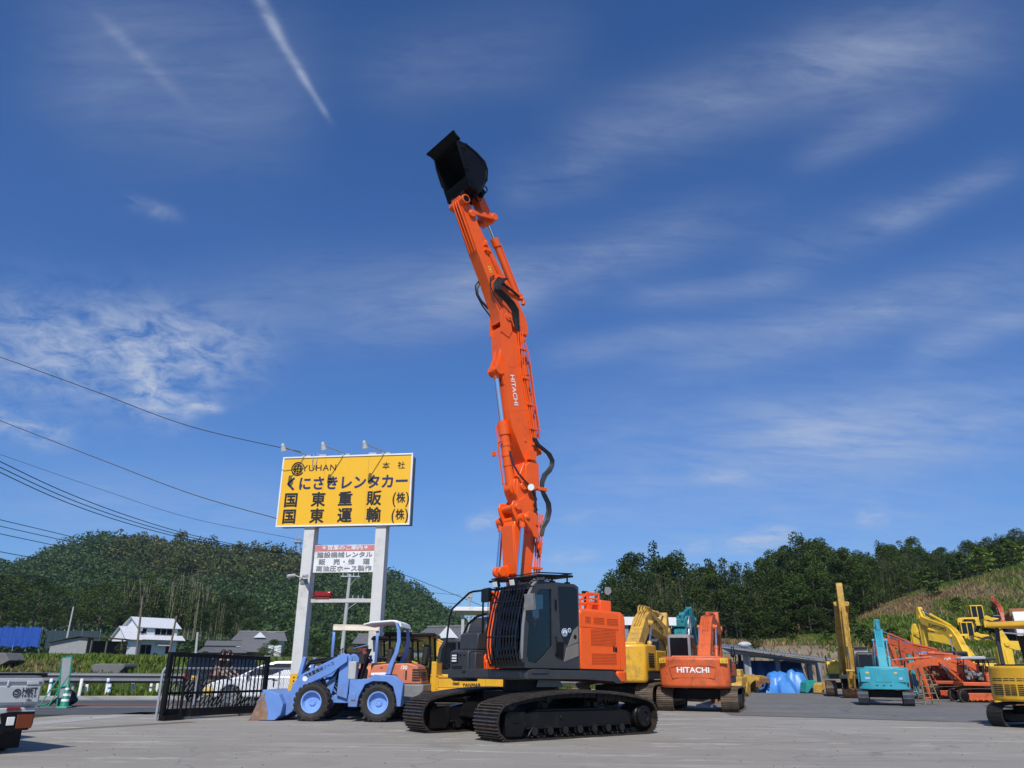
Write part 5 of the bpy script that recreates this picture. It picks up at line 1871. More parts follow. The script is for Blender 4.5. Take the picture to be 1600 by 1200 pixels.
# ------------------------------------------------------------------ blue wheel loaders
def build_loader():
    t = thing('wheel_loader', 'light blue wheel loader with white canopy and coral engine cover, parked sideways by the gate', 'wheel loader',
              (0, 0, 0), 0, 'small blue wheel loaders')
    wl_ = mat('wheel_blue', (.20, .36, .74), .45, var=.1, dirt=(.16, .17, .25), dirt_amt=.25)
    for x in (.90, -.81):
        for sg in (1, -1):
            wheel_part('wheel', x, sg * .62, .455, .455, .34, sg, t, wl_, lugs=20)
    m = MB()
    m.prism([(-.06, .35), (-.29, .35), (-.32, .60), (-.46, .88), (-.66, .96), (-1.0, .95), (-1.18, .84), (-1.28, .55), (-1.30, .37), (-1.40, .37), (-1.44, .92), (-1.2, 1.10), (-.68, 1.12), (-.5, 1.0), (-.06, 1.0)], .46, .80)
    m.prism([(-.06, .35), (-.29, .35), (-.32, .60), (-.46, .88), (-.66, .96), (-1.0, .95), (-1.18, .84), (-1.28, .55), (-1.30, .37), (-1.40, .37), (-1.44, .92), (-1.2, 1.10), (-.68, 1.12), (-.5, 1.0), (-.06, 1.0)], -.80, -.46)
    m.bx(-1.40, -.06, -.5, .5, .42, .98)
    m.bx(-.12, -.24, .79, .82, .50, .68)
    m.build('rear_body', BLUE, t, bevel=.02)
    m = MB()
    m.prism([(-.46, 1.08), (-.60, 1.34), (-.95, 1.385), (-1.5, 1.40), (-1.74, 1.34), (-1.80, 1.2), (-1.87, .90), (-1.35, .90), (-1.2, 1.11), (-.68, 1.13), (-.5, 1.04)], -.58, .58)
    hd = m.build('engine_cover', LOADER_ORANGE, t, bevel=.06, seg=4)
    m = MB()
    for k in range(5):
        m.bx(-1.62, -1.83 + .0 * k, .575, .60, .98 + k * .062, 1.012 + k * .062)
        m.bx(-1.875, -1.80, -.4, .4, .98 + k * .062, 1.01 + k * .062)
    m.bx(-1.44, -1.48, .575, .59, 1.0, 1.22)
    m.build('louvre', DARKIN, hd)
    m = MB()
    m.prism([(-.55, 1.10), (-.55, 1.16), (-.95, 1.17), (-.95, 1.12)], .575, .59)
    m.build('white_stripe', LET_W, hd)
    text('lettering', '/30', .13, LET_W, hd, face_y(1, -1.40, .584, 1.29), bold=.03)
    text('lettering', '14', .085, LET_K, hd, face_y(1, -.80, .584, 1.28), bold=.01)
    m = MB()
    m.prism([(-1.32, .60), (-1.32, .895), (-1.93, .895), (-1.93, .72), (-1.75, .56)], -.62, .62)
    m.build('rear_bumper', GREYM, t, bevel=.03)
    for sg in (1, -1):
        m = MB()
        m.loft([[(x + dx, sg * .62 + dy, z) for dx, dy in ((-.05 * w, -.04), (.05 * w, -.04), (.05 * w, .04), (-.05 * w, .04))] for x, z, w in
                ((-1.00, 1.12, 1.3), (-1.08, 1.40, 1.2), (-1.19, 1.66, 1.15), (-1.24, 1.95, 1.0), (-1.22, 2.2, .9), (-1.14, 2.40, .6))])
        m.build('canopy_post', BLUE, t, bevel=.012)
    m = MB()
    pr = [(-.26, 2.32), (-.27, 2.36), (-.5, 2.42), (-.95, 2.46), (-1.12, 2.46), (-1.26, 2.40), (-1.30, 2.28), (-1.25, 2.28), (-1.20, 2.37), (-1.05, 2.41), (-.5, 2.37)]
    m.prism(pr, -.66, .66)
    m.build('canopy_roof', WHITE, t, bevel=.02)
    m = MB()
    m.bx(-.45, -.9, -.25, .25, 1.1, 1.40)
    m.box((-.92, 0, 1.55), (.14, .46, .40), roty(R(-8)).to_3x3())
    m.build('seat', DARKIN, t, bevel=.04)
    m = MB()
    m.tube([(-.12, 0, 1.0), (-.32, 0, 1.50)], .05, 7)
    ring = [(-.34 + .17 * math.cos(a) * .4, .17 * math.sin(a), 1.52 + .17 * math.cos(a) * .9 * .5) for a in [2 * PI * k / 20 for k in range(20)]]
    m.tube(ring, .016, 5, closed=True)
    m.bx(-.16, -.30, .18, .40, 1.38, 1.62)
    for q in range(4):
        m.tube([(-.25, .35 + .05 * q, 1.0), (-.40, .35 + .05 * q, 1.55 + .03 * q), (-.36, .36 + .05 * q, 1.78 - .03 * q)], .014, 5)
        m.ell((-.36, .36 + .05 * q, 1.8 - .03 * q), (.025, .025, .03), 7, 5)
    m.prism([(-.1, 1.0), (-.12, 1.05), (-.42, 1.75), (-.36, 1.75), (-.2, 1.4), (-.14, 1.0)], .1, .3)
    m.build('control_stand', DARKIN, t, bevel=.01)
    m = MB()
    m.bx(.0, -.20, .55, .80, 1.0, 1.43)
    m.build('battery_box', LGREY, t, bevel=.02)
    # front frame with the arm tower
    m = MB()
    for sg in (1, -1):
        m.prism([(.36, .60), (.33, 1.58), (.12, 1.62), (.02, 1.5), (.05, 1.0), (.08, .52)], sg * .34, sg * .42)
        m.prism([(.35, 1.2), (.35, 1.0), (.7, .9), (.8, .7), (.5, .6)], sg * .34, sg * .40)
    m.bx(.05, 1.2, -.34, .34, .42, .62)
    m.bx(.1, .34, -.36, .36, 1.0, 1.2)
    m.bx(-.1, .08, -.2, .2, .4, .62)
    m.build('front_frame', BLUE, t, bevel=.015)
    m = MB()
    for sg in (1, -1):
        m.prism([(.12, 1.56), (.22, 1.64), (.36, 1.56), (.60, 1.44), (1.15, 1.18), (1.34, 1.08), (1.50, .86), (1.60, .55), (1.74, .24), (1.68, .12), (1.58, .12), (1.44, .22), (1.30, .55), (1.16, .84), (.50, 1.14), (.30, 1.30), (.12, 1.42)], sg * .44, sg * .52)
    m.bx(1.18, 1.30, -.46, .46, .86, 1.02)
    m.prism([(1.30, 1.10), (1.22, 1.52), (1.30, 1.54), (1.42, 1.0)], .36, .52)
    m.prism([(1.30, 1.10), (1.22, 1.52), (1.30, 1.54), (1.42, 1.0)], -.52, -.36)
    arm = m.build('lift_arm', BLUE, t, bevel=.012)
    M = tr(.83, .523, 1.215) @ roty(R(25)) @ Matrix.Rotation(PI, 4, 'Z') @ Matrix.Rotation(PI / 2, 4, 'X')
    text('lettering', '国東重機械リース', .105, LET_K, arm, M, bold=.012)
    m = MB()
    m.cyl((1.19, .52, 1.00), (1.19, .527, 1.00), .065, n=20)
    m.build('round_decal', LET_W, arm)
    m = MB()
    m.cyl((.30, 0, 1.48), (.95, 0, 1.42), .06, n=12)
    m.cyl((.95, 0, 1.42), (1.25, 0, 1.38), .035, n=10)
    m.tube([(1.25, 0, 1.40), (1.55, 0, 1.05), (1.62, 0, .85)], .05, 6)
    m.tube([(.2, .2, 1.5), (.7, .22, 1.52), (1.2, .2, 1.45)], .018, 5)
    m.tube([(.2, .26, 1.48), (.7, .28, 1.48), (1.2, .26, 1.42)], .018, 5)
    m.build('tilt_cylinder', BLACK, t)
    for sg in (1, -1):
        m = MB()
        m.cyl((.45, sg * .3, .62), (.80, sg * .40, 1.0), .05, n=10)
        m.build('lift_cylinder', BLACK, t)
    m = MB()
    m.prism([(1.38, 1.12), (1.60, 1.10), (1.62, .72), (1.50, .62), (1.42, .75)], -.42, .42)
    for sg in (1, -1):
        m.prism([(1.36, 1.14), (1.60, 1.12), (1.64, .70), (1.42, .66)], sg * .42, sg * .48)
    hitch = m.build('quick_hitch', YELLOW, t, bevel=.012)
    m = MB()
    for k in range(4):
        m.cyl((1.50, .48, .76 + k * .09), (1.50, .488, .76 + k * .09), .022, n=10)
    m.build('hitch_hole', DARKIN, hitch)
    # bucket
    side = [(2.47, .0), (2.36, .25), (2.18, .70), (2.08, .73), (1.75, .62), (1.62, .40), (1.66, .15), (1.80, .02)]
    m = MB()
    for sg in (1, -1):
        m.prism(side, sg * .76, sg * .735)
    for a, b in zip(side[2:], side[3:] + [side[0]]):
        q = lambda p: (p[0] + (2.15 - p[0]) * .05, p[1] + (.35 - p[1]) * .05)
        m.prism([a, b, q(b), q(a)], -.75, .75)
    m.bx(2.06, 2.20, -.75, .75, .68, .73)
    for yy in (-.5, -.2, .15, .45):
        m.prism([(1.76, .62), (1.62, .72), (1.50, .60), (1.56, .25), (1.66, .2)], yy, yy + .04)
    b_ = m.build('bucket', BLUE, t, bevel=.008)
    m = MB()
    for sg in (1, -1):
        m.prism([(2.475, .0), (2.40, .14), (2.22, .60), (2.10, .66), (2.12, .55), (2.02, .30), (1.98, .12), (2.02, .03)], sg * .762, sg * .766)
    m.prism([(2.52, .0), (2.2, .0), (2.2, .015), (2.5, .012)], -.77, .77)
    m.build('rust_wear', mat('rust_wear', (.25, .15, .09), .7, var=.4, vscale=7, dirt=(.13, .19, .42), dirt_amt=.25, dirt_scale=5), b_)
    return t


ld = build_loader()
p = gnd(543.5, 1127.5)
ld.location = (p.x, p.y + .62, 0)
ld.rotation_euler = (0, 0, PI - R(4))
ld2 = copy_tree(ld)
ld2['label'] = 'second blue wheel loader, cream canopy, mostly hidden behind the white canopied one'
p2 = at(556, 1000, 25.0)
ld2.location = (p2.x, p2.y, 0)
ld2.rotation_euler = (0, 0, R(100))
for c in ld2.children:
    if c.name.startswith('canopy_roof'):
        c.material_slots[0].link = 'OBJECT'
        c.material_slots[0].material = CREAM


# ------------------------------------------------------------------ crawler dump carriers
def build_carrier():
    t = thing('crawler_dump_carrier', 'yellow crawler dump carrier with black canopy and lettered side, behind the blue loader', 'dump carrier', group='yellow dump carriers')
    path = track_path(1.1, .30, .02)
    for sg in (1, -1):
        yc = sg * .72
        mb = MB()
        shoes(mb, path, yc - .22, yc + .22, .12, th=.04, grouser=.02, inner=False)
        tk = mb.build('crawler_track', RUBBER, t, smooth=0)
        f = MB()
        f.prism([(1.1, .15), (1.1, .42), (-1.1, .42), (-1.1, .15)], yc - .14, yc + .14)
        f.build('track_frame', BLACK, tk, bevel=.02)
    m = MB()
    m.bx(-1.5, 1.5, -.5, .5, .46, .70)
    m.bx(.5, 1.5, .05, .8, .7, 1.15)
    m.bx(.5, 1.6, -.8, 0, .7, 1.30)
    m.build('chassis', CHAR, t, bevel=.03)
    m = MB(tr(0, 0, -.09))
    # load bed: floor, sides, headboard
    m.bx(-1.75, .22, -.85, .85, .80, .88)
    for sg in (1, -1):
        m.bx(-1.72, .18, sg * .82, sg * .86, .88, 1.16)
        for xx in (-1.70, -1.18, .10):
            m.bx(xx, xx + .09, sg * .855, sg * .885, .82, 1.18)
        m.bx(-1.72, .18, sg * .84, sg * .885, 1.13, 1.185)
        m.bx(-1.72, .18, sg * .84, sg * .885, .66, .85)
    m.bx(.18, .24, -.86, .86, .80, 1.52)
    for sg in (1, -1):
        m.bx(.16, .30, sg * .74, sg * .90, .70, 1.54)
    m.bx(-1.76, -1.70, -.82, .82, .82, 1.16)
    bed = m.build('load_bed', YELLOW, t, bevel=.01)
    text('lettering', 'YANMAR', .12, LET_K, bed, face_y(1, -.80, .878, .86), bold=.02)
    m = MB(tr(0, 0, -.09))
    m.tube([(-.36, .878, .97), (-.44, .878, .965), (-.47, .878, .99), (-.44, .878, 1.02), (-.38, .878, .99), (-.32, .878, 1.02), (-.29, .878, .99), (-.32, .878, .965), (-.36, .878, .97)], .008, 5)
    m.build('emblem', LET_K, bed)
    for (xx, yy) in ((.38, .76), (.38, -.76), (1.5, .76), (1.5, -.76)):
        m = MB()
        m.tube([(xx, yy, .75), (xx - .03, yy, 1.5), (xx + .02, yy, 2.12)], .035, 6)
        m.build('canopy_post', BLACK, t)
    m = MB()
    m.prism([(.22, 2.10), (.24, 2.20), (1.62, 2.22), (1.70, 2.10)], -.9, .9)
    m.build('canopy_roof', BLACK, t, bevel=.03)
    m = MB()
    m.bx(.55, 1.0, .15, .65, 1.15, 1.40)
    m.box((.52, .4, 1.62), (.16, .5, .55), roty(R(-6)).to_3x3())
    m.build('seat', DARKIN, t, bevel=.05)
    m = MB()
    m.tube([(1.35, .4, .9), (1.25, .4, 1.55)], .05, 6)
    for k in range(5):
        m.tube([(1.2, .1 + .14 * k, 1.2), (1.15, .1 + .14 * k, 1.62)], .016, 5)
    m.bx(1.1, 1.4, 0, .7, 1.50, 1.58)
    m.build('control_stand', BLACK, t, bevel=.02)
    m = MB()
    m.cyl((.85, -.55, 1.3), (.85, -.55, 1.5), .09, n=12)
    m.bx(.6, 1.5, -.75, -.1, 1.30, 1.36)
    m.build('engine_top', LOADER_ORANGE, t, bevel=.02)
    m = MB()
    for k in range(5):
        m.tube([(.5 + .05 * k, .8, 1.0 + .1 * k), (.9, .83, 1.1 + .09 * k), (1.5, .8, 1.0 + .1 * k)], .03, 5)
    m.build('side_pipe', YELLOW_OLD, t)
    return t


cr = build_carrier()
p = at(697, 1000, 23.6)
cr.location = (p.x, p.y, 0)
cr.rotation_euler = (0, 0, PI)
cr2 = copy_tree(cr)
cr2['label'] = 'second yellow dump carrier, only its black canopy and posts showing left of the nearer carrier'
p = at(668, 1000, 26.6)
cr2.location = (p.x, p.y, 0)


# ------------------------------------------------------------------ big loader, dozer and truck up on the terrace
def terrace_loader(px, Y, rz, label, scale=1.0):
    p = at(px, 1000, Y)
    z = right_z(p.x, p.y) + .12
    t = thing('wheel_loader', label, 'wheel loader', (p.x, p.y, z), rz, 'yellow machines on the terrace')
    S = Matrix.Diagonal((scale, scale, scale, 1))
    for x in (1.5, -1.4):
        for sg in (1, -1):
            wheel_part('wheel', x * scale, sg * 1.0 * scale, .68 * scale, .68 * scale, .5 * scale, sg, t, YELLOW_BRIGHT, lugs=16)
    m = MB(S)
    m.prism([(-.2, .7), (-.3, 1.7), (-2.4, 1.65), (-2.6, 1.4), (-2.6, .8), (-1.9, .7)], -.7, .7)
    m.prism([(.2, .5), (.2, 1.3), (1.2, 1.5), (2.0, 1.2), (2.0, .6)], -.45, .45)
    for sg in (1, -1):
        m.prism([(-.7, 1.1), (-.8, 1.5), (-2.0, 1.5), (-2.2, 1.1), (-1.9, 1.42), (-.95, 1.42)], sg * .72, sg * 1.28)
    m.build('body', YELLOW_BRIGHT, t, bevel=.04)
    m = MB(S)
    m.prism([(.3, 1.5), (.35, 2.2), (.2, 2.95), (-.9, 2.95), (-.95, 1.5)], -.62, .62)
    cb_ = m.build('cab', BLACKOUT, t, bevel=.04)
    m = MB(S)
    m.bx(-1.0, .35, -.68, .68, 2.95, 3.08)
    for (x, y) in ((.32, .62), (.32, -.62), (-.92, .62), (-.92, -.62), (-.3, .62), (-.3, -.62)):
        m.bx(x - .05, x + .05, y - .05, y + .05, 1.5, 2.96)
    m.build('cab_frame', YELLOW_BRIGHT, cb_, bevel=.02)
    m = MB(S)
    for sg in (1, -1):
        m.prism([(.3, 1.75), (.6, 1.9), (1.8, 1.3), (2.5, .5), (2.3, .35), (1.6, 1.0), (.4, 1.5)], sg * .5, sg * .62)
    m.cyl((.4, 0, 1.7), (1.9, 0, 1.5), .09, n=10)
    m.build('lift_arm', YELLOW_BRIGHT, t, bevel=.02)
    m = MB(S)
    sd = [(3.4, .1), (2.9, 1.15), (2.5, 1.1), (2.3, .6), (2.45, .2), (2.7, .08)]
    for sg in (1, -1):
        m.prism(sd, sg * 1.3, sg * 1.26)
    for a, b in zip(sd[1:], sd[2:] + [sd[0]]):
        q = lambda p: (p[0] + (2.85 - p[0]) * .06, p[1] + (.55 - p[1]) * .06)
        m.prism([a, b, q(b), q(a)], -1.3, 1.3)
    m.build('bucket', RUST, t, bevel=.01)
    return t


terrace_loader(1518, 71, R(-22), 'yellow wheel loader with a rusty bucket on the terrace, nearest the dirt edge', .72)
terrace_loader(1538, 78, R(-20), 'second yellow wheel loader on the terrace, cab showing above the nearer loader', .80)


def dump_truck():
    p = at(1606, 1000, 74)
    z = right_z(p.x, p.y)
    t = thing('dump_truck', 'dump truck with rusty orange-brown load bed and white cab on the terrace', 'truck', (p.x, p.y, z), R(-116))
    for x in (-1.6, -.6, 2.6):
        for sg in (1, -1):
            wheel_part('wheel', x, sg * .9, .5, .5, .4, sg, t, GREYM, lugs=10)
    m = MB()
    m.bx(-2.3, 3.2, -.5, .5, .6, .95)
    m.build('chassis', BLACK, t, bevel=.02)
    m = MB()
    m.prism([(-2.5, 1.15), (-2.3, 2.9), (1.9, 2.9), (1.7, 1.15)], 1.15, 1.2)
    m.prism([(-2.5, 1.15), (-2.3, 2.9), (1.9, 2.9), (1.7, 1.15)], -1.2, -1.15)
    m.prism([(1.62, 1.15), (1.85, 3.1), (1.95, 3.1), (1.72, 1.15)], -1.2, 1.2)
    m.prism([(-2.55, 1.2), (-2.35, 2.85), (-2.28, 2.85), (-2.48, 1.2)], -1.15, 1.15)
    m.bx(-2.45, 1.7, -1.2, 1.2, 1.05, 1.16)
    for k in range(5):
        m.bx(-2.1 + k * .8, -2.0 + k * .8, -1.26, 1.26, 1.1, 2.85)
    m.build('load_bed', mat('rusty_orange_bed', (.38, .14, .045), .65, var=.3, dirt=(.2, .09, .04), dirt_amt=.5), t, bevel=.02)
    m = MB()
    m.prism([(2.05, .8), (2.05, 2.75), (3.2, 2.75), (3.45, 1.9), (3.5, .7)], -1.1, 1.1)
    cb_ = m.build('cab', WHITE, t, bevel=.06, seg=3)
    m = MB()
    for sg in (1, -1):
        m.prism([(2.3, 1.75), (2.3, 2.5), (3.05, 2.5), (3.3, 1.75)], sg * 1.095, sg * 1.11)
    m.prism([(-.85, 1.8), (.85, 1.8), (.85, 2.5), (-.85, 2.5)], 2.03, 2.045, 'yz')
    m.build('window', BLACKOUT, cb_)


dump_truck()
# ------------------------------------------------------------------ the billboard
def billboard():
    Yp = 26.0
    Lp, Rp = gnd(458, 1112), gnd(575, 1110)
    # the panel: corners from the photo on one upright plane
    TL, TR, BR, BL = (444, 716), (647, 706.5), (639, 820.5), (429.5, 824)
    rz = R(-9)
    ax = Vector((math.cos(rz), math.sin(rz), 0))
    nrm = Vector((math.sin(rz), -math.cos(rz), 0))     # towards the camera side
    org = at(540, 765, 26.2)
    o0 = Vector((org.x, org.y, 0))

    def on(px, py, off=0.0):
        d = ray(px, py)
        q = o0 + nrm * off
        k = (q - CAM).dot(nrm) / d.dot(nrm)
        p = CAM + d * k
        return (p - o0).dot(ax), p.z
    c = [on(*q_) for q_ in (TL, TR, BR, BL)]
    x0, x1 = (c[0][0] + c[3][0]) / 2, (c[1][0] + c[2][0]) / 2
    z1, z0 = (c[0][1] + c[1][1]) / 2, (c[2][1] + c[3][1]) / 2
    W, Hh = x1 - x0, z1 - z0
    t = thing('billboard', 'big yellow double-post billboard with black Japanese lettering, lamps along its top edge', 'billboard', (o0.x, o0.y, 0), rz)
    # local frame: x along the panel, -y towards the viewer
    D_ = .52
    m = MB()
    m.bx(x0 + .05, x1 - .05, .03, D_, z0 + .05, z1 - .05)
    cab_ = m.build('sign_box', mat('sign_box_grey', (.16, .165, .17), .5), t, bevel=.01)
    m = MB()
    m.bx(x0 + .02, x1 - .02, .0, .04, z0 + .02, z1 - .02)
    fo = m.build('yellow_face', mat('sign_yellow', (.86, .47, .012), .42, var=.03, vscale=.7, coat=.15, dirt=(.70, .36, .01), dirt_amt=.1, dirt_scale=.8), t)
    m = MB()
    f_ = .055
    m.bx(x0, x1, -.03, .06, z1 - f_, z1)
    m.bx(x0, x1, -.03, .06, z0, z0 + f_)
    m.bx(x0, x0 + f_, -.031, .061, z0 + f_, z1 - f_)
    m.bx(x1 - f_, x1, -.031, .061, z0 + f_, z1 - f_)
    m.build('white_edging', WHITE, t, bevel=.008)
    for xx in (x0 + W / 3, x0 + 2 * W / 3):
        m = MB()
        m.bx(xx - .006, xx + .006, -.004, 0, z0 + f_, z1 - f_)
        m.build('panel_seam', YELLOW_OLD, fo)

    def T(name, body, fx, fz, size, mt, bold=.0, wide=1.0, sp=1.0):
        return text(name, body, size, mt, fo, tr(x0 + W * fx, -.006, z1 - Hh * fz) @ Matrix.Rotation(PI / 2, 4, 'X'), bold=bold, wide=wide, spacing=sp)
    # wordings, rows from the top
    k = Hh
    T('lettering', 'JYUHAN', .28, .175, k * .125, LET_K, .004, 1.10, 1.12)
    for ch, fx in (('本', .80), ('社', .915)):
        T('lettering', ch, fx, .175, k * .11, LET_K, .012)
    T('lettering', 'くにさきレンタカー', .505, .405, k * .205, LET_N, .030, .98)
    for ch, fx in (('国', .095), ('東', .305), ('重', .51), ('販', .725)):
        T('lettering', ch, fx, .635, k * .215, LET_K, .026)
    for ch, fx in (('国', .095), ('東', .305), ('運', .515), ('輸', .730)):
        T('lettering', ch, fx, .865, k * .215, LET_K, .026)
    for fz in (.635, .865):
        T('lettering', '株', .925, fz, k * .155, LET_K, .022, .82)
        T('lettering', '(', .874, fz, k * .22, LET_K, .012, .8)
        T('lettering', ')', .976, fz, k * .22, LET_K, .012, .8)
    # round emblem
    cx, cz = x0 + W * .125, z1 - Hh * .175
    r_ = Hh * .092
    m = MB()
    y_ = -.010
    ring = lambda a0, a1, rr, n=26: [(cx + rr * math.cos(a0 + (a1 - a0) * i / n), y_, cz + rr * math.sin(a0 + (a1 - a0) * i / n)) for i in range(n + 1)]
    m.tube(ring(R(35), R(325), r_), .020, 5)
    m.tube(ring(0, R(359), r_ * .70), .017, 5)
    m.tube([(cx - r_ * .7, y_, cz), (cx + r_ * .7, y_, cz)], .016, 5)
    m.tube([(cx, y_, cz - r_ * .9), (cx, y_, cz + r_ * .72)], .016, 5)
    m.tube([(cx - r_ * .5, y_, cz + r_ * .36), (cx + r_ * .5, y_, cz + r_ * .36)], .014, 5)
    m.tube([(cx - r_ * .5, y_, cz - r_ * .36), (cx + r_ * .5, y_, cz - r_ * .36)], .014, 5)
    m.tube([(cx - r_ * .45, y_, cz - r_ * .36), (cx - r_ * .45, y_, cz + r_ * .36)], .014, 5)
    m.tube([(cx + r_ * .45, y_, cz - r_ * .36), (cx + r_ * .45, y_, cz + r_ * .36)], .014, 5)
    m.build('emblem', LET_K, fo)
    # posts
    for (pxb, pyb, pxt, pyt) in ((455.5, 1060, 474, 830), (570.5, 1020, 586, 825)):
        a = on(pxt, pyt, 0)
        xx = a[0]
        m = MB()
        m.bx(xx - .0, xx + .36, .06, .46, 0, z0 + .04)
        po = m.build('post', mat('post_offwhite', (.62, .61, .58), .5, var=.05, dirt=(.40, .37, .32), dirt_amt=.25, dirt_scale=1.2), t, bevel=.012)
        m = MB()
        m.bx(xx - .08, xx + .48, -.02, .54, 0, .10)
        m.build('base_plate', GREYM, po)
        if pxb < 500:
            xl = xx
        else:
            xr = xx
    # lower white panel between the posts
    q0, q1 = on(484, 851), on(578, 893)
    m = MB()
    zt, zb = q0[1], q1[1]
    m.bx(xl + .40, xr + .02, .16, .20, zb, zt)
    pn = m.build('white_panel', WHITE, t, bevel=.004)
    hgt = zt - zb
    m = MB()
    m.bx(xl + .41, xr + .01, .152, .16, zt - hgt * .225, zt - .01)
    m.build('red_band', mat('band_red', (.58, .20, .20), .55), pn)
    cxm, wd = (xl + xr + .42) / 2, xr - xl - .4
    GL = mat('grey_lettering', (.27, .27, .28), .5)
    for body, fz, sz, mt, sp in (('＊営業のご案内＊', .115, .185, LET_W, 1.0), ('建設機械レンタル', .37, .215, GL, 1.0), ('販　売・修　理', .625, .215, GL, 1.12), ('高油圧ホース製作', .87, .215, GL, 1.0)):
        n_ = len(body)
        text('lettering', body, hgt * sz, mt, pn, tr(cxm, .146, zt - hgt * fz) @ Matrix.Rotation(PI / 2, 4, 'X'), bold=.02, wide=min(1.25, wd * .93 / (n_ * hgt * sz * .97 * sp)), spacing=sp)
    # cross bar with a red lamp bar
    q = on(480, 938)
    zc = q[1]
    m = MB()
    m.bx(xl + .4, xr + .02, .20, .34, zc - .06, zc + .06)
    m.build('cross_bar', mat('bar_offwhite', (.55, .54, .50), .5, dirt=(.35, .3, .25), dirt_amt=.3), t, bevel=.008)
    m = MB()
    xa = on(487, 927)[0]
    xb = on(514, 927)[0]
    m.bx(xa, xb, .16, .38, zc + .12, zc + .30)
    lb = m.build('red_lamp', REDLENS, t, bevel=.04)
    m = MB()
    m.bx(xa + .05, xb - .05, .18, .36, zc + .06, zc + .12)
    m.build('lamp_foot', AMBER, lb)
    # camera pair on the left post
    zc2 = on(466, 902)[1]
    for dx in (-.10, .22):
        m = MB()
        m.cyl((xl + dx, -.10, zc2 + .05), (xl + dx + (-.18 if dx < 0 else .18), -.28, zc2), .06, n=12)
        m.tube([(xl + .15, .06, zc2 - .1), (xl + .12, -.02, zc2 - .02), (xl + dx, -.10, zc2 + .05)], .02, 5)
        m.bx(xl + .05, xl + .30, .02, .07, zc2 - .2, zc2 - .05)
        m.build('security_camera', LGREY, t)
    # floodlights on arms over the top edge
    for px in (478, 539, 602):
        bx_ = on(px, 712)[0]
        m = MB()
        m.cur = 0
        m.tube([(bx_, .1, z1 - .02), (bx_, .0, z1 + .06), (bx_ - .45, -.85, z1 + .14)], .020, 6)
        m.bx(bx_ - .12, bx_ + .18, .0, .3, z1, z1 + .06)
        m.cur = 1
        m.cyl((bx_ - .47, -.88, z1 + .24), (bx_ - .46, -.88, z1 + .13), .055, .065, n=14)
        m.cyl((bx_ - .46, -.88, z1 + .13), (bx_ - .43, -.84, z1 - .02), .075, .10, n=14)
        m.build('floodlight', [GALV, LGREY], t)
    m = MB()
    for px in (497, 575):
        bx_ = on(px, 712)[0]
        m.bx(bx_, bx_ + .28, .05, .25, z1, z1 + .08)
    m.tube([(on(490, 712)[0], .0, z1 + .1), (on(490, 712)[0], -.08, z1 - .35), (on(495, 712)[0], -.05, z1 - .42), (on(497, 712)[0], .0, z1 + .12)], .012, 5)
    m.build('cable_bracket', GALV, t)
    return t, (o0, ax, nrm, xl, xr, z0, z1, x0, x1)


sign, SG = billboard()


# ------------------------------------------------------------------ sliding gate and wire fence
def gate():
    a, b = gnd(252, 1126), gnd(409, 1116.5)
    d = (b - a)
    Lg = d.length
    rz = math.atan2(d.y, d.x)
    t = thing('sliding_gate', 'black steel sliding gate of upright bars standing by the yard entrance', 'gate', (a.x, a.y, 0), rz)
    hL, hR = 1.62, 1.56
    m = MB()
    m.bx(-.06, .06, -.05, .05, 0, hL)
    m.bx(Lg - .06, Lg + .06, -.05, .05, 0, hR)
    m.prism([(0.06, hL - .11), (0.06, hL), (Lg - .06, hR), (Lg - .06, hR - .11)], -.05, .05)
    m.bx(.06, Lg - .06, -.06, .06, .06, .26)
    m.bx(.06, Lg - .06, -.03, .03, .60, .66)
    m.build('gate_frame', BLACK, t, bevel=.008)
    m = MB()
    n_ = 24
    for k in range(1, n_):
        xx = Lg * k / n_
        m.bx(xx - .013, xx + .013, -.013, .013, .26, hR - .05)
    m.build('upright_bars', BLACK, t)
    m = MB()
    m.tube([(-.10, -.12, .05), (-.10, -.14, .98), (-.02, -.14, 1.02), (.38, -.14, 1.0), (.40, -.14, .92), (.42, -.14, .12)], .035, 6)
    m.bx(-.1, .46, -.2, -.08, .0, .12)
    m.build('gate_stop', BLACK, t, bevel=.01)
    m = MB()
    m.tube([(Lg + .06, -.05, .95), (Lg + .28, -.06, .95), (Lg + .28, -.06, .72)], .022, 5)
    m.build('latch_bar', BLACK, t)
    for xx in (.7, Lg - .8):
        m = MB()
        m.cyl((xx, -.03, .06), (xx, .03, .06), .06, n=14)
        m.build('roller', STEEL, t)


gate()


def wire_fence():
    a = gnd(243, 1126)
    b = at(470, 1065, 28.5)
    a = Vector((a.x, a.y, 0))
    b = Vector((b.x, b.y, 0))
    d = b - a
    Lf = d.length
    t = thing('wire_fence', 'galvanised tube fence with wire mesh behind the black gate', 'fence', a, math.atan2(d.y, d.x))
    h = 1.22
    m = MB()
    m.tube([(0, 0, 0), (0, 0, h - .08), (.06, 0, h), (Lf, 0, h)], .032, 7)
    m.build('top_rail', GALV, t)
    n_ = 5
    for k in range(1, n_ + 1):
        m = MB()
        m.cyl((Lf * k / n_, 0, 0), (Lf * k / n_, 0, h), .028, n=8)
        m.build('fence_post', GALV, t)
    m = MB()
    stp = .16
    k = -h
    while k < Lf:
        for sg in (0, 1):
            x0_, x1_ = max(k, 0), min(k + h, Lf)
            if x1_ - x0_ > .05:
                z0_, z1_ = (x0_ - k), (x1_ - k)
                if sg:
                    z0_, z1_ = h - z0_, h - z1_
                m.tube([(x0_, 0, z0_), (x1_, 0, z1_)], .004, 3)
        k += stp
    m.build('wire_mesh', GALV, t, smooth=0)


wire_fence()


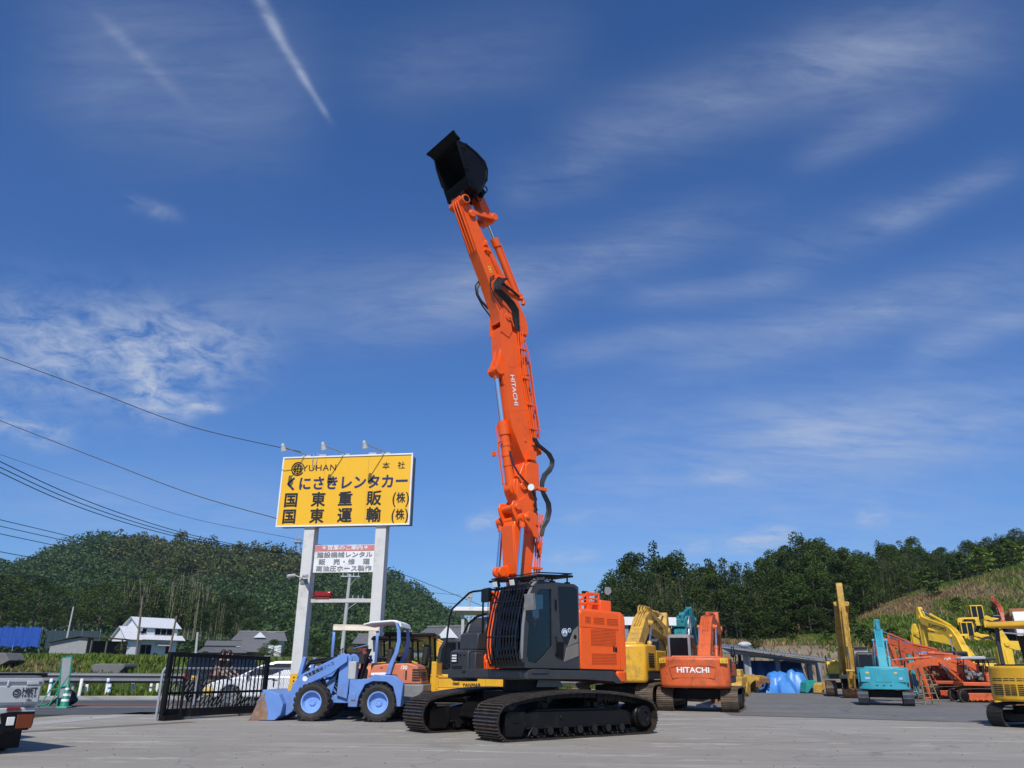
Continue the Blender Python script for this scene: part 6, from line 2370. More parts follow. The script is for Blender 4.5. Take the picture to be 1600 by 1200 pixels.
# ------------------------------------------------------------------ cars
def car(label, cat, loc, rz, kind):
    t = thing('parked_car', label, cat, loc, rz)
    paint = CAR_WHITE if kind == 'hatch' else CAR_BLACK
    if kind == 'hatch':
        Lh, wd, wb, r = 2.2, .86, 1.32, .32
        low = [(2.12, .32), (2.20, .48), (2.16, .66), (1.95, .80), (1.15, .96), (-1.7, 1.02), (-2.05, .98), (-2.18, .85), (-2.2, .5), (-2.1, .3)]
        top = [(1.18, .95), (.45, 1.32), (-.1, 1.46), (-.7, 1.47), (-1.5, 1.28), (-2.05, 1.0)]
        win = [(1.0, .99), (.42, 1.28), (-.1, 1.39), (-.7, 1.40), (-1.3, 1.25), (-1.5, 1.04)]
    else:
        Lh, wd, wb, r = 1.7, .74, 1.22, .30
        low = [(1.62, .3), (1.70, .5), (1.66, .9), (1.0, 1.02), (-1.66, 1.05), (-1.70, .5), (-1.62, .3)]
        top = [(1.05, 1.0), (.55, 1.62), (.2, 1.70), (-1.45, 1.68), (-1.62, 1.58), (-1.69, 1.03)]
        win = [(.92, 1.06), (.5, 1.56), (.2, 1.62), (-1.4, 1.60), (-1.52, 1.08)]

    def arches(poly):
        out = [p for p in poly if p[1] > .35]
        lo = []
        for xx in (-wb, wb):
            lo += [(xx + (r + .06) * math.cos(a), .30 + (r + .06) * math.sin(a)) for a in [PI - PI * i / 10 for i in range(11)]]
        return out, lo
    hi, lo = arches(low)
    poly = hi + [(-Lh + .1, .24)] + lo + [(Lh - .1, .24)]
    m = MB()
    m.prism(poly, -wd, wd)
    body = m.build('body', paint, t, bevel=.07, seg=4)
    m = MB()
    n_ = len(top)
    rings = []
    for y, k in ((-wd * .98, 0), (-wd * .80, 1), (wd * .80, 1), (wd * .98, 0)):
        rings.append([(x, y, z if k else min(z, low[4][1] + .03 * i)) for i, (x, z) in enumerate(top)])
    m.loft(rings)
    m.build('cabin', paint, t, bevel=.03, seg=3)
    for sg in (1, -1):
        m = MB()
        c = [(x, sg * (wd * .985 - (z - 1.0) * wd * .36 + .0), z) for x, z in win]
        m.quad(*(c if sg > 0 else c[::-1]))
        m.build('side_glass', BLACKOUT, t)
    m = MB()
    a, b = top[0], top[1]
    m.quad((a[0] + .012, -wd * .78, a[1] + .02), (a[0] + .012, wd * .78, a[1] + .02), (b[0] + .02, wd * .72, b[1] + .01), (b[0] + .02, -wd * .72, b[1] + .01))
    m.build('windscreen', BLACKOUT, t)
    for x in (wb, -wb):
        for sg in (1, -1):
            w_ = MB()
            w_.lathe([(r * .66, -.10), (r * .92, -.11), (r, -.08), (r, .08), (r * .92, .11), (r * .66, .10)], (x, sg * (wd - .10), r), (0, 1, 0), 28, closed=True)
            wo_ = w_.build('wheel', RUBBER, t)
            w_ = MB()
            w_.cur = 0
            w_.lathe([(r * .66, -.04), (r * .66, .095), (r * .60, .095), (r * .58, .03), (.001, .03)], (x, sg * (wd - .10), r), (0, sg, 0), 24)
            for k in range(5):
                for dd in (-.12, .12):
                    an = 2 * PI * k / 5 + dd
                    w_.box((x + math.cos(an) * r * .36, sg * (wd - .045), r + math.sin(an) * r * .36), (r * .60, .03, .028), roty(-an).to_3x3())
            w_.build('rim', STEEL if kind == 'hatch' else BLACK, wo_)
    m = MB()
    for sg in (1, -1):
        if kind == 'hatch':
            m.prism([(2.12, .62), (1.72, .80), (1.62, .84), (1.95, .66)], sg * (wd - .04), sg * (wd + .004))
        else:
            m.prism([(1.67, .62), (1.60, .86), (1.45, .86), (1.5, .62)], sg * (wd - .1), sg * (wd + .004))
    m.build('headlight', LENS, t)
    m = MB()
    xr_ = -Lh
    for sg in (1, -1):
        m.bx(xr_ - .012, xr_ + .1, sg * (wd - .04), sg * (wd - .2), .78, 1.02)
    m.build('tail_lamp', REDLENS, t, bevel=.01)
    if kind != 'hatch':
        m = MB()
        m.quad((-1.70, -.58, 1.10), (-1.70, .58, 1.10), (-1.64, .52, 1.56), (-1.64, -.52, 1.56))
        m.quad((-1.702, -.58, 1.10), (-1.702, .58, 1.10), (-1.642, .52, 1.56), (-1.642, -.52, 1.56))
        m.build('rear_window', BLACKOUT, t)
        m = MB()
        m.bx(-1.725, -1.70, -.02, .31, .78, .94)
        pl_ = m.build('number_plate', mat('plate_yellow', (.80, .50, .03), .5), t)
        m = MB()
        for k in range(4):
            m.bx(-1.728, -1.725, .03 + k * .065, .07 + k * .065, .80, .87)
        m.build('plate_marks', LET_K, pl_)
    m = MB()
    for sg in (1, -1):
        m.ell((.82 if kind == 'hatch' else .75, sg * (wd + .10), 1.02 if kind == 'hatch' else 1.1), (.07, .1, .06))
    m.build('door_mirror', paint, t)
    m = MB()
    for sg in (1, -1):
        for xx in (.55, -.4, -1.3):
            m.bx(xx - .005, xx + .005, sg * wd, sg * (wd + .004), .36, .98)
        for xx in (-.2, -1.1):
            m.bx(xx, xx + .18, sg * wd, sg * (wd + .02), .84, .87)
    m.build('door_gap', DARKIN, t)
    return t


p = gnd(354, 1104)
car('white hatchback car behind the black gate, partly hidden by the billboard post', 'car', (p.x + 1.30, p.y + .9, 0), PI + R(8), 'hatch')
p = gnd(322, 1098)
car('small black boxy car with a yellow number plate, seen from behind past the gate', 'car', (p.x + .25, p.y + 1.6, 0), R(66), 'kei')


# ------------------------------------------------------------------ white truck cut by the left edge
def truck():
    p = gnd(40, 1176)
    t = thing('kei_truck', 'small white pickup truck cut by the left edge, tailgate and orange tail lamp showing', 'truck', (p.x, p.y, 0), R(90 + 54))
    # local +x forward (away), +y left; right rear corner at y = -.73 near px 65
    q_ = at(60, 1100, p.y) - Vector((math.cos(R(54)), math.sin(R(54)), 0)) * .725
    t.location = (q_.x, q_.y, 0)
    wmat = mat('truck_white', (.50, .515, .51), .45, var=.03, coat=.15, dirt=(.42, .41, .38), dirt_amt=.15)
    for x in (.75, 2.65):
        for sg in (1, -1):
            w_ = MB()
            w_.lathe([(.17, -.07), (.25, -.08), (.27, -.06), (.27, .06), (.25, .08), (.17, .07)], (x, sg * .62, .27), (0, 1, 0), 24, closed=True)
            wo_ = w_.build('wheel', RUBBER, t)
            w_ = MB()
            w_.lathe([(.17, -.05), (.17, .06), (.12, .03), (.001, .03)], (x, sg * .62, .27), (0, sg, 0), 18)
            w_.build('rim', STEEL, wo_)
    m = MB()
    m.bx(.05, 1.98, -.73, .73, .66, .72)
    m.bx(.0, .04, -.725, .725, .70, 1.12)
    for sg in (1, -1):
        m.bx(.04, 1.98, sg * .70, sg * .735, .70, 1.12)
    m.bx(1.94, 1.98, -.72, .72, .7, 1.30)
    bed = m.build('load_bed', wmat, t, bevel=.012)
    m = MB()
    m.bx(-.018, .0, -.70, .70, .73, .97)
    m.bx(-.025, .0, -.715, .715, 1.03, 1.09)
    m.bx(-.03, .0, -.66, -.48, .99, 1.05)
    m.bx(-.032, .0, -.22, -.19, .97, 1.06)
    tg = m.build('tailgate', wmat, t, bevel=.012)
    m = MB()
    m.tube([(-.01, .74, 1.145), (-.01, -.745, 1.145)], .022, 6)
    m.bx(-.04, .03, -.76, -.70, 1.10, 1.165)
    m.build('black_rail', BLACK, t)
    m = MB()
    m.bx(-.05, .0, -.62, -.48, .70, .745)
    m.bx(-.05, .0, -.73, -.70, .98, 1.06)
    m.build('hinge', STEEL, tg, bevel=.006)
    text('lettering', 'HIJET', .125, LET_K, tg, face_x(-1, -.022, -.545, .90), bold=.02, wide=.78)
    text('lettering', 'TRUCK', .055, LET_K, tg, face_x(-1, -.022, -.545, .825), bold=.012, spacing=1.4)
    text('lettering', '660cc', .035, LET_K, tg, face_x(-1, -.022, -.56, .77), bold=.005)
    m = MB()
    ringp = [(-.022, -.36 + .055 * math.cos(a), .872 + .055 * math.sin(a)) for a in [2 * PI * k / 20 for k in range(20)]]
    m.tube(ringp, .008, 5, closed=True)
    m.tube([(-.022, -.33, .90), (-.022, -.38, .895), (-.022, -.395, .875), (-.022, -.37, .86), (-.022, -.345, .85), (-.022, -.33, .86)], .008, 5)
    m.build('emblem', LET_K, tg)
    m = MB()
    m.bx(-.01, .10, -.70, .70, .42, .66)
    m.build('rear_panel', wmat, t, bevel=.02)
    m = MB()
    m.prism([(-.68, .60), (-.68, .40), (-.62, .33), (-.3, .33), (-.18, .22), (.4, .22), (.4, .42), (-.22, .44), (-.17, .58), (-.3, .60)], -.05, -.012, 'yz')
    bp = m.build('bumper', BLACK, t, bevel=.012)
    m = MB()
    m.bx(-.07, -.05, -.66, -.42, .36, .56)
    m.build('tail_lamp', AMBER, t, bevel=.008)
    m = MB()
    m.bx(-.068, -.05, -.39, -.28, .41, .53)
    m.build('reverse_lamp', LENS, t, bevel=.006)
    m = MB()
    m.bx(-.03, -.012, -.46, -.26, .62, .67)
    m.build('reflector', REDLENS, t, bevel=.006)
    m = MB()
    m.bx(.2, 2.9, -.35, .35, .36, .62)
    m.bx(.38, .40, -.32, -.78 + .05, .05, .5)
    m.build('mud_flap', BLACK, t)
    m = MB()
    m.prism([(2.0, .4), (2.0, 1.72), (2.1, 1.78), (3.0, 1.76), (3.28, 1.15), (3.3, .4)], -.72, .72)
    cb_ = m.build('cab', wmat, t, bevel=.06, seg=3)
    m = MB()
    m.prism([(-.55, 1.25), (.55, 1.25), (.55, 1.65), (-.55, 1.65)], 1.985, 2.0, 'yz')
    for sg in (1, -1):
        m.prism([(2.2, 1.12), (2.2, 1.62), (2.9, 1.62), (3.12, 1.12)], sg * .715, sg * .73)
    m.build('window', BLACKOUT, cb_)


truck()


# ------------------------------------------------------------------ small street things
def a_sign():
    p = gnd(90, 1106)
    t = thing('stand_sign', 'green framed upright stand sign seen from its back beside the traffic cone', 'sign', (p.x, p.y, 0), R(-14))
    t.rotation_euler = (0, R(-8), R(-14))
    GR = mat('green_frame_paint', (.02, .26, .17), .45)
    m = MB()
    for xx in (-.16, .20):
        m.tube([(xx + .10, .02, 0), (xx + .10, .05, .5), (xx + .10, .10, 1.52)], .022, 6)
        m.tube([(xx - .10, -.55, 0), (xx + .10, .05, .95)], .020, 6)
    m.tube([(-.06, .10, 1.52), (.30, .10, 1.52)], .022, 6)
    m.tube([(-.06, .06, .62), (.30, .06, .62)], .02, 6)
    m.tube([(-.26, -.55, .12), (.10, -.55, .12)], .018, 6)
    m.tube([(-.16, -.22, .55), (.20, -.22, .55)], .018, 6)
    m.build('frame', GR, t)
    m = MB()
    m.prism([(-.05, .30), (.29, .30), (.29, 1.50), (-.05, 1.50)], .085, .11)
    m.build('panel', mat('sign_back_grey', (.30, .31, .32), .5), t)
    return t


a_sign()


def bag():
    p = gnd(88, 1104)
    m = MB()
    n, k = 16, 9
    rings = []
    for i in range(k + 1):
        u = i / k
        rr = .30 * math.sin(PI * (u * .86 + .12)) ** .7 * (1 - .35 * u)
        rings.append([(rr * 1.35 * math.cos(2 * PI * j / n) * (1 + .12 * math.sin(5 * j + i)) + .10 * u, rr * .8 * math.sin(2 * PI * j / n) * (1 + .1 * math.sin(3 * j + 2 * i)), .02 + .50 * u) for j in range(n)])
    m.loft(rings)
    m.tube([(-.55, .05, .03), (-.35, 0, .16), (-.15, 0, .32)], .05, 6)
    o = m.build('weight_bag', mat('black_plastic_bag', (.014, .014, .015), .35, var=.3, bump=.5, bscale=14), smooth=60)
    o.location = (p.x + .12, p.y + .25, 0)
    tag(o, 'slumped black plastic weight bag lying under the green stand sign', 'bag')


bag()


def cone():
    p = gnd(97, 1106.5)
    t = thing('traffic_cone', 'green traffic cone with white reflective bands beside the stand sign', 'cone', (p.x + .05, p.y, 0))
    GR = mat('cone_green', (.015, .22, .14), .5)
    m = MB()
    m.prism([(.19 * math.cos(a) / max(abs(math.cos(a)), abs(math.sin(a))) ** .6, .19 * math.sin(a) / max(abs(math.cos(a)), abs(math.sin(a))) ** .6) for a in [2 * PI * k / 24 for k in range(24)]], 0, .05, 'xy')
    m.build('base', mat('cone_base_green', (.06, .36, .26), .55), t, bevel=.012)
    m = MB()
    m.lathe([(.145, .05), (.135, .08), (.035, .70), (.02, .715), (.001, .715)], (0, 0, 0), (0, 0, 1), 24)
    m.build('cone', GR, t)
    for z0_, z1_ in ((.20, .27), (.36, .43), (.54, .60)):
        m = MB()
        r_ = lambda z: .137 - (z - .08) * .1613 + .003
        m.lathe([(r_(z0_) - .004, z0_), (r_(z0_), z0_), (r_(z1_), z1_), (r_(z1_) - .004, z1_)], (0, 0, 0), (0, 0, 1), 24)
        m.build('reflective_band', LET_W, t)


cone()


def guard_rail():
    a = Vector((*rp(-44, 12.6), 0))
    t = thing('guard_rail', 'grey steel crash barrier running along the far side of the road', 'guard rail', a, math.atan2(rd_dir.y, rd_dir.x))
    m = MB()
    pr = [(0, .46), (-.05, .48), (-.08, .54), (-.03, .60), (-.03, .66), (-.08, .72), (-.05, .78), (0, .80), (.02, .80), (.0, .72), (.0, .56), (.02, .46)]
    m.M = tr(0, 0, .12)
    m.prism([(x * 1.6, z * 1.15 - .07) for x, z in pr], 0, 66, 'yz')
    m.build('barrier_beam', mat('barrier_steel', (.20, .205, .22), .5, metal=.35, var=.08), t)
    for k in range(17):
        m = MB()
        m.cyl((k * 4.0 + 1, .12, -.1), (k * 4.0 + 1, .12, .98), .07, n=12)
        m.build('rail_post', GALV, t)


guard_rail()
BLUEBAND = mat('blue_band', (.05, .20, .45), .4)
first = None
for k, (px, py, h, band) in enumerate(((75, 1090.5, .72, 1), (123, 1090, .72, 0), (133, 1089.5, .5, 0), (165, 1088.5, .72, 1), (169, 1088.5, .5, 1), (205, 1087.5, .72, 0), (234, 1087, .5, 1), (244, 1087, .72, 1))):
    p = gnd(px, py, .06)
    lab = ['white marker post by the road, nearest the lorry tailgate', 'plain white marker post right of the green cone', 'short plain white marker post on the verge',
           'tall white marker post with a blue band', 'short white marker post beside the tall banded one', 'plain white marker post in front of the barrier', 'short blue banded marker post near the fence tube',
           'blue banded marker post beside the fence tube'][k].replace('lorry', 'white truck')
    t = thing('marker_post', lab, 'post', (p.x, p.y, .05), 0, 'white marker posts along the road')
    m = MB()
    m.lathe([(.065, 0), (.062, h - .02), (.05, h), (.001, h)], (0, 0, 0), (0, 0, 1), 14)
    m.build('shaft', WHITE, t)
    if band:
        m = MB()
        m.lathe([(.064, h - .2), (.066, h - .2), (.066, h - .12), (.064, h - .12)], (0, 0, 0), (0, 0, 1), 14)
        m.build('blue_band', BLUEBAND, t)


# ------------------------------------------------------------------ people behind the gate
def person(label, px, Y, rz, pose):
    p = at(px, 1095, Y)
    t = thing('person', label, 'person', (p.x, p.y, 0), rz)

    def skin(name, joints, edges, m, sub=2):
        me = bpy.data.meshes.new(name)
        me.from_pydata([j[0] for j in joints], edges, [])
        me.materials.append(m)
        o = bpy.data.objects.new(name, me)
        col.objects.link(o)
        o.parent = t
        mod = o.modifiers.new('skin', 'SKIN')
        mod.use_smooth_shade = True
        sv = me.skin_vertices
        if not sv:
            o.data.skin_vertices.clear() if hasattr(o.data.skin_vertices, 'clear') else None
        for i, j in enumerate(joints):
            o.data.skin_vertices[0].data[i].radius = j[1]
        o.data.skin_vertices[0].data[0].use_root = True
        s_ = o.modifiers.new('sub', 'SUBSURF')
        s_.levels = sub
        s_.render_levels = sub
        return o
    b = pose
    J = [((0, 0, .95), (.15, .12)), ((.03, 0, 1.15), (.14, .11)), ((b * .6, 0, 1.38), (.17, .12)), ((b * .8, 0, 1.50), (.07, .065)), ((b, 0, 1.58), (.075, .085)), ((b + .01, 0, 1.70), (.085, .085)),
         ((b * .6, .19, 1.42), (.062, .062)), ((b * .6 + .10, .23, 1.16), (.047, .047)), ((b * .6 + .34, .16, 1.02), (.036, .036)), ((b * .6 + .42, .14, .99), (.04, .025)),
         ((b * .6, -.19, 1.42), (.062, .062)), ((b * .6 + .08, -.23, 1.15), (.047, .047)), ((b * .6 + .32, -.16, 1.00), (.036, .036)), ((b * .6 + .40, -.14, .97), (.04, .025)),
         ((0, .10, .88), (.10, .10)), ((.03, .12, .48), (.065, .065)), ((0, .12, .09), (.045, .045)), ((.14, .13, .04), (.05, .035)),
         ((0, -.10, .88), (.10, .10)), ((.0, -.12, .48), (.065, .065)), ((-.05, -.12, .09), (.045, .045)), ((.10, -.13, .04), (.05, .035))]
    E_ = [(0, 1), (1, 2), (2, 3), (3, 4), (4, 5), (2, 6), (6, 7), (7, 8), (8, 9), (2, 10), (10, 11), (11, 12), (12, 13), (0, 14), (14, 15), (15, 16), (16, 17), (0, 18), (18, 19), (19, 20), (20, 21)]
    skin('body', J, E_, SKIN)
    # clothing over the body
    infl = lambda r, d: (r[0] + d, r[1] + d)
    cj = [(J[1][0], infl(J[1][1], .02)), (J[2][0], infl(J[2][1], .02)), (J[0][0], infl(J[0][1], .015)), (J[6][0], (.08, .08)), ((b * .6 + .06, .225, 1.26), (.068, .068)), (J[10][0], (.08, .08)), ((b * .6 + .05, -.225, 1.26), (.068, .068)), ((b * .7, 0, 1.455), (.085, .075))]
    skin('shirt', cj, [(0, 1), (0, 2), (1, 3), (3, 4), (1, 5), (5, 6), (1, 7)], CLOTH_D)
    tj = [((0, 0, .93), (.165, .135)), (J[14][0], (.115, .115)), (J[15][0], (.085, .085)), ((0, .12, .12), (.075, .075)), (J[18][0], (.115, .115)), (J[19][0], (.085, .085)), ((-.04, -.12, .12), (.075, .075))]
    skin('trousers', tj, [(0, 1), (1, 2), (2, 3), (0, 4), (4, 5), (5, 6)], mat('dark_trousers', (.02, .02, .025), .85))
    hd = Vector((b + .015, 0, 1.70))
    m = MB()
    m.ell(hd + Vector((-.02, 0, .03)), (.105, .098, .105), 14, 9)
    m.build('hair', mat('dark_hair', (.015, .012, .010), .6), t)
    m = MB()
    m.ell(hd + Vector((.098, 0, -.03)), (.02, .014, .025), 8, 5)
    for sg in (1, -1):
        m.ell(hd + Vector((-.0, sg * .095, -.02)), (.022, .012, .032), 8, 5)
    m.build('nose_and_ears', SKIN, t)
    m = MB()
    for sg in (1, -1):
        m.ell(hd + Vector((.085, sg * .035, .0)), (.010, .013, .008), 7, 5)
    m.box(hd + Vector((.092, 0, -.075)), (.012, .05, .008))
    m.build('eyes_and_mouth', DARKIN, t)
    for sg, y, xx, z in ((1, .14, b * .6 + .42, .99), (-1, -.14, b * .6 + .40, .97)):
        m = MB()
        for k in range(4):
            m.tube([(xx, y + (k - 1.5) * .019, z), (xx + .055, y + (k - 1.5) * .021, z - .005), (xx + .085 - .006 * abs(k - 1), y + (k - 1.5) * .021, z - .03)], [.0095, .009, .0075], 6)
        m.tube([(xx - .02, y - sg * .035, z), (xx + .02, y - sg * .055, z - .01), (xx + .05, y - sg * .05, z - .025)], [.011, .010, .008], 6)
        m.build('fingers', SKIN, t)
    return t


person('dark dressed person bending over the white car bonnet, nearer the cloth bag', 333, 28.6, R(-8), .16)
person('dark dressed person at the white car bonnet, standing more upright, nearer the windscreen', 345.5, 29.3, R(-15), .10)
m = MB()
m.loft([[(r_ * math.cos(a) * 1.2, r_ * .7 * math.sin(a), z) for a in [2 * PI * k / 14 for k in range(14)]] for z, r_ in ((0, .09), (.03, .14), (.15, .15), (.25, .12), (.31, .05))])
o = m.build('shopping_bag', mat('yellow_cloth_bag', (.62, .45, .12), .7, var=.3, vscale=8), smooth=60)
q = at(325, 1080, 28.3)
o.location = (q.x, q.y, .34)
m2 = MB()
m2.tube([(-.09, 0, .28), (-.04, 0, .5), (.04, 0, .5), (.09, 0, .28)], .012, 5)
m2.build('handle', mat('bag_handle', (.5, .36, .1), .7), o)
m2 = MB()
m2.bx(-.17, .17, -.13, .13, -.335, -.02)
m2.build('lower_bag', mat('dark_bag', (.02, .02, .022), .7), o, bevel=.04)
tag(o, 'yellow cloth bag on a dark bag at the feet of the pair by the car', 'bag')


# ------------------------------------------------------------------ houses and sheds across the road
ROOF_T = mat('grey_roof_tile', (.14, .14, .145), .55, var=.2, vscale=5)
ROOF_L = mat('pale_metal_roof', (.60, .61, .63), .42, var=.04)
WALL_W = mat('white_render', (.74, .75, .76), .7, var=.04)
WALL_B = mat('reddish_wood_wall', (.33, .15, .085), .7, var=.15, vscale=5)


def corr(mb, a, b, c, d, n, h):
    "ribbed roof sheet over the quad a-b (eave) d-c (ridge)"
    a, b, c, d = map(Vector, (a, b, c, d))
    nn = (b - a).cross(d - a).normalized()
    if nn.z < 0:
        nn = -nn
    mb.add([a, b, c, d, a - nn * .08, b - nn * .08, c - nn * .08, d - nn * .08], [(0, 1, 2, 3), (7, 6, 5, 4), (0, 4, 5, 1), (1, 5, 6, 2), (2, 6, 7, 3), (3, 7, 4, 0)])
    for i in range(n + 1):
        u = i / n
        p0, p1 = a.lerp(b, u), d.lerp(c, u)
        w = (b - a).normalized() * (.035 if h > .03 else .02)
        mb.add([p0 - w, p0 + w, p1 + w, p1 - w, p0 - w + nn * h, p0 + w + nn * h, p1 + w + nn * h, p1 - w + nn * h], [(4, 5, 6, 7), (0, 1, 5, 4), (1, 2, 6, 5), (2, 3, 7, 6), (3, 0, 4, 7)])


def win(parent, M, w, h, m_frame=LGREY, split=2):
    f = MB(M)
    f.rim([(-w / 2 - .06, -.06), (w / 2 + .06, -.06), (w / 2 + .06, h + .06), (-w / 2 - .06, h + .06)], [(-w / 2, 0), (w / 2, 0), (w / 2, h), (-w / 2, h)], -.06, 0, 'xz', n=8)
    for k in range(1, split):
        xx = -w / 2 + w * k / split
        f.bx(xx - .03, xx + .03, -.05, 0, 0, h)
    fo_ = f.build('window', m_frame, parent)
    g_ = MB(M)
    g_.bx(-w / 2, w / 2, -.03, .02, 0, h)
    g_.build('pane', BLACKOUT, fo_)
    return fo_


def white_house():
    c = at(228, 1022, 118)
    z = c.z
    t = thing('house', 'white two storey house with pale metal roofs below the wooded hill', 'house', (c.x, c.y, z), R(50))
    t.scale = (.8, .8, .86)
    # local: front (camera side) is -y
    m = MB()
    m.bx(-4.6, 4.4, -2.0, 4.0, -1.5, 2.7)
    m.prism([(-2.0, 2.6), (4.0, 2.6), (4.0, 4.3), (1.0, 5.7), (-2.0, 4.3)], -2.8, 4.2, 'yz')
    m.prism([(-3.6, -1.5), (1.6, -1.5), (1.6, 2.4), (-1.0, 4.1), (-3.6, 2.4)], -5.6, -3.6, 'yz')
    wl_ = m.build('wall', WALL_W, t)
    r_ = MB()
    corr(r_, (-3.3, -2.4, 4.1), (4.7, -2.4, 4.1), (4.7, 1.0, 5.85), (-3.3, 1.0, 5.85), 16, .04)
    corr(r_, (-3.3, 4.5, 4.1), (4.7, 4.5, 4.1), (4.7, 1.0, 5.85), (-3.3, 1.0, 5.85), 16, .04)
    corr(r_, (-3.2, -3.4, 2.2), (5.2, -3.4, 2.2), (5.2, -1.9, 3.0), (-3.2, -1.9, 3.0), 16, .04)
    corr(r_, (-6.0, -4.2, 2.1), (-3.1, -4.2, 2.1), (-3.1, -1.0, 4.2), (-6.0, -1.0, 4.2), 8, .04)
    corr(r_, (-6.0, 2.2, 2.1), (-3.1, 2.2, 2.1), (-3.1, -1.0, 4.2), (-6.0, -1.0, 4.2), 8, .04)
    r_.build('roof', ROOF_L, t)
    win(t, tr(1.6, -2.02, 3.05), 3.2, .95, split=3)
    win(t, tr(-2.0, -2.02, 3.2), .8, .7, split=1)
    win(t, tr(-1.2, -2.02, -.6), 1.9, 2.0, split=2)
    win(t, tr(2.9, -2.02, .1), .9, 1.3, split=1)
    m = MB()
    corr(m, (.4, -3.2, 1.35), (2.6, -3.2, 1.35), (2.6, -2.0, 1.75), (.4, -2.0, 1.75), 4, .03)
    m.build('porch_roof', ROOF_L, t)
    m = MB()
    m.bx(1.6, 5.4, -3.6, -3.5, -1.4, -.2)
    m.build('green_screen', mat('green_screen', (.03, .20, .15), .6), t)
    m = MB()
    m.bx(-2.9, -2.4, -2.35, -2.02, 3.5, 4.1)
    m.build('air_unit', LGREY, t, bevel=.03)


white_house()


def brown_house():
    c = at(354, 1036, 112)
    t = thing('house', 'low reddish brown house with grey tiled hip roofs behind the gate', 'house', (c.x, c.y, c.z), R(18))
    t.scale = (.86, .86, .82)
    m = MB()
    m.bx(-3.6, 2.2, -2.2, 3, -1.5, 1.75)
    m.bx(2.2, 5.6, -1.0, 3, -1.5, 1.9)
    m.prism([(-1.6, 1.9), (3.4, 1.9), (.9, 3.6)], 2.2, 5.4, 'yz')
    m.build('wall', WALL_B, t)
    r_ = MB()
    corr(r_, (-4.4, -3.0, 1.6), (2.8, -3.0, 1.6), (2.0, -.2, 2.55), (-3.4, -.2, 2.55), 22, .05)
    corr(r_, (-3.6, -.6, 2.7), (2.2, -.6, 2.7), (2.2, 1.4, 3.5), (-3.4, 1.4, 3.5), 18, .05)
    corr(r_, (1.9, -1.9, 1.75), (6.0, -1.9, 1.75), (6.0, .9, 3.75), (1.9, .9, 3.75), 14, .05)
    corr(r_, (1.9, 3.6, 1.75), (6.0, 3.6, 1.75), (6.0, .9, 3.75), (1.9, .9, 3.75), 14, .05)
    r_.build('roof', ROOF_T, t)
    for xx, w in ((-3.0, .9), (-1.2, .8), (.3, 1.3)):
        win(t, tr(xx, -2.22, .35), w, .95, LGREY, 2)
    win(t, tr(3.8, -1.02, -.8), 1.6, 1.8, GREYM, 2)


brown_house()


def grey_house(px, py, Y, s, lab, rz=R(10), wallm=WALL_W, wid=5.5):
    c = at(px, py, Y)
    t = thing('house', lab, 'house', (c.x, c.y, c.z), rz)
    m = MB()
    m.prism([(-2.5 * s, -3), (2.5 * s, -3), (2.5 * s, .2 * s), (0, 1.5 * s), (-2.5 * s, .2 * s)], -wid * s * .8, wid * s * .8, 'yz')
    m.build('wall', wallm, t)
    r_ = MB()
    w_ = wid * s
    corr(r_, (-w_, -3.2 * s, -.1 * s), (w_, -3.2 * s, -.1 * s), (w_ * .8, 0, 1.7 * s), (-w_ * .8, 0, 1.7 * s), 20, .05)
    corr(r_, (-w_, 3.2 * s, -.1 * s), (w_, 3.2 * s, -.1 * s), (w_ * .8, 0, 1.7 * s), (-w_ * .8, 0, 1.7 * s), 20, .05)
    r_.cyl((-w_ * .82, 0, 1.75 * s), (w_ * .82, 0, 1.75 * s), .16 * s, n=8)
    r_.prism([(-.9 * s, .9 * s), (.9 * s, .9 * s), (0, 1.9 * s)], w_ * .2, w_ * .5, 'yz')
    r_.build('roof', ROOF_T, t)
    g_ = MB()
    g_.prism([(-1.2 * s, .5 * s), (1.2 * s, .5 * s), (0, 1.6 * s)], -3.0 * s, -2.6 * s, 'xz')
    g_.build('gable', WALL_W, t)
    win(t, tr(-1.5 * s, -2.52 * s, -1.2 * s), 1.4, 1.0)
    return t


grey_house(408, 1001, 132, .78, 'house with a broad grey tiled roof and small white gable left of the billboard post')
grey_house(594, 1006, 140, .85, 'house with a white gable and red wall between the billboard post and loader canopy', wallm=mat('red_wall', (.30, .05, .04), .7))
grey_house(722, 1006, 78, .9, 'dark grey roofed house behind the yellow excavator and the black cab fender', R(-30), wallm=GREYM)


def low_shed():
    c = at(128, 1018, 100)
    t = thing('shed', 'low grey shed with a thin dark roof on the terrace left of the white house', 'shed', (c.x, c.y, c.z), R(14))
    m = MB()
    m.prism([(-3.6, -1), (.4, -1), (.4, 1.75), (-3.6, 1.05)], 0, 3, 'xz')
    m.build('wall', mat('grey_board', (.30, .30, .30), .7), t)
    m = MB()
    m.prism([(-3.9, 1.06), (-.6, 1.85), (4.6, 1.55), (4.6, 1.42), (-.6, 1.72), (-3.9, .96)], -.4, 3.4, 'xz')
    m.build('roof', mat('dark_shed_roof', (.04, .036, .034), .6), t)
    for xx in (.9, 2.6, 4.3):
        m = MB()
        m.bx(xx - .07, xx + .07, -.1, .04, -1, 1.5)
        m.build('post', mat('shed_post', (.12, .10, .08), .7), t)
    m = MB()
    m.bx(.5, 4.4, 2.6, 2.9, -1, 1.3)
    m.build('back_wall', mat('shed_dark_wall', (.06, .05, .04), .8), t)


low_shed()


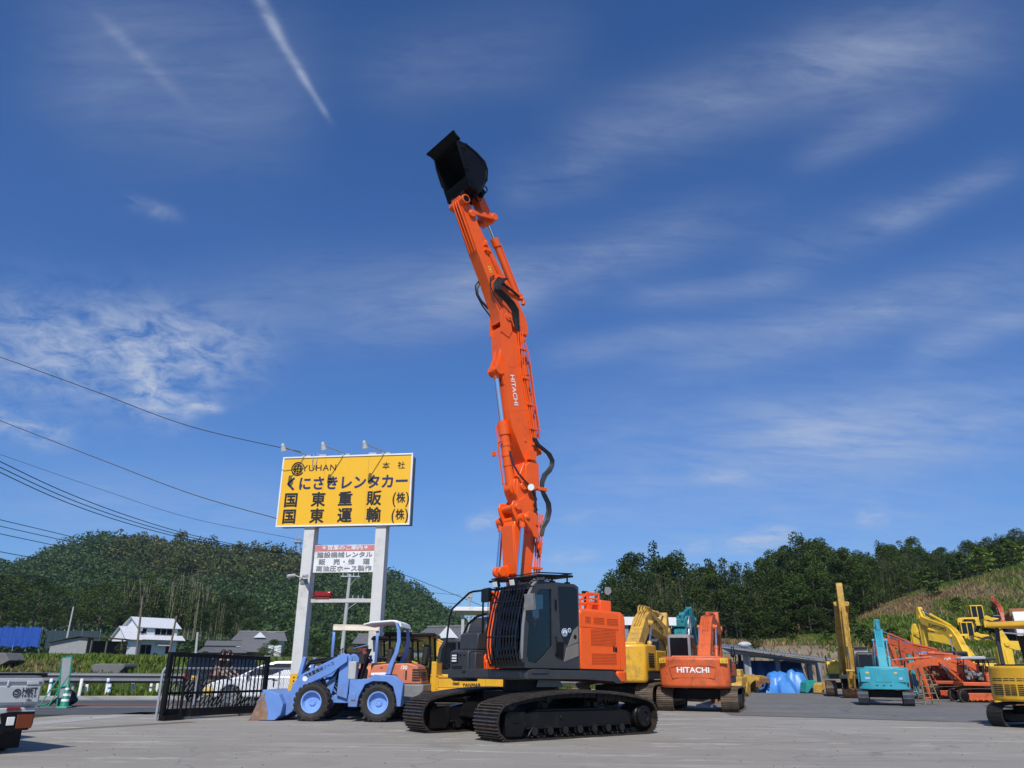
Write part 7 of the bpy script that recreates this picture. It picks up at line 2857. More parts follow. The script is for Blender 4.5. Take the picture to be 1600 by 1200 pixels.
def tarp_fence():
    c0, c1 = at(-40, 1000, 104), at(62, 1000, 104)
    t = thing('tarpaulin_fence', 'bright blue tarpaulin sheet hung on a frame at the far left of the terrace', 'fence', (c0.x, c0.y, 0), 0)
    z0_, z1_ = at(30, 1004, 104).z, at(30, 980, 104).z
    m = MB()
    n = 50
    L_ = c1.x - c0.x
    rings = [[(L_ * i / n, .10 * math.sin(i * 1.1) + .06 * math.sin(i * 2.7 + z), z + .08 * math.sin(i * .6)) for i in range(n + 1)] for z in (z0_ - .5, (z0_ + z1_) / 2, z1_)]
    vs = [p for r_ in rings for p in r_]
    m.add(vs, [(j * (n + 1) + i, j * (n + 1) + i + 1, (j + 1) * (n + 1) + i + 1, (j + 1) * (n + 1) + i) for j in range(2) for i in range(n)])
    m.build('sheet', mat('blue_tarp', (.018, .075, .36), .45, var=.15), t, smooth=60)
    for k in range(6):
        m = MB()
        m.cyl((L_ * k / 5, .15, z0_ - 1), (L_ * k / 5, .15, z1_ + .1), .04, n=6)
        m.build('fence_post', GALV, t)
    # darker netting continuing to the right
    c2 = at(172, 1000, 108)
    t = thing('netting_fence', 'dark green netting fence between the blue tarpaulin and the grey shed', 'fence', (c1.x, c1.y + 1, 0), 0)
    L_ = c2.x - c1.x
    z0_, z1_ = at(120, 1003, 106).z, at(120, 986, 106).z
    m = MB()
    vs = [(L_ * i / 40, .05 * math.sin(i * 1.7), z) for z in (z0_ - .8, z1_) for i in range(41)]
    m.add(vs, [(i, i + 1, 42 + i, 41 + i) for i in range(40)])
    m.build('net', mat('dark_net', (.018, .045, .055), .7, var=.2), t)
    for k in range(7):
        m = MB()
        m.cyl((L_ * k / 6, .08, z0_ - 1), (L_ * k / 6, .08, z1_ + .15), .05, n=6)
        m.build('fence_post', GALV, t)


tarp_fence()
# stone retaining walls in the bank
def hit_left(px, py):
    for k in range(600):
        p = at(px, py, 28 + k * .1)
        if p.z < left_z(p.x, p.y):
            break
    return 28 + k * .1


for (pts, Y, lab) in ((((-30, 1056), (17, 1032), (10, 1020), (-30, 1020)), 50, 'sloping grey stone retaining wall at the far left of the grassy bank'),
                      (((143, 1042), (150, 1056), (180, 1059), (197, 1042), (196, 1037), (150, 1037)), 53, 'small grey stone retaining wall set in the grassy bank')):
    Y = min(hit_left(x, y) for x, y in ((pts[0][0], pts[0][1] - 8), (pts[2][0], pts[2][1]))) + .45
    wp = [at(x, y, Y) for x, y in pts]
    m = MB()
    m.prism([(p.x, p.z) for p in wp], Y - .12, Y + 1.2, 'xz')
    o = m.build('retaining_wall', STONE, bevel=.03)
    tag(o, lab, 'wall')


# ------------------------------------------------------------------ poles, tower, cables
def pole(label, px0, py0, px1, py1, Y, r, m, arms=(), group='poles across the road', insul=True):
    a, b = at(px0, py0, Y), at(px1, py1, Y)
    t = thing('utility_pole', label, 'pole', (a.x, a.y, a.z - .6), 0, group)
    d = b - a
    k = MB()
    k.cyl((0, 0, 0), (d.x, d.y, d.z + .6), r, r * .72, n=12)
    k.build('shaft', m, t)
    for (u, w, drop) in arms:
        k = MB()
        c = Vector((d.x * u, d.y * u, d.z * u + .6))
        k.box(c + Vector((drop * w, -.1, 0)), (w * 2, .09, .09))
        for q in (-.8, -.3, .3, .8):
            k.cyl(c + Vector((drop * w + q * w, -.1, .05)), c + Vector((drop * w + q * w, -.1, .28)), .05, .03, n=7)
        k.tube([c + Vector((0, 0, -.8)), c + Vector((drop * w + w * .7, -.05, 0))], .03, 5)
        k.build('cross_arm', GALV, t)
    return t


CON = mat('concrete_pole', (.42, .42, .41), .7, var=.08)
WOODP = mat('weathered_wood_pole', (.16, .12, .09), .8, var=.2)
pole('slim wooden pole standing before the white house front', 213, 1027, 223, 931, 96, .14, WOODP)
pole('leaning wooden pole at the right corner of the white house', 261, 1036, 276, 962, 90, .13, WOODP)
pole('pale metal pole just left of the black gate top', 305, 1036, 309, 988, 60, .11, CON)
pole('short leaning pole rising from the dark netting fence', 104, 1000, 115, 948, 100, .12, CON)
pole('short concrete post standing on the small retaining wall', 161.5, 1064, 163, 1037, 51, .10, CON)
pole('tall concrete power pole with cross arms between the billboard posts', 533, 1030, 547, 897, 62, .17, CON, ((.97, .75, .1), (.70, .7, .9)))
pole('lattice topped pole behind the white flat roof, left of the big cab', 733, 1010, 733, 924, 66, .12, CON, ((.9, .35, 0),))
pole('thin far pole with cross arms right of the loader canopy', 637, 1010, 637.5, 985, 170, .16, CON, ((.95, .9, 0), (.75, .8, 0)))


def tower():
    a, b = at(464, 866, 425), at(464.5, 838, 425)
    t = thing('radio_tower', 'small lattice radio tower on the wooded ridge behind the billboard', 'tower', (a.x, a.y, a.z - 6), 0)
    h = b.z - a.z + 6
    m = MB()
    w = 1.5
    cs = [(-w, -w), (w, -w), (w, w), (-w, w)]
    for (x, y) in cs:
        m.tube([(x, y, 0), (x * .6, y * .6, h)], .12, 4)
    n = 7
    for k in range(n):
        z0_, z1_ = h * k / n, h * (k + 1) / n
        f0, f1 = 1 - .4 * k / n, 1 - .4 * (k + 1) / n
        for i in range(4):
            x0_, y0_ = cs[i]
            x1_, y1_ = cs[(i + 1) % 4]
            m.tube([(x0_ * f0, y0_ * f0, z0_), (x1_ * f1, y1_ * f1, z1_)], .07, 4)
    m.build('lattice', GALV, t)
    m = MB()
    for (x, y, z) in ((-1.2, 0, h), (1.2, 0, h), (0, 0, h), (-1.6, 0, h * .75), (1.6, 0, h * .75)):
        m.cyl((x, y, z - 1.2), (x, y, z + 2.2), .12, n=6)
    m.box((0, 0, h * .78), (4.2, 4.2, .15))
    m.build('aerial', GALV, t)


tower()


def cable(pts, Y0, Y1, r, label, px_cat='cable', sagpts=24):
    "overhead cable through photo pixels, its depth running from Y0 to Y1"
    n = len(pts)
    ps = []
    for i, (x, y) in enumerate(pts):
        u = i / (n - 1)
        ps.append(at(x, y, Y0 + (Y1 - Y0) * u))
    out = []
    for i in range(n - 1):      # Catmull-Rom through the points
        p0, p1, p2, p3 = ps[max(i - 1, 0)], ps[i], ps[i + 1], ps[min(i + 2, n - 1)]
        for k in range(8):
            t_ = k / 8
            out.append(.5 * ((2 * p1) + (p2 - p0) * t_ + (2 * p0 - 5 * p1 + 4 * p2 - p3) * t_ ** 2 + (3 * p1 - p0 - 3 * p2 + p3) * t_ ** 3))
    out.append(ps[-1])
    m = MB()
    m.tube(out, r, 5)
    o = m.build('overhead_cable', HOSE)
    tag(o, label, px_cat, 'overhead cables')


cable([(-60, 541), (0, 558), (150, 612), (300, 667), (470, 706)], 24.5, 26.0, .014, 'highest cable, running from the left edge to the billboard top')
cable([(-60, 632), (0, 657), (150, 715), (300, 772), (432, 810)], 24.5, 26.0, .014, 'second highest cable, ending at the billboard lower corner')
cable([(-60, 690), (0, 710), (150, 762), (300, 810), (470, 844), (560, 868)], 70, 78, .02, 'thin pale cable crossing the sky above the wooded ridge')
for i, (dy, lab) in enumerate(((0, 'uppermost of the three close cables crossing the ridge'), (9, 'middle of the three close cables crossing the ridge'), (17, 'lowest of the three close cables crossing the ridge'))):
    k = 1 - .0
    cable([(-60, 690 + dy), (0, 721 + dy), (100, 768 + dy * .9), (200, 806 + dy * .7), (300, 836 + dy * .45), (400, 857 + dy * .2), (480, 868), (600, 888), (700, 925), (790, 962)], 45, 110, .032, lab)
for i, (y0_, y1_, y2_, lab) in enumerate(((812, 872, 930, 'upper cable over the wooded slope left of the house'), (822, 878, 944, 'second cable over the wooded slope'), (834, 886, 958, 'third cable over the wooded slope'),
                                          (862, 905, 975, 'fourth cable over the wooded slope'), (892, 925, 985, 'lowest black cable passing above the white house'))):
    cable([(-60, y0_ - 14), (0, y0_), (150, (y0_ + y1_) / 2 + 6), (280, y1_ + 10), (420, (y1_ + y2_) / 2 + 6), (560, y2_ - 14), (720, y2_)], 40, 130, .028, lab)
cable([(-60, 920), (0, 925), (110, 941), (215, 948)], 60, 96, .03, 'pale blue-grey cable ending at the wooden pole before the house')


# ------------------------------------------------------------------ white flat roof behind the cab
def flat_roof():
    c0, c1 = at(700, 950, 44), at(800, 950, 44)
    t = thing('canopy_shelter', 'white flat roofed shelter behind the big excavator fender', 'shelter', (c0.x, c0.y, 0), 0)
    L_ = c1.x - c0.x
    z = at(740, 953, 44).z
    m = MB()
    m.bx(.3, L_, 0, 4, z - .05, z + .16)
    m.build('roof', WHITE, t, bevel=.02)
    for xx in (.8, L_ - .5):
        m = MB()
        m.bx(xx - .08, xx + .08, .4, .56, 0, z - .12)
        m.build('post', LGREY, t)


flat_roof()
# ------------------------------------------------------------------ sheds on the right and what lies under them
SHEDP = mat('shed_steel_grey', (.25, .28, .31), .5, metal=.2)


def low_roof():
    a, b = at(1128, 1010, 53.5), at(1300, 1030, 51.0)
    t = thing('open_shed', 'long low open-fronted shed with a grey corrugated roof before the earth bank', 'shed', (a.x, a.y, 0), 0)
    L_, dz, dy = b.x - a.x, b.z - a.z, b.y - a.y
    m = MB()
    m.M = Matrix()
    corr(m, (0, 0, a.z), (L_, dy, b.z), (L_, dy + 5.5, b.z + .25), (0, 5.5, a.z + .45), 40, .06)
    m.build('roof', SHEDP, t)
    m = MB()
    m.prism([(0, a.z - .35), (L_, b.z - .35), (L_, b.z - .08), (0, a.z - .08)], .05, .15)
    m.build('front_beam', SHEDP, t)
    for i, (px, w) in enumerate(((1172, .13), (1222, .14), (1272, .13), (1286, .12), (1177, .08))):
        q = at(px, 1060, 53.2)
        xx = q.x - a.x
        m = MB()
        m.bx(xx - w, xx + w, .2, .2 + w * 2, 0, a.z + dz * xx / L_ - .1)
        m.build('post', SHEDP if i < 4 else LGREY, t)
    for xx in (2.5, 5, 7.2):
        m = MB()
        m.bx(xx - .1, xx + .1, 5.0, 5.2, 0, a.z + dz * xx / L_)
        m.build('rear_post', CHAR, t)
    m = MB()
    for k in range(3):
        m.tube([(.2, .5 + 1.5 * k, a.z - .2), (L_ - .2, .5 + dy + 1.5 * k, b.z - .2)], .05, 5)
    m.bx(1.8, 2.9, 1.0, 1.1, 2.1, 2.25)
    m.build('purlin', SHEDP, t)
    m = MB()
    m.ell((1.5, .0, a.z + .12), (.45, .25, .2), 10, 6)
    m.build('roof_bundle', LGREY, t)


low_roof()


def tall_roof():
    a, b = at(968, 968, 38.5), at(1056, 968, 38.5)
    t = thing('open_shed', 'tall open shed with a white roof edge behind the yellow and faded orange excavators', 'shed', (a.x, a.y, 0), 0)
    L_ = b.x - a.x
    m = MB()
    corr(m, (0, 0, a.z), (L_, 0, a.z), (L_, 7, a.z + .5), (0, 7, a.z + .5), 14, .05)
    m.bx(0, L_, -.06, 0, a.z - .25, a.z + .12)
    m.build('roof', WHITE, t)
    xx = at(1037, 1000, 38.7).x - a.x
    for q in (.3, xx):
        m = MB()
        m.bx(q - .12, q + .12, .1, .34, 0, a.z - .1)
        m.build('post', SHEDP, t)
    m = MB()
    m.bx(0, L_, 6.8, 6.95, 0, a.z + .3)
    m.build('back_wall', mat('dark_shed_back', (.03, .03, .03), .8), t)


tall_roof()


def tarp_heap(label, px, Y, w, d, h, m_, seed, group=None):
    p = at(px, 1080, Y)
    r2 = random.Random(seed)
    mb = MB()
    n = 26
    ph = [r2.uniform(0, 6.28) for _ in range(4)]
    rings = []
    for i in range(11):
        u = i / 10
        k = (1 - .58 * u ** 1.3) if u < .95 else .12
        zz_ = h * u
        ring = []
        for j in range(n):
            a = 2 * PI * j / n
            f = 1 + (.11 * math.sin(5 * a + ph[0] + 1.5 * u) + .09 * math.sin(9 * a + ph[1] + 2 * u) + .05 * math.sin(16 * a + ph[3])) * (1.1 - u * .6)
            sq = max(abs(math.cos(a)), abs(math.sin(a))) ** -.55
            ring.append((w / 2 * math.cos(a) * f * sq * max(k, .02), d / 2 * math.sin(a) * f * sq * max(k, .02), zz_ + (.10 * math.sin(2 * a + ph[2]) + .05 * math.sin(5 * a + ph[2])) * u))
        rings.append(ring)
    mb.loft(rings)
    o = mb.build('tarpaulin_heap', m_, smooth=50)
    o.location = (p.x, p.y, 0)
    tag(o, label, 'tarpaulin', group)


TARP_D = mat('dark_blue_tarp', (.020, .07, .20), .5, var=.2, bump=.3, bscale=9)
TARP_L = mat('light_blue_tarp', (.06, .24, .62), .4, var=.12, bump=.3, bscale=9)
tarp_heap('light blue tarpaulin over a low heap at the foot of the shed post', 1217, 52.2, 2.0, 1.6, 1.15, TARP_L, 3)
tarp_heap('light blue tarpaulin draped over a peaked load right of the shed post', 1245, 52.8, 1.9, 1.6, 1.35, TARP_L, 8)
p = at(1208, 1080, 54.5)
m = MB()
n_ = 24
vs = [(-2.0 + 4.0 * i / n_, .12 * math.sin(i * 1.3) - .5 * (z < 1), z) for z in (0, .9, 1.9) for i in range(n_ + 1)] + [(-2.0 + 4.0 * i / n_, 1.4, 1.85) for i in range(n_ + 1)]
m.add(vs, [(j * (n_ + 1) + i, j * (n_ + 1) + i + 1, (j + 1) * (n_ + 1) + i + 1, (j + 1) * (n_ + 1) + i) for j in range(3) for i in range(n_)])
o = m.build('tarpaulin_cover', TARP_D, smooth=50)
o.location = (p.x, p.y, 0)
tag(o, 'dark blue tarpaulin sheet covering a tall stack under the low shed', 'tarpaulin')


def loose_bucket(label, px, Y, s, m_, rz, group='digger buckets set down under the shed'):
    p = at(px, 1080, Y)
    t = thing('digger_bucket', label, 'digger bucket', (p.x, p.y, 0), rz, group)
    mb = MB(Matrix.Diagonal((s, s, s, 1)) @ tr(0, 0, .66) @ roty(R(-70)))
    hw = .5
    for sg in (1, -1):
        mb.prism([(x - .2, z + .5) for x, z in BUCK], sg * hw, sg * (hw - .04))
    for i in range(5, 11):
        p0, p1 = [(x - .2, z + .5) for x, z in (BUCK[i], BUCK[i + 1])]
        mb.prism([p0, p1, (p1[0] * .94, p1[1] * .94), (p0[0] * .94, p0[1] * .94)], -hw, hw)
    mb.build('shell', m_, t, bevel=.01)
    mb = MB(Matrix.Diagonal((s, s, s, 1)) @ tr(0, 0, .66) @ roty(R(-70)))
    for yy in (-.2, .16):
        mb.prism([(-.2, .62), (.1, .75), (.22, .58), (.1, .3), (-.15, .38)], yy, yy + .05)
    mb.build('ear', m_, t, bevel=.01)


loose_bucket('yellow digger bucket on the ground left of the first shed post', 1166, 51.0, 1.0, YELLOW_OLD, R(200))
loose_bucket('rusty brown digger bucket beside the light blue tarpaulin', 1191, 51.6, .8, RUST, R(160))
loose_bucket('yellow and dusty digger bucket just right of the first shed post', 1181, 52.6, .95, YELLOW_OLD, R(120))
loose_bucket('turquoise digger bucket beside the peaked blue tarpaulin', 1264, 51.4, .72, mat('bucket_turquoise', (.02, .30, .27), .5, dirt=(.1, .12, .1), dirt_amt=.3), R(190))
loose_bucket('second turquoise digger bucket, closest to the tall yellow excavator', 1276, 52.2, .62, mat('bucket_turquoise_dull', (.03, .28, .27), .55, dirt=(.1, .12, .1), dirt_amt=.3), R(150))
loose_bucket('small ochre digger bucket before the tall yellow excavator track', 1283, 50.4, .6, YELLOW_OLD, R(210))


def roller_machine():
    p = at(1154, 1080, 44)
    t = thing('road_roller', 'small yellow roller machine half hidden behind the faded orange excavator', 'road roller', (p.x, p.y, 0), R(60))
    t.scale = (.8, .8, .9)
    m = MB()
    m.bx(-.7, .8, -.45, .45, .5, 1.1)
    m.prism([(-.7, 1.1), (.2, 1.1), (.1, 1.5), (-.6, 1.5)], -.4, .4)
    m.build('body', YELLOW_OLD, t, bevel=.05)
    for x in (.75, -.7):
        m = MB()
        m.cyl((x, -.5, .42), (x, .5, .42), .42, n=24)
        m.build('drum', YELLOW_OLD, t)
    m = MB()
    m.tube([(.2, .2, 1.1), (.25, .2, 1.9), (.1, .2, 2.2)], .03, 6)
    m.ell((.08, .2, 2.25), (.12, .12, .12), 10, 7)
    m.build('steering_column', BLACK, t)


roller_machine()


def stepladder():
    p = gnd(1452, 1101)
    t = thing('stepladder', 'weathered wooden stepladder standing before the small diggers', 'stepladder', (p.x, p.y, 0), R(12))
    W_ = mat('weathered_wood', (.24, .19, .11), .8, var=.25, vscale=6)
    m = MB()
    for sx in (-1, 1):
        m.tube([(sx * .36, -.22, 0), (sx * .20, 0, 1.18)], .026, 4)
    m.build('front_frame', W_, t)
    m = MB()
    for sx in (-1, 1):
        m.tube([(sx * .36 + .12, .40, 0), (sx * .20, .02, 1.18)], .022, 4)
    m.tube([(-.22, .3, .35), (.45, .3, .35)], .016, 4)
    m.build('back_frame', W_, t)
    for k in range(4):
        u = (k + .7) / 4.4
        m = MB()
        w = .36 - .16 * u
        m.box((0, -.22 + .22 * u, 1.18 * u), (2 * w, .10, .03))
        m.build('tread', W_, t)
    m = MB()
    m.box((0, .01, 1.19), (.46, .16, .03))
    m.build('top_board', W_, t)


stepladder()
# ------------------------------------------------------------------ trees and ground cover
def leafmat(name, c, tr_=.25, objrand=.25, nscale=.55):
    m = bpy.data.materials.new(name)
    m.use_nodes = True
    t = m.node_tree
    t.nodes.clear()
    oi = N(t, 'ShaderNodeObjectInfo')
    g = N(t, 'ShaderNodeNewGeometry')
    nz = N(t, 'ShaderNodeTexNoise')
    nz.inputs['Scale'].default_value = nscale
    nz.inputs['Detail'].default_value = 3
    t.links.new(g.outputs['Position'], nz.inputs['Vector'])
    a = mth(t, 'MULTIPLY_ADD', oi.outputs['Random'], objrand * 2, 1 - objrand)
    b = mth(t, 'MULTIPLY_ADD', g.outputs['Random Per Island'], .7, .65)
    c_ = mth(t, 'MULTIPLY_ADD', nz.outputs['Fac'], 1.0, .5)
    k = mth(t, 'MULTIPLY', mth(t, 'MULTIPLY', a, b), c_)
    hue = N(t, 'ShaderNodeMix', data_type='RGBA')
    t.links.new(g.outputs['Random Per Island'], hue.inputs['Factor'])
    hue.inputs['A'].default_value = (*c, 1)
    hue.inputs['B'].default_value = (c[0] * 1.55, c[1] * 1.12, c[2] * .8, 1)
    sc = N(t, 'ShaderNodeVectorMath', operation='SCALE')
    t.links.new(hue.outputs['Result'], sc.inputs[0])
    t.links.new(k, sc.inputs['Scale'])
    d = N(t, 'ShaderNodeBsdfPrincipled')
    d.inputs['Roughness'].default_value = .55
    d.inputs['Specular IOR Level'].default_value = .25
    t.links.new(sc.outputs[0], d.inputs['Base Color'])
    tl = N(t, 'ShaderNodeBsdfTranslucent')
    t.links.new(sc.outputs[0], tl.inputs['Color'])
    mx = N(t, 'ShaderNodeMixShader')
    mx.inputs[0].default_value = tr_
    t.links.new(d.outputs[0], mx.inputs[1])
    t.links.new(tl.outputs[0], mx.inputs[2])
    o = N(t, 'ShaderNodeOutputMaterial')
    t.links.new(mx.outputs[0], o.inputs['Surface'])
    return m


LEAF_D = leafmat('dark_cedar_foliage', (.023, .048, .014))
LEAF_M = leafmat('broadleaf_foliage', (.040, .080, .016))
LEAF_B = leafmat('bamboo_foliage', (.044, .078, .020))
LEAF_H = leafmat('hill_foliage', (.045, .098, .032), objrand=0, nscale=.13)
LEAF_H2 = leafmat('bamboo_hill_foliage', (.068, .100, .034), objrand=0, nscale=.13)
LEAF_G = leafmat('fresh_green_foliage', (.075, .135, .018))
GRASS_G = leafmat('green_grass_blades', (.088, .160, .026), objrand=0)
GRASS_D = leafmat('dry_grass_blades', (.215, .18, .105), objrand=0)
BARK = mat('bark', (.11, .085, .06), .85, var=.3, vscale=4)
BAMB_D = mat('dark_bamboo_culm', (.075, .075, .04), .6, var=.25, vscale=3)  # darker culm colour, keeps stems in the right-hand wood less conspicuous
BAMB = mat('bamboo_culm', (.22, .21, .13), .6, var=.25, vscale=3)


def npmesh(name, V, F4, m, parent=None):
    me = bpy.data.meshes.new(name)
    me.vertices.add(len(V))
    me.vertices.foreach_set('co', np.asarray(V, dtype=np.float32).ravel())
    nf = len(F4)
    me.loops.add(nf * 4)
    me.loops.foreach_set('vertex_index', np.asarray(F4, dtype=np.int32).ravel())
    me.polygons.add(nf)
    me.polygons.foreach_set('loop_start', np.arange(0, nf * 4, 4, dtype=np.int32))
    me.polygons.foreach_set('loop_total', np.full(nf, 4, dtype=np.int32))
    me.materials.append(m)
    me.update(calc_edges=True)
    o = bpy.data.objects.new(name, me)
    col.objects.link(o)
    if parent:
        o.parent = parent
    return o


def leaves(C, size, rs, droop=0.0, aspect=.55, up=.3):
    "two-sided leaf sprays (quads) at the points C"
    n = len(C)
    a = rs.normal(size=(n, 3))
    a[:, 2] = a[:, 2] * .6 - droop
    a /= np.linalg.norm(a, axis=1)[:, None]
    b = rs.normal(size=(n, 3))
    b[:, 2] += up
    b -= (a * b).sum(1)[:, None] * a
    b /= np.linalg.norm(b, axis=1)[:, None] + 1e-9
    s = size * rs.uniform(.6, 1.35, n)[:, None]
    a, b = a * s, b * s * aspect
    V = np.stack([C - a * .5, C + b * .5 - a * .05, C + a * .6, C - b * .5 - a * .05], axis=1).reshape(-1, 3)
    return V, np.arange(n * 4).reshape(-1, 4)


def clumps(centres, radii, per, rs, flat=.75):
    out = []
    for c, r in zip(centres, radii):
        k = max(6, int(per * r * r))
        d = rs.normal(size=(k, 3))
        d /= np.linalg.norm(d, axis=1)[:, None]
        d *= (rs.uniform(.45, 1.0, k) ** .5)[:, None] * r
        d[:, 2] *= flat
        out.append(np.asarray(c) + d)
    return np.concatenate(out)


def crown_points(kind, rs, h):
    cs, rr = [], []
    if kind == 'broad':
        for i in range(46):
            a, u = rs.uniform(0, 2 * PI), rs.uniform(0, 1)
            z = h * (.22 + .76 * u)
            R_ = h * .30 * math.sin(PI * min(1, .12 + u * .9)) ** .7
            q = R_ * math.sqrt(rs.uniform(.15, 1))
            cs.append((q * math.cos(a), q * math.sin(a), z))
            rr.append(h * rs.uniform(.055, .105))
        return clumps(cs, rr, 105, rs), .30, .1
    if kind == 'cedar':
        n = 15
        for i in range(n):
            u = i / (n - 1)
            z = h * (.14 + .84 * u)
            R_ = h * (.20 * (1 - u) ** .8 + .02)
            for k in range(max(2, int(7 * (1 - u) + 1))):
                a = rs.uniform(0, 2 * PI)
                q = R_ * rs.uniform(.45, 1.05)
                cs.append((q * math.cos(a), q * math.sin(a), z - q * .35 + rs.uniform(-.3, .3)))
                rr.append(h * rs.uniform(.04, .065))
        return clumps(cs, rr, 100, rs, .8), .31, .5
    # bamboo: arching plume tops
    for i in range(9):
        a = rs.uniform(0, 2 * PI)
        hh = h * rs.uniform(.8, 1.02)
        lean = h * rs.uniform(.03, .16)
        for k in range(13):
            u = .22 + .78 * k / 12
            x = lean * u ** 2.6 + h * .06
            cs.append((x * math.cos(a) + rs.normal() * h * .018, x * math.sin(a) + rs.normal() * h * .018, hh * (u - .10 * u ** 6)))
            rr.append(h * (.050 * (1 - u * .55)) * rs.uniform(.8, 1.25))
    return clumps(cs, rr, 120, rs, 1.1), .30, .6


def make_tree(kind, seed, h, name, lab, leaf, group):
    rs = np.random.RandomState(seed)
    t = thing(name, lab, 'tree', group=group)
    P, sz, dr = crown_points(kind, rs, h)
    V, F_ = leaves(P, sz, rs, dr)
    npmesh('crown', V, F_, leaf, t)
    m = MB()
    if kind == 'bamboo':
        for k in range(7):
            a = rs.uniform(0, 2 * PI)
            ln = h * rs.uniform(.03, .12)
            x0_, y0_ = rs.normal() * h * .05, rs.normal() * h * .05
            m.tube([(x0_ + ln * u ** 2.4 * math.cos(a), y0_ + ln * u ** 2.4 * math.sin(a), h * u * .92) for u in (0, .3, .6, .85, 1)], [.06, .055, .05, .035, .02], 5)
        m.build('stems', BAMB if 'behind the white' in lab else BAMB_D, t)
    else:
        lean = rs.normal() * .03
        m.tube([(lean * h * u * u, rs.normal() * .05, h * u) for u in (0, .15, .35, .6, .85)], [h * .022, h * .018, h * .014, h * .009, h * .004], 8)
        for k in range(9):
            a, u = rs.uniform(0, 2 * PI), rs.uniform(.25, .75)
            ln = h * .22 * (1.1 - u)
            m.tube([(lean * h * u * u, 0, h * u), (ln * .55 * math.cos(a), ln * .55 * math.sin(a), h * u + ln * .35), (ln * math.cos(a), ln * math.sin(a), h * u + ln * (.55 if kind == 'broad' else .1))], [h * .008, h * .005, h * .002], 5)
        m.build('trunk', BARK, t)
    return t


GRP = 'trees of the wood behind the yard'
LABS = {'cedar': 'dark pointed conifer with drooping sprays in the wood behind the yard', 'broad': 'rounded broadleaf tree in the wood behind the yard', 'bamboo': 'feathery bamboo clump in the wood behind the yard'}
PROTO = {}
for kd, leaf, nm in (('cedar', LEAF_D, 'conifer_tree'), ('broad', LEAF_M, 'broadleaf_tree'), ('bamboo', LEAF_B, 'bamboo_clump')):
    PROTO[kd] = [make_tree(kd, 11 + 7 * i, 11.0, nm, LABS[kd], leaf, GRP + ', ' + kd) for i in range(3)]
# skyline of the right-hand wood in photo pixels
SKY_R = [(925, 935), (940, 905), (955, 880), (980, 872), (1000, 866), (1015, 852), (1030, 856), (1055, 872), (1090, 868), (1110, 872), (1150, 876), (1180, 872), (1205, 862), (1225, 838), (1250, 832), (1270, 840), (1290, 848), (1320, 852),
         (1360, 852), (1390, 842), (1410, 838), (1440, 850), (1480, 852), (1520, 838), (1560, 828), (1600, 822), (1700, 815)]


def sky_r(px):
    for (x0, y0), (x1, y1) in zip(SKY_R, SKY_R[1:]):
        if x0 <= px <= x1:
            return y0 + (y1 - y0) * (px - x0) / (x1 - x0)
    return SKY_R[0][1] if px < 925 else SKY_R[-1][1]


used = {k: 0 for k in ('cedar', 'broad', 'bamboo')}


def place_tree(kd, x, y, z, h, s_w=1.0, lab=None):
    i = used[kd]
    used[kd] += 1
    src = PROTO[kd][i % 3]
    o = src if i < 3 else copy_tree(src)
    o.location = (x, y, z)
    o.rotation_euler = (0, 0, rnd.uniform(0, 6.28))
    k = h / 11.0
    o.scale = (k * s_w, k * s_w, k)
    if lab:
        o['label'] = lab
    return o


rt = random.Random(5)
for row, (Y, top) in enumerate(((112, 1.0), (117, .90), (105, .92), (98, .80), (91, .66))):
    px = 934 + row * 9
    while px < 1680:
        front = px > 1330 and row == 4
        Yr = Y + (38 if px > 1420 else (px - 1300) * .3 if px > 1300 else 0) + rt.uniform(-2, 2)
        pt = at(px, sky_r(px) + rt.uniform(-4, 10), Yr)
        zb = right_z(pt.x, pt.y) - .3
        h = (pt.z - zb) * (top + rt.uniform(-.08, .04))
        if px > 1440:
            kd = 'bamboo' if rt.random() < .75 else 'broad'
        elif 1195 < px < 1300:
            kd = 'broad' if rt.random() < .8 else 'cedar'
        elif px < 1195:
            kd = ('bamboo', 'cedar', 'bamboo', 'broad')[rt.randrange(4)]
        else:
            kd = ('broad', 'cedar', 'broad')[rt.randrange(3)]
        if h > 2.0 and not front:
            place_tree(kd, pt.x, pt.y, zb, h, max(.85, min(1.5, 8.5 / h)) if kd != 'bamboo' else max(1.0, 8 / h))
        px += rt.uniform(15, 23)
px = 1330
while px < 1690:      # a fuller edge on the upper right
    Yr = 91 + (34 if px > 1420 else (px - 1300) * .27) + rt.uniform(-3, 3)
    b_ = at(px, sky_r(px) + rt.uniform(14, 34), Yr)
    zb = right_z(b_.x, b_.y) - .4
    if b_.z - zb > 1.6:
        place_tree(('bamboo', 'broad')[rt.randrange(2)], b_.x, b_.y, zb, b_.z - zb, max(1.0, min(2.0, 7.5 / (b_.z - zb))))
    px += rt.uniform(12, 18)
px = 938
while px < 1330:      # low growth at the wood's edge
    Yr = 86 + rt.uniform(-2, 2)
    b_ = at(px, 1000, Yr)
    zb = right_z(b_.x, b_.y) - .4
    place_tree(('bamboo', 'broad', 'bamboo')[rt.randrange(3)], b_.x, b_.y, zb, rt.uniform(3.6, 6.2), 1.7)
    px += rt.uniform(13, 22)
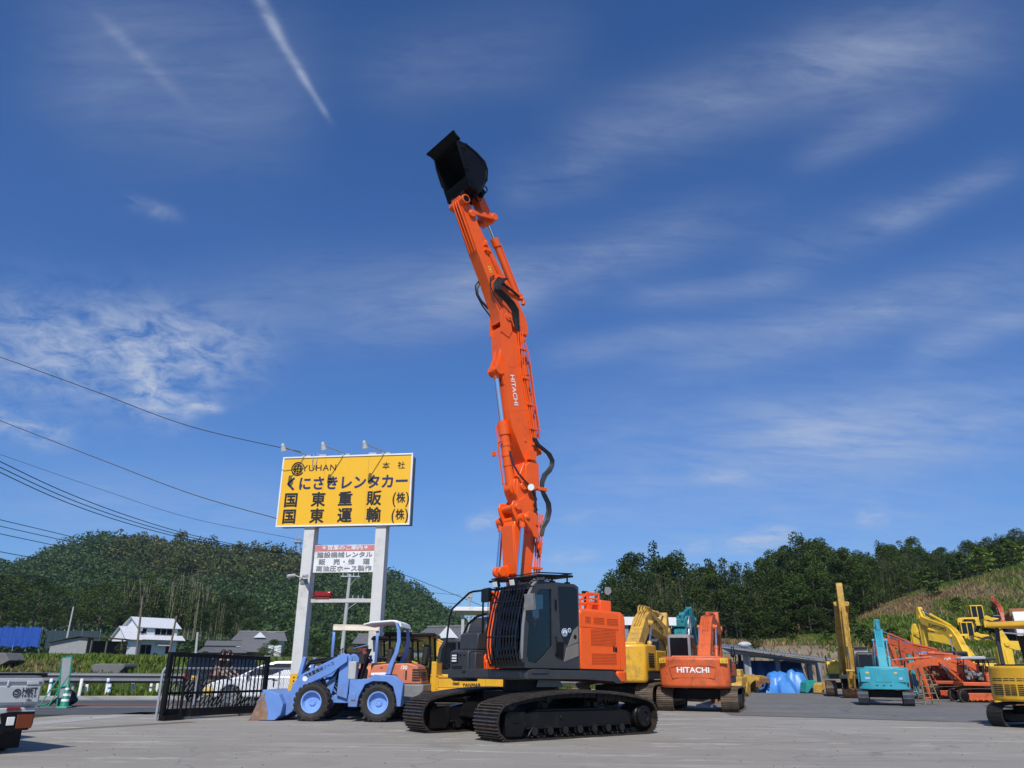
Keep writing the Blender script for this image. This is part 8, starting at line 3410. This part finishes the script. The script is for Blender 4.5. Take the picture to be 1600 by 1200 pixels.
# ------------------------------------------------------------------ wooded hill on the left: one far-off mass
rs = np.random.RandomState(3)
PV, PF = {0: [], 1: []}, {0: [], 1: []}
nv = {0: 0, 1: 0}
cnt = 0
while cnt < 6800:
    y = 175 + (RIDGE_Y + 12 - 175) * rs.uniform() ** .8
    x = rs.uniform(-395, 95) * y / RIDGE_Y
    z = left_hill(x, y)
    if z < -.3:
        continue
    px, py = px_of(x, y, z + 5)
    if px < -60 or px > 1010:
        cnt += 1
        continue
    bam = (px - 330) ** 2 / 160 ** 2 + (py - 885) ** 2 / 38 ** 2 < 1.1 and rs.uniform() < .8
    r = 1.9 + 4.6 * rs.uniform() ** 2.2
    n = int((56 if y > 300 else 80) * (r / 3.2) ** 1.3) + 8
    d = rs.normal(size=(n, 3))
    d /= np.linalg.norm(d, axis=1)[:, None]
    d[:, 2] = np.abs(d[:, 2]) * (1.25 if bam else 1.0) - .15
    P = np.array((x, y, z + r * rs.uniform(.5, 1.3) + (.4 if bam else 0))) + d * r * rs.uniform(.7, 1.05, n)[:, None] * (np.array((.6, .6, 1.15)) if bam else np.array((1, 1, 1.05)))
    V, F_ = leaves(P, 1.05 if y > 300 else .8, rs, .3, .75)
    k = 1 if bam else 0
    PV[k].append(V)
    PF[k].append(F_ + nv[k])
    nv[k] += len(V)
    cnt += 1
for k, lf, nm, lab in ((0, LEAF_H, 'forest', 'dense dark green forest covering the hill on the left'), (1, LEAF_H2, 'bamboo_forest', 'paler bamboo grove on the upper slope of the left hill')):
    o = npmesh(nm, np.concatenate(PV[k]), np.concatenate(PF[k]), lf)
    tag(o, lab, 'forest')
    o['kind'] = 'stuff'
# nearer trees on the left: row at the hill foot, garden trees by the houses
GL_ = 'trees at the foot of the left hill'
PRL = {'broad': [make_tree('broad', 60 + 5 * i, 11.0, 'broadleaf_tree', 'leafy green tree at the foot of the left hill', LEAF_M, GL_) for i in range(3)],
       'bamboo': [make_tree('bamboo', 80 + 5 * i, 11.0, 'bamboo_clump', 'tall pale bare-stemmed bamboo behind the white house', LEAF_B, 'bamboo behind the white house') for i in range(2)]}
ul = {'broad': 0, 'bamboo': 0}


def place_l(kd, px, ybase, ytop, Y, w=1.0, lab=None):
    b, t_ = at(px, ybase, Y), at(px, ytop, Y)
    i = ul[kd]
    ul[kd] += 1
    src = PRL[kd][i % len(PRL[kd])]
    o = src if i < len(PRL[kd]) else copy_tree(src)
    o.location = b
    o.rotation_euler = (0, 0, rt.uniform(0, 6.28))
    k = (t_.z - b.z) / 11.0
    o.scale = (k * w, k * w, k)
    if lab:
        o['label'] = lab
        o['group'] = 'garden trees by the houses'


for i in range(17):
    px = -50 + i * 17 + rt.uniform(-6, 6)
    place_l('broad', px, 986 + rt.uniform(-6, 6), 905 + 30 * (i % 2) + rt.uniform(-10, 14), 140 + 12 * (i % 3), 1.5)
for i in range(15):
    place_l('bamboo', 182 + i * 13 + rt.uniform(-4, 4), 1000, 893 + rt.uniform(-10, 14) + max(0, i - 9) * 12, 146 + 6 * (i % 3), .9)
for i, px in enumerate((345, 372, 392, 330)):
    place_l('broad', px, 992, 930 + i * 4, 150, 1.4, ['rounded olive tree behind the brown house', 'second olive tree above the brown house roof', 'olive tree above the broad grey roof', 'olive tree between the white and brown houses'][i])
for px, yb, yt, Y, lab in ((425, 1034, 1000, 105, 'garden tree right of the brown house'), (408, 1040, 1012, 95, 'small bright garden tree before the brown house'), (290, 1040, 1015, 88, 'low bush by the leaning pole'), (318, 1042, 1018, 84, 'low bush below the brown house'),
                           (190, 1022, 1002, 100, 'dark bush beside the grey shed'), (492, 1040, 998, 100, 'hedge tree between the billboard posts'), (520, 1040, 1000, 98, 'second hedge tree between the billboard posts'), (548, 1040, 1006, 96, 'hedge tree left of the right billboard post'),
                           (600, 1040, 1012, 100, 'garden tree behind the loader canopy'), (625, 1040, 1016, 98, 'small tree right of the loader canopy'), (455, 1040, 1004, 102, 'hedge tree behind the left billboard post'), (240, 1034, 1020, 92, 'low shrub before the white house')):
    place_l('broad', px, yb, yt, Y, 2.0, lab)


# ------------------------------------------------------------------ grasses
def blades(name, pts, hgt, m, seed, lab, w=.035, per=1):
    rs = np.random.RandomState(seed)
    P = np.asarray(pts)
    n = len(P)
    a = rs.uniform(0, 2 * PI, n)
    h = hgt * rs.uniform(.5, 1.4, n)
    ln = h * rs.uniform(.1, .7, n)
    dx, dy = np.cos(a), np.sin(a)
    ww = w * rs.uniform(.7, 1.5, n)
    b = rs.uniform(0, 2 * PI, n)
    bx_, by_ = np.cos(b) * ww, np.sin(b) * ww
    z0 = P[:, 2] - .03
    V = np.stack([np.stack([P[:, 0] - bx_, P[:, 1] - by_, z0], 1), np.stack([P[:, 0] + bx_, P[:, 1] + by_, z0], 1),
                  np.stack([P[:, 0] + bx_ * .6 + dx * ln * .5, P[:, 1] + by_ * .6 + dy * ln * .5, z0 + h * .65], 1), np.stack([P[:, 0] + dx * ln, P[:, 1] + dy * ln, z0 + h], 1)], 1).reshape(-1, 3)
    o = npmesh(name, V, np.arange(n * 4).reshape(-1, 4), m)
    tag(o, lab, 'grass')
    o['kind'] = 'stuff'


rs = np.random.RandomState(21)
g1, g2 = [], []
for i in range(70000):
    s_, n_ = rs.uniform(-50, 16), 11.2 + 18 * rs.uniform() ** 1.1
    x, y = rp(s_, n_)
    z = max(.06, left_z(x, y))
    if n_ > 17 and math.sin(x * .5) + math.sin(y * .8 + x * .2) + rs.normal() * .5 > 1.5:
        g2.append((x, y, z))
    else:
        g1.append((x, y, z))
blades('grass', g1, .24, GRASS_G, 1, 'rough green grass on the bank across the road', .05)
blades('dry_grass', g2, .2, GRASS_D, 2, 'dry tufts on the bank across the road', .04)
g1, g2, g3 = [], [], []
for i in range(230000):
    Y = 58.5 + 75 * rs.uniform() ** 1.2
    x = rs.uniform(4, 90) * Y / 90
    z = right_z(x, Y)
    f = math.sin(x * .21 + 1) + math.sin(Y * .27 + x * .1) + .6 * math.sin(x * .7 + Y * .5) + rs.normal() * .45
    low = Y < 72
    u_ = x * 90 / Y
    if u_ < 47 and Y < 86:
        f += .75
    if Y < 61 and x < 26:
        if rs.uniform() < .75:
            continue
    if u_ > 47:
        f += 1.15
    if 33 < x < 52 and 62.5 < Y < 76:
        if Y > 64.5 or rs.uniform() < .5:
            continue
    if f > .45:
        g1.append((x, Y, z))
    else:
        g2.append((x, Y, z))
blades('grass', g1, .42, GRASS_G, 3, 'green grass and weeds growing on the right-hand slope', .07)
blades('dry_grass', g2, .38, GRASS_D, 4, 'brown dry grass growing on the right-hand slope', .06)
# bushes on the slope
PB = [make_tree('broad', 140 + i, 3.0, 'bush', 'round dark green bush on the grassy slope', LEAF_G if i else LEAF_M, 'bushes on the grassy slope') for i in range(2)]
k = 0
for (px, py, Y, h) in ((1350, 985, 62, 1.9), (1392, 962, 70, 2.0), (1420, 955, 76, 1.6), (1545, 930, 96, 3.6), (1570, 915, 100, 3.6), (1590, 900, 104, 3.8), (1460, 930, 92, 2.2), (1470, 1016, 64, 1.0), (1450, 1018, 62, 1.0), (1405, 1010, 60, 1.3), (1180, 1004, 60, 1.1),
                       (1450, 905, 104, 3.4), (1500, 890, 110, 4.2), (1535, 880, 112, 4.2), (1580, 872, 116, 4.2), (1240, 994, 62, 1.2), (1290, 985, 64, 1.4), (1500, 968, 84, 1.8), (1330, 958, 80, 2.2), (1470, 985, 70, 1.5), (1440, 1026, 60, .9), (1425, 1022, 60, 1.1), (1360, 1000, 60, 1.4)):
    p = at(px, py, Y)
    o = PB[k % 2] if k < 2 else copy_tree(PB[k % 2])
    o.location = (p.x, p.y, right_z(p.x, p.y) - .35)
    o.rotation_euler = (0, 0, rt.uniform(0, 6))
    o.scale = (h / 3 * 1.5, h / 3 * 1.5, h / 3 * 1.05)
    k += 1
# loose grit on the yard
g = []
rs = np.random.RandomState(77)
m = MB()
for i in range(1500):
    y = 6 + 30 * rs.uniform() ** 1.3
    x = rs.uniform(-.75, .75) * y
    if (x + 3) * .245 > 40 or y > 24 and x < -6:
        continue
    r_ = .008 + .022 * rs.uniform() ** 3
    a = rs.uniform(0, 6.28)
    vs = [(x + r_ * math.cos(a + k * 1.57) * rs.uniform(.6, 1.3), y + r_ * math.sin(a + k * 1.57) * rs.uniform(.6, 1.3), 0) for k in range(4)]
    m.add(vs + [(x, y, r_ * .8)], [(0, 1, 4), (1, 2, 4), (2, 3, 4), (3, 0, 4)])
o = m.build('gravel', mat('grit', (.16, .145, .12), .9, var=.4, vscale=30), smooth=0)
tag(o, 'loose grit scattered over the concrete yard', 'gravel')
o['kind'] = 'stuff'
# ------------------------------------------------------------------ the air: far hills fade a little to blue
m = MB()
m.bx(-660, 660, -170, 740, -2.5, 130)
hz_ = bpy.data.materials.new('haze_air')
hz_.use_nodes = True
t_ = hz_.node_tree
t_.nodes.clear()
pv = N(t_, 'ShaderNodeVolumePrincipled')
pv.inputs['Color'].default_value = (.72, .85, 1.0, 1)
pv.inputs['Density'].default_value = 0.00017
pv.inputs['Anisotropy'].default_value = .3
ov = N(t_, 'ShaderNodeOutputMaterial')
t_.links.new(pv.outputs[0], ov.inputs['Volume'])
o = m.build('haze', hz_, smooth=0, kind='stuff')
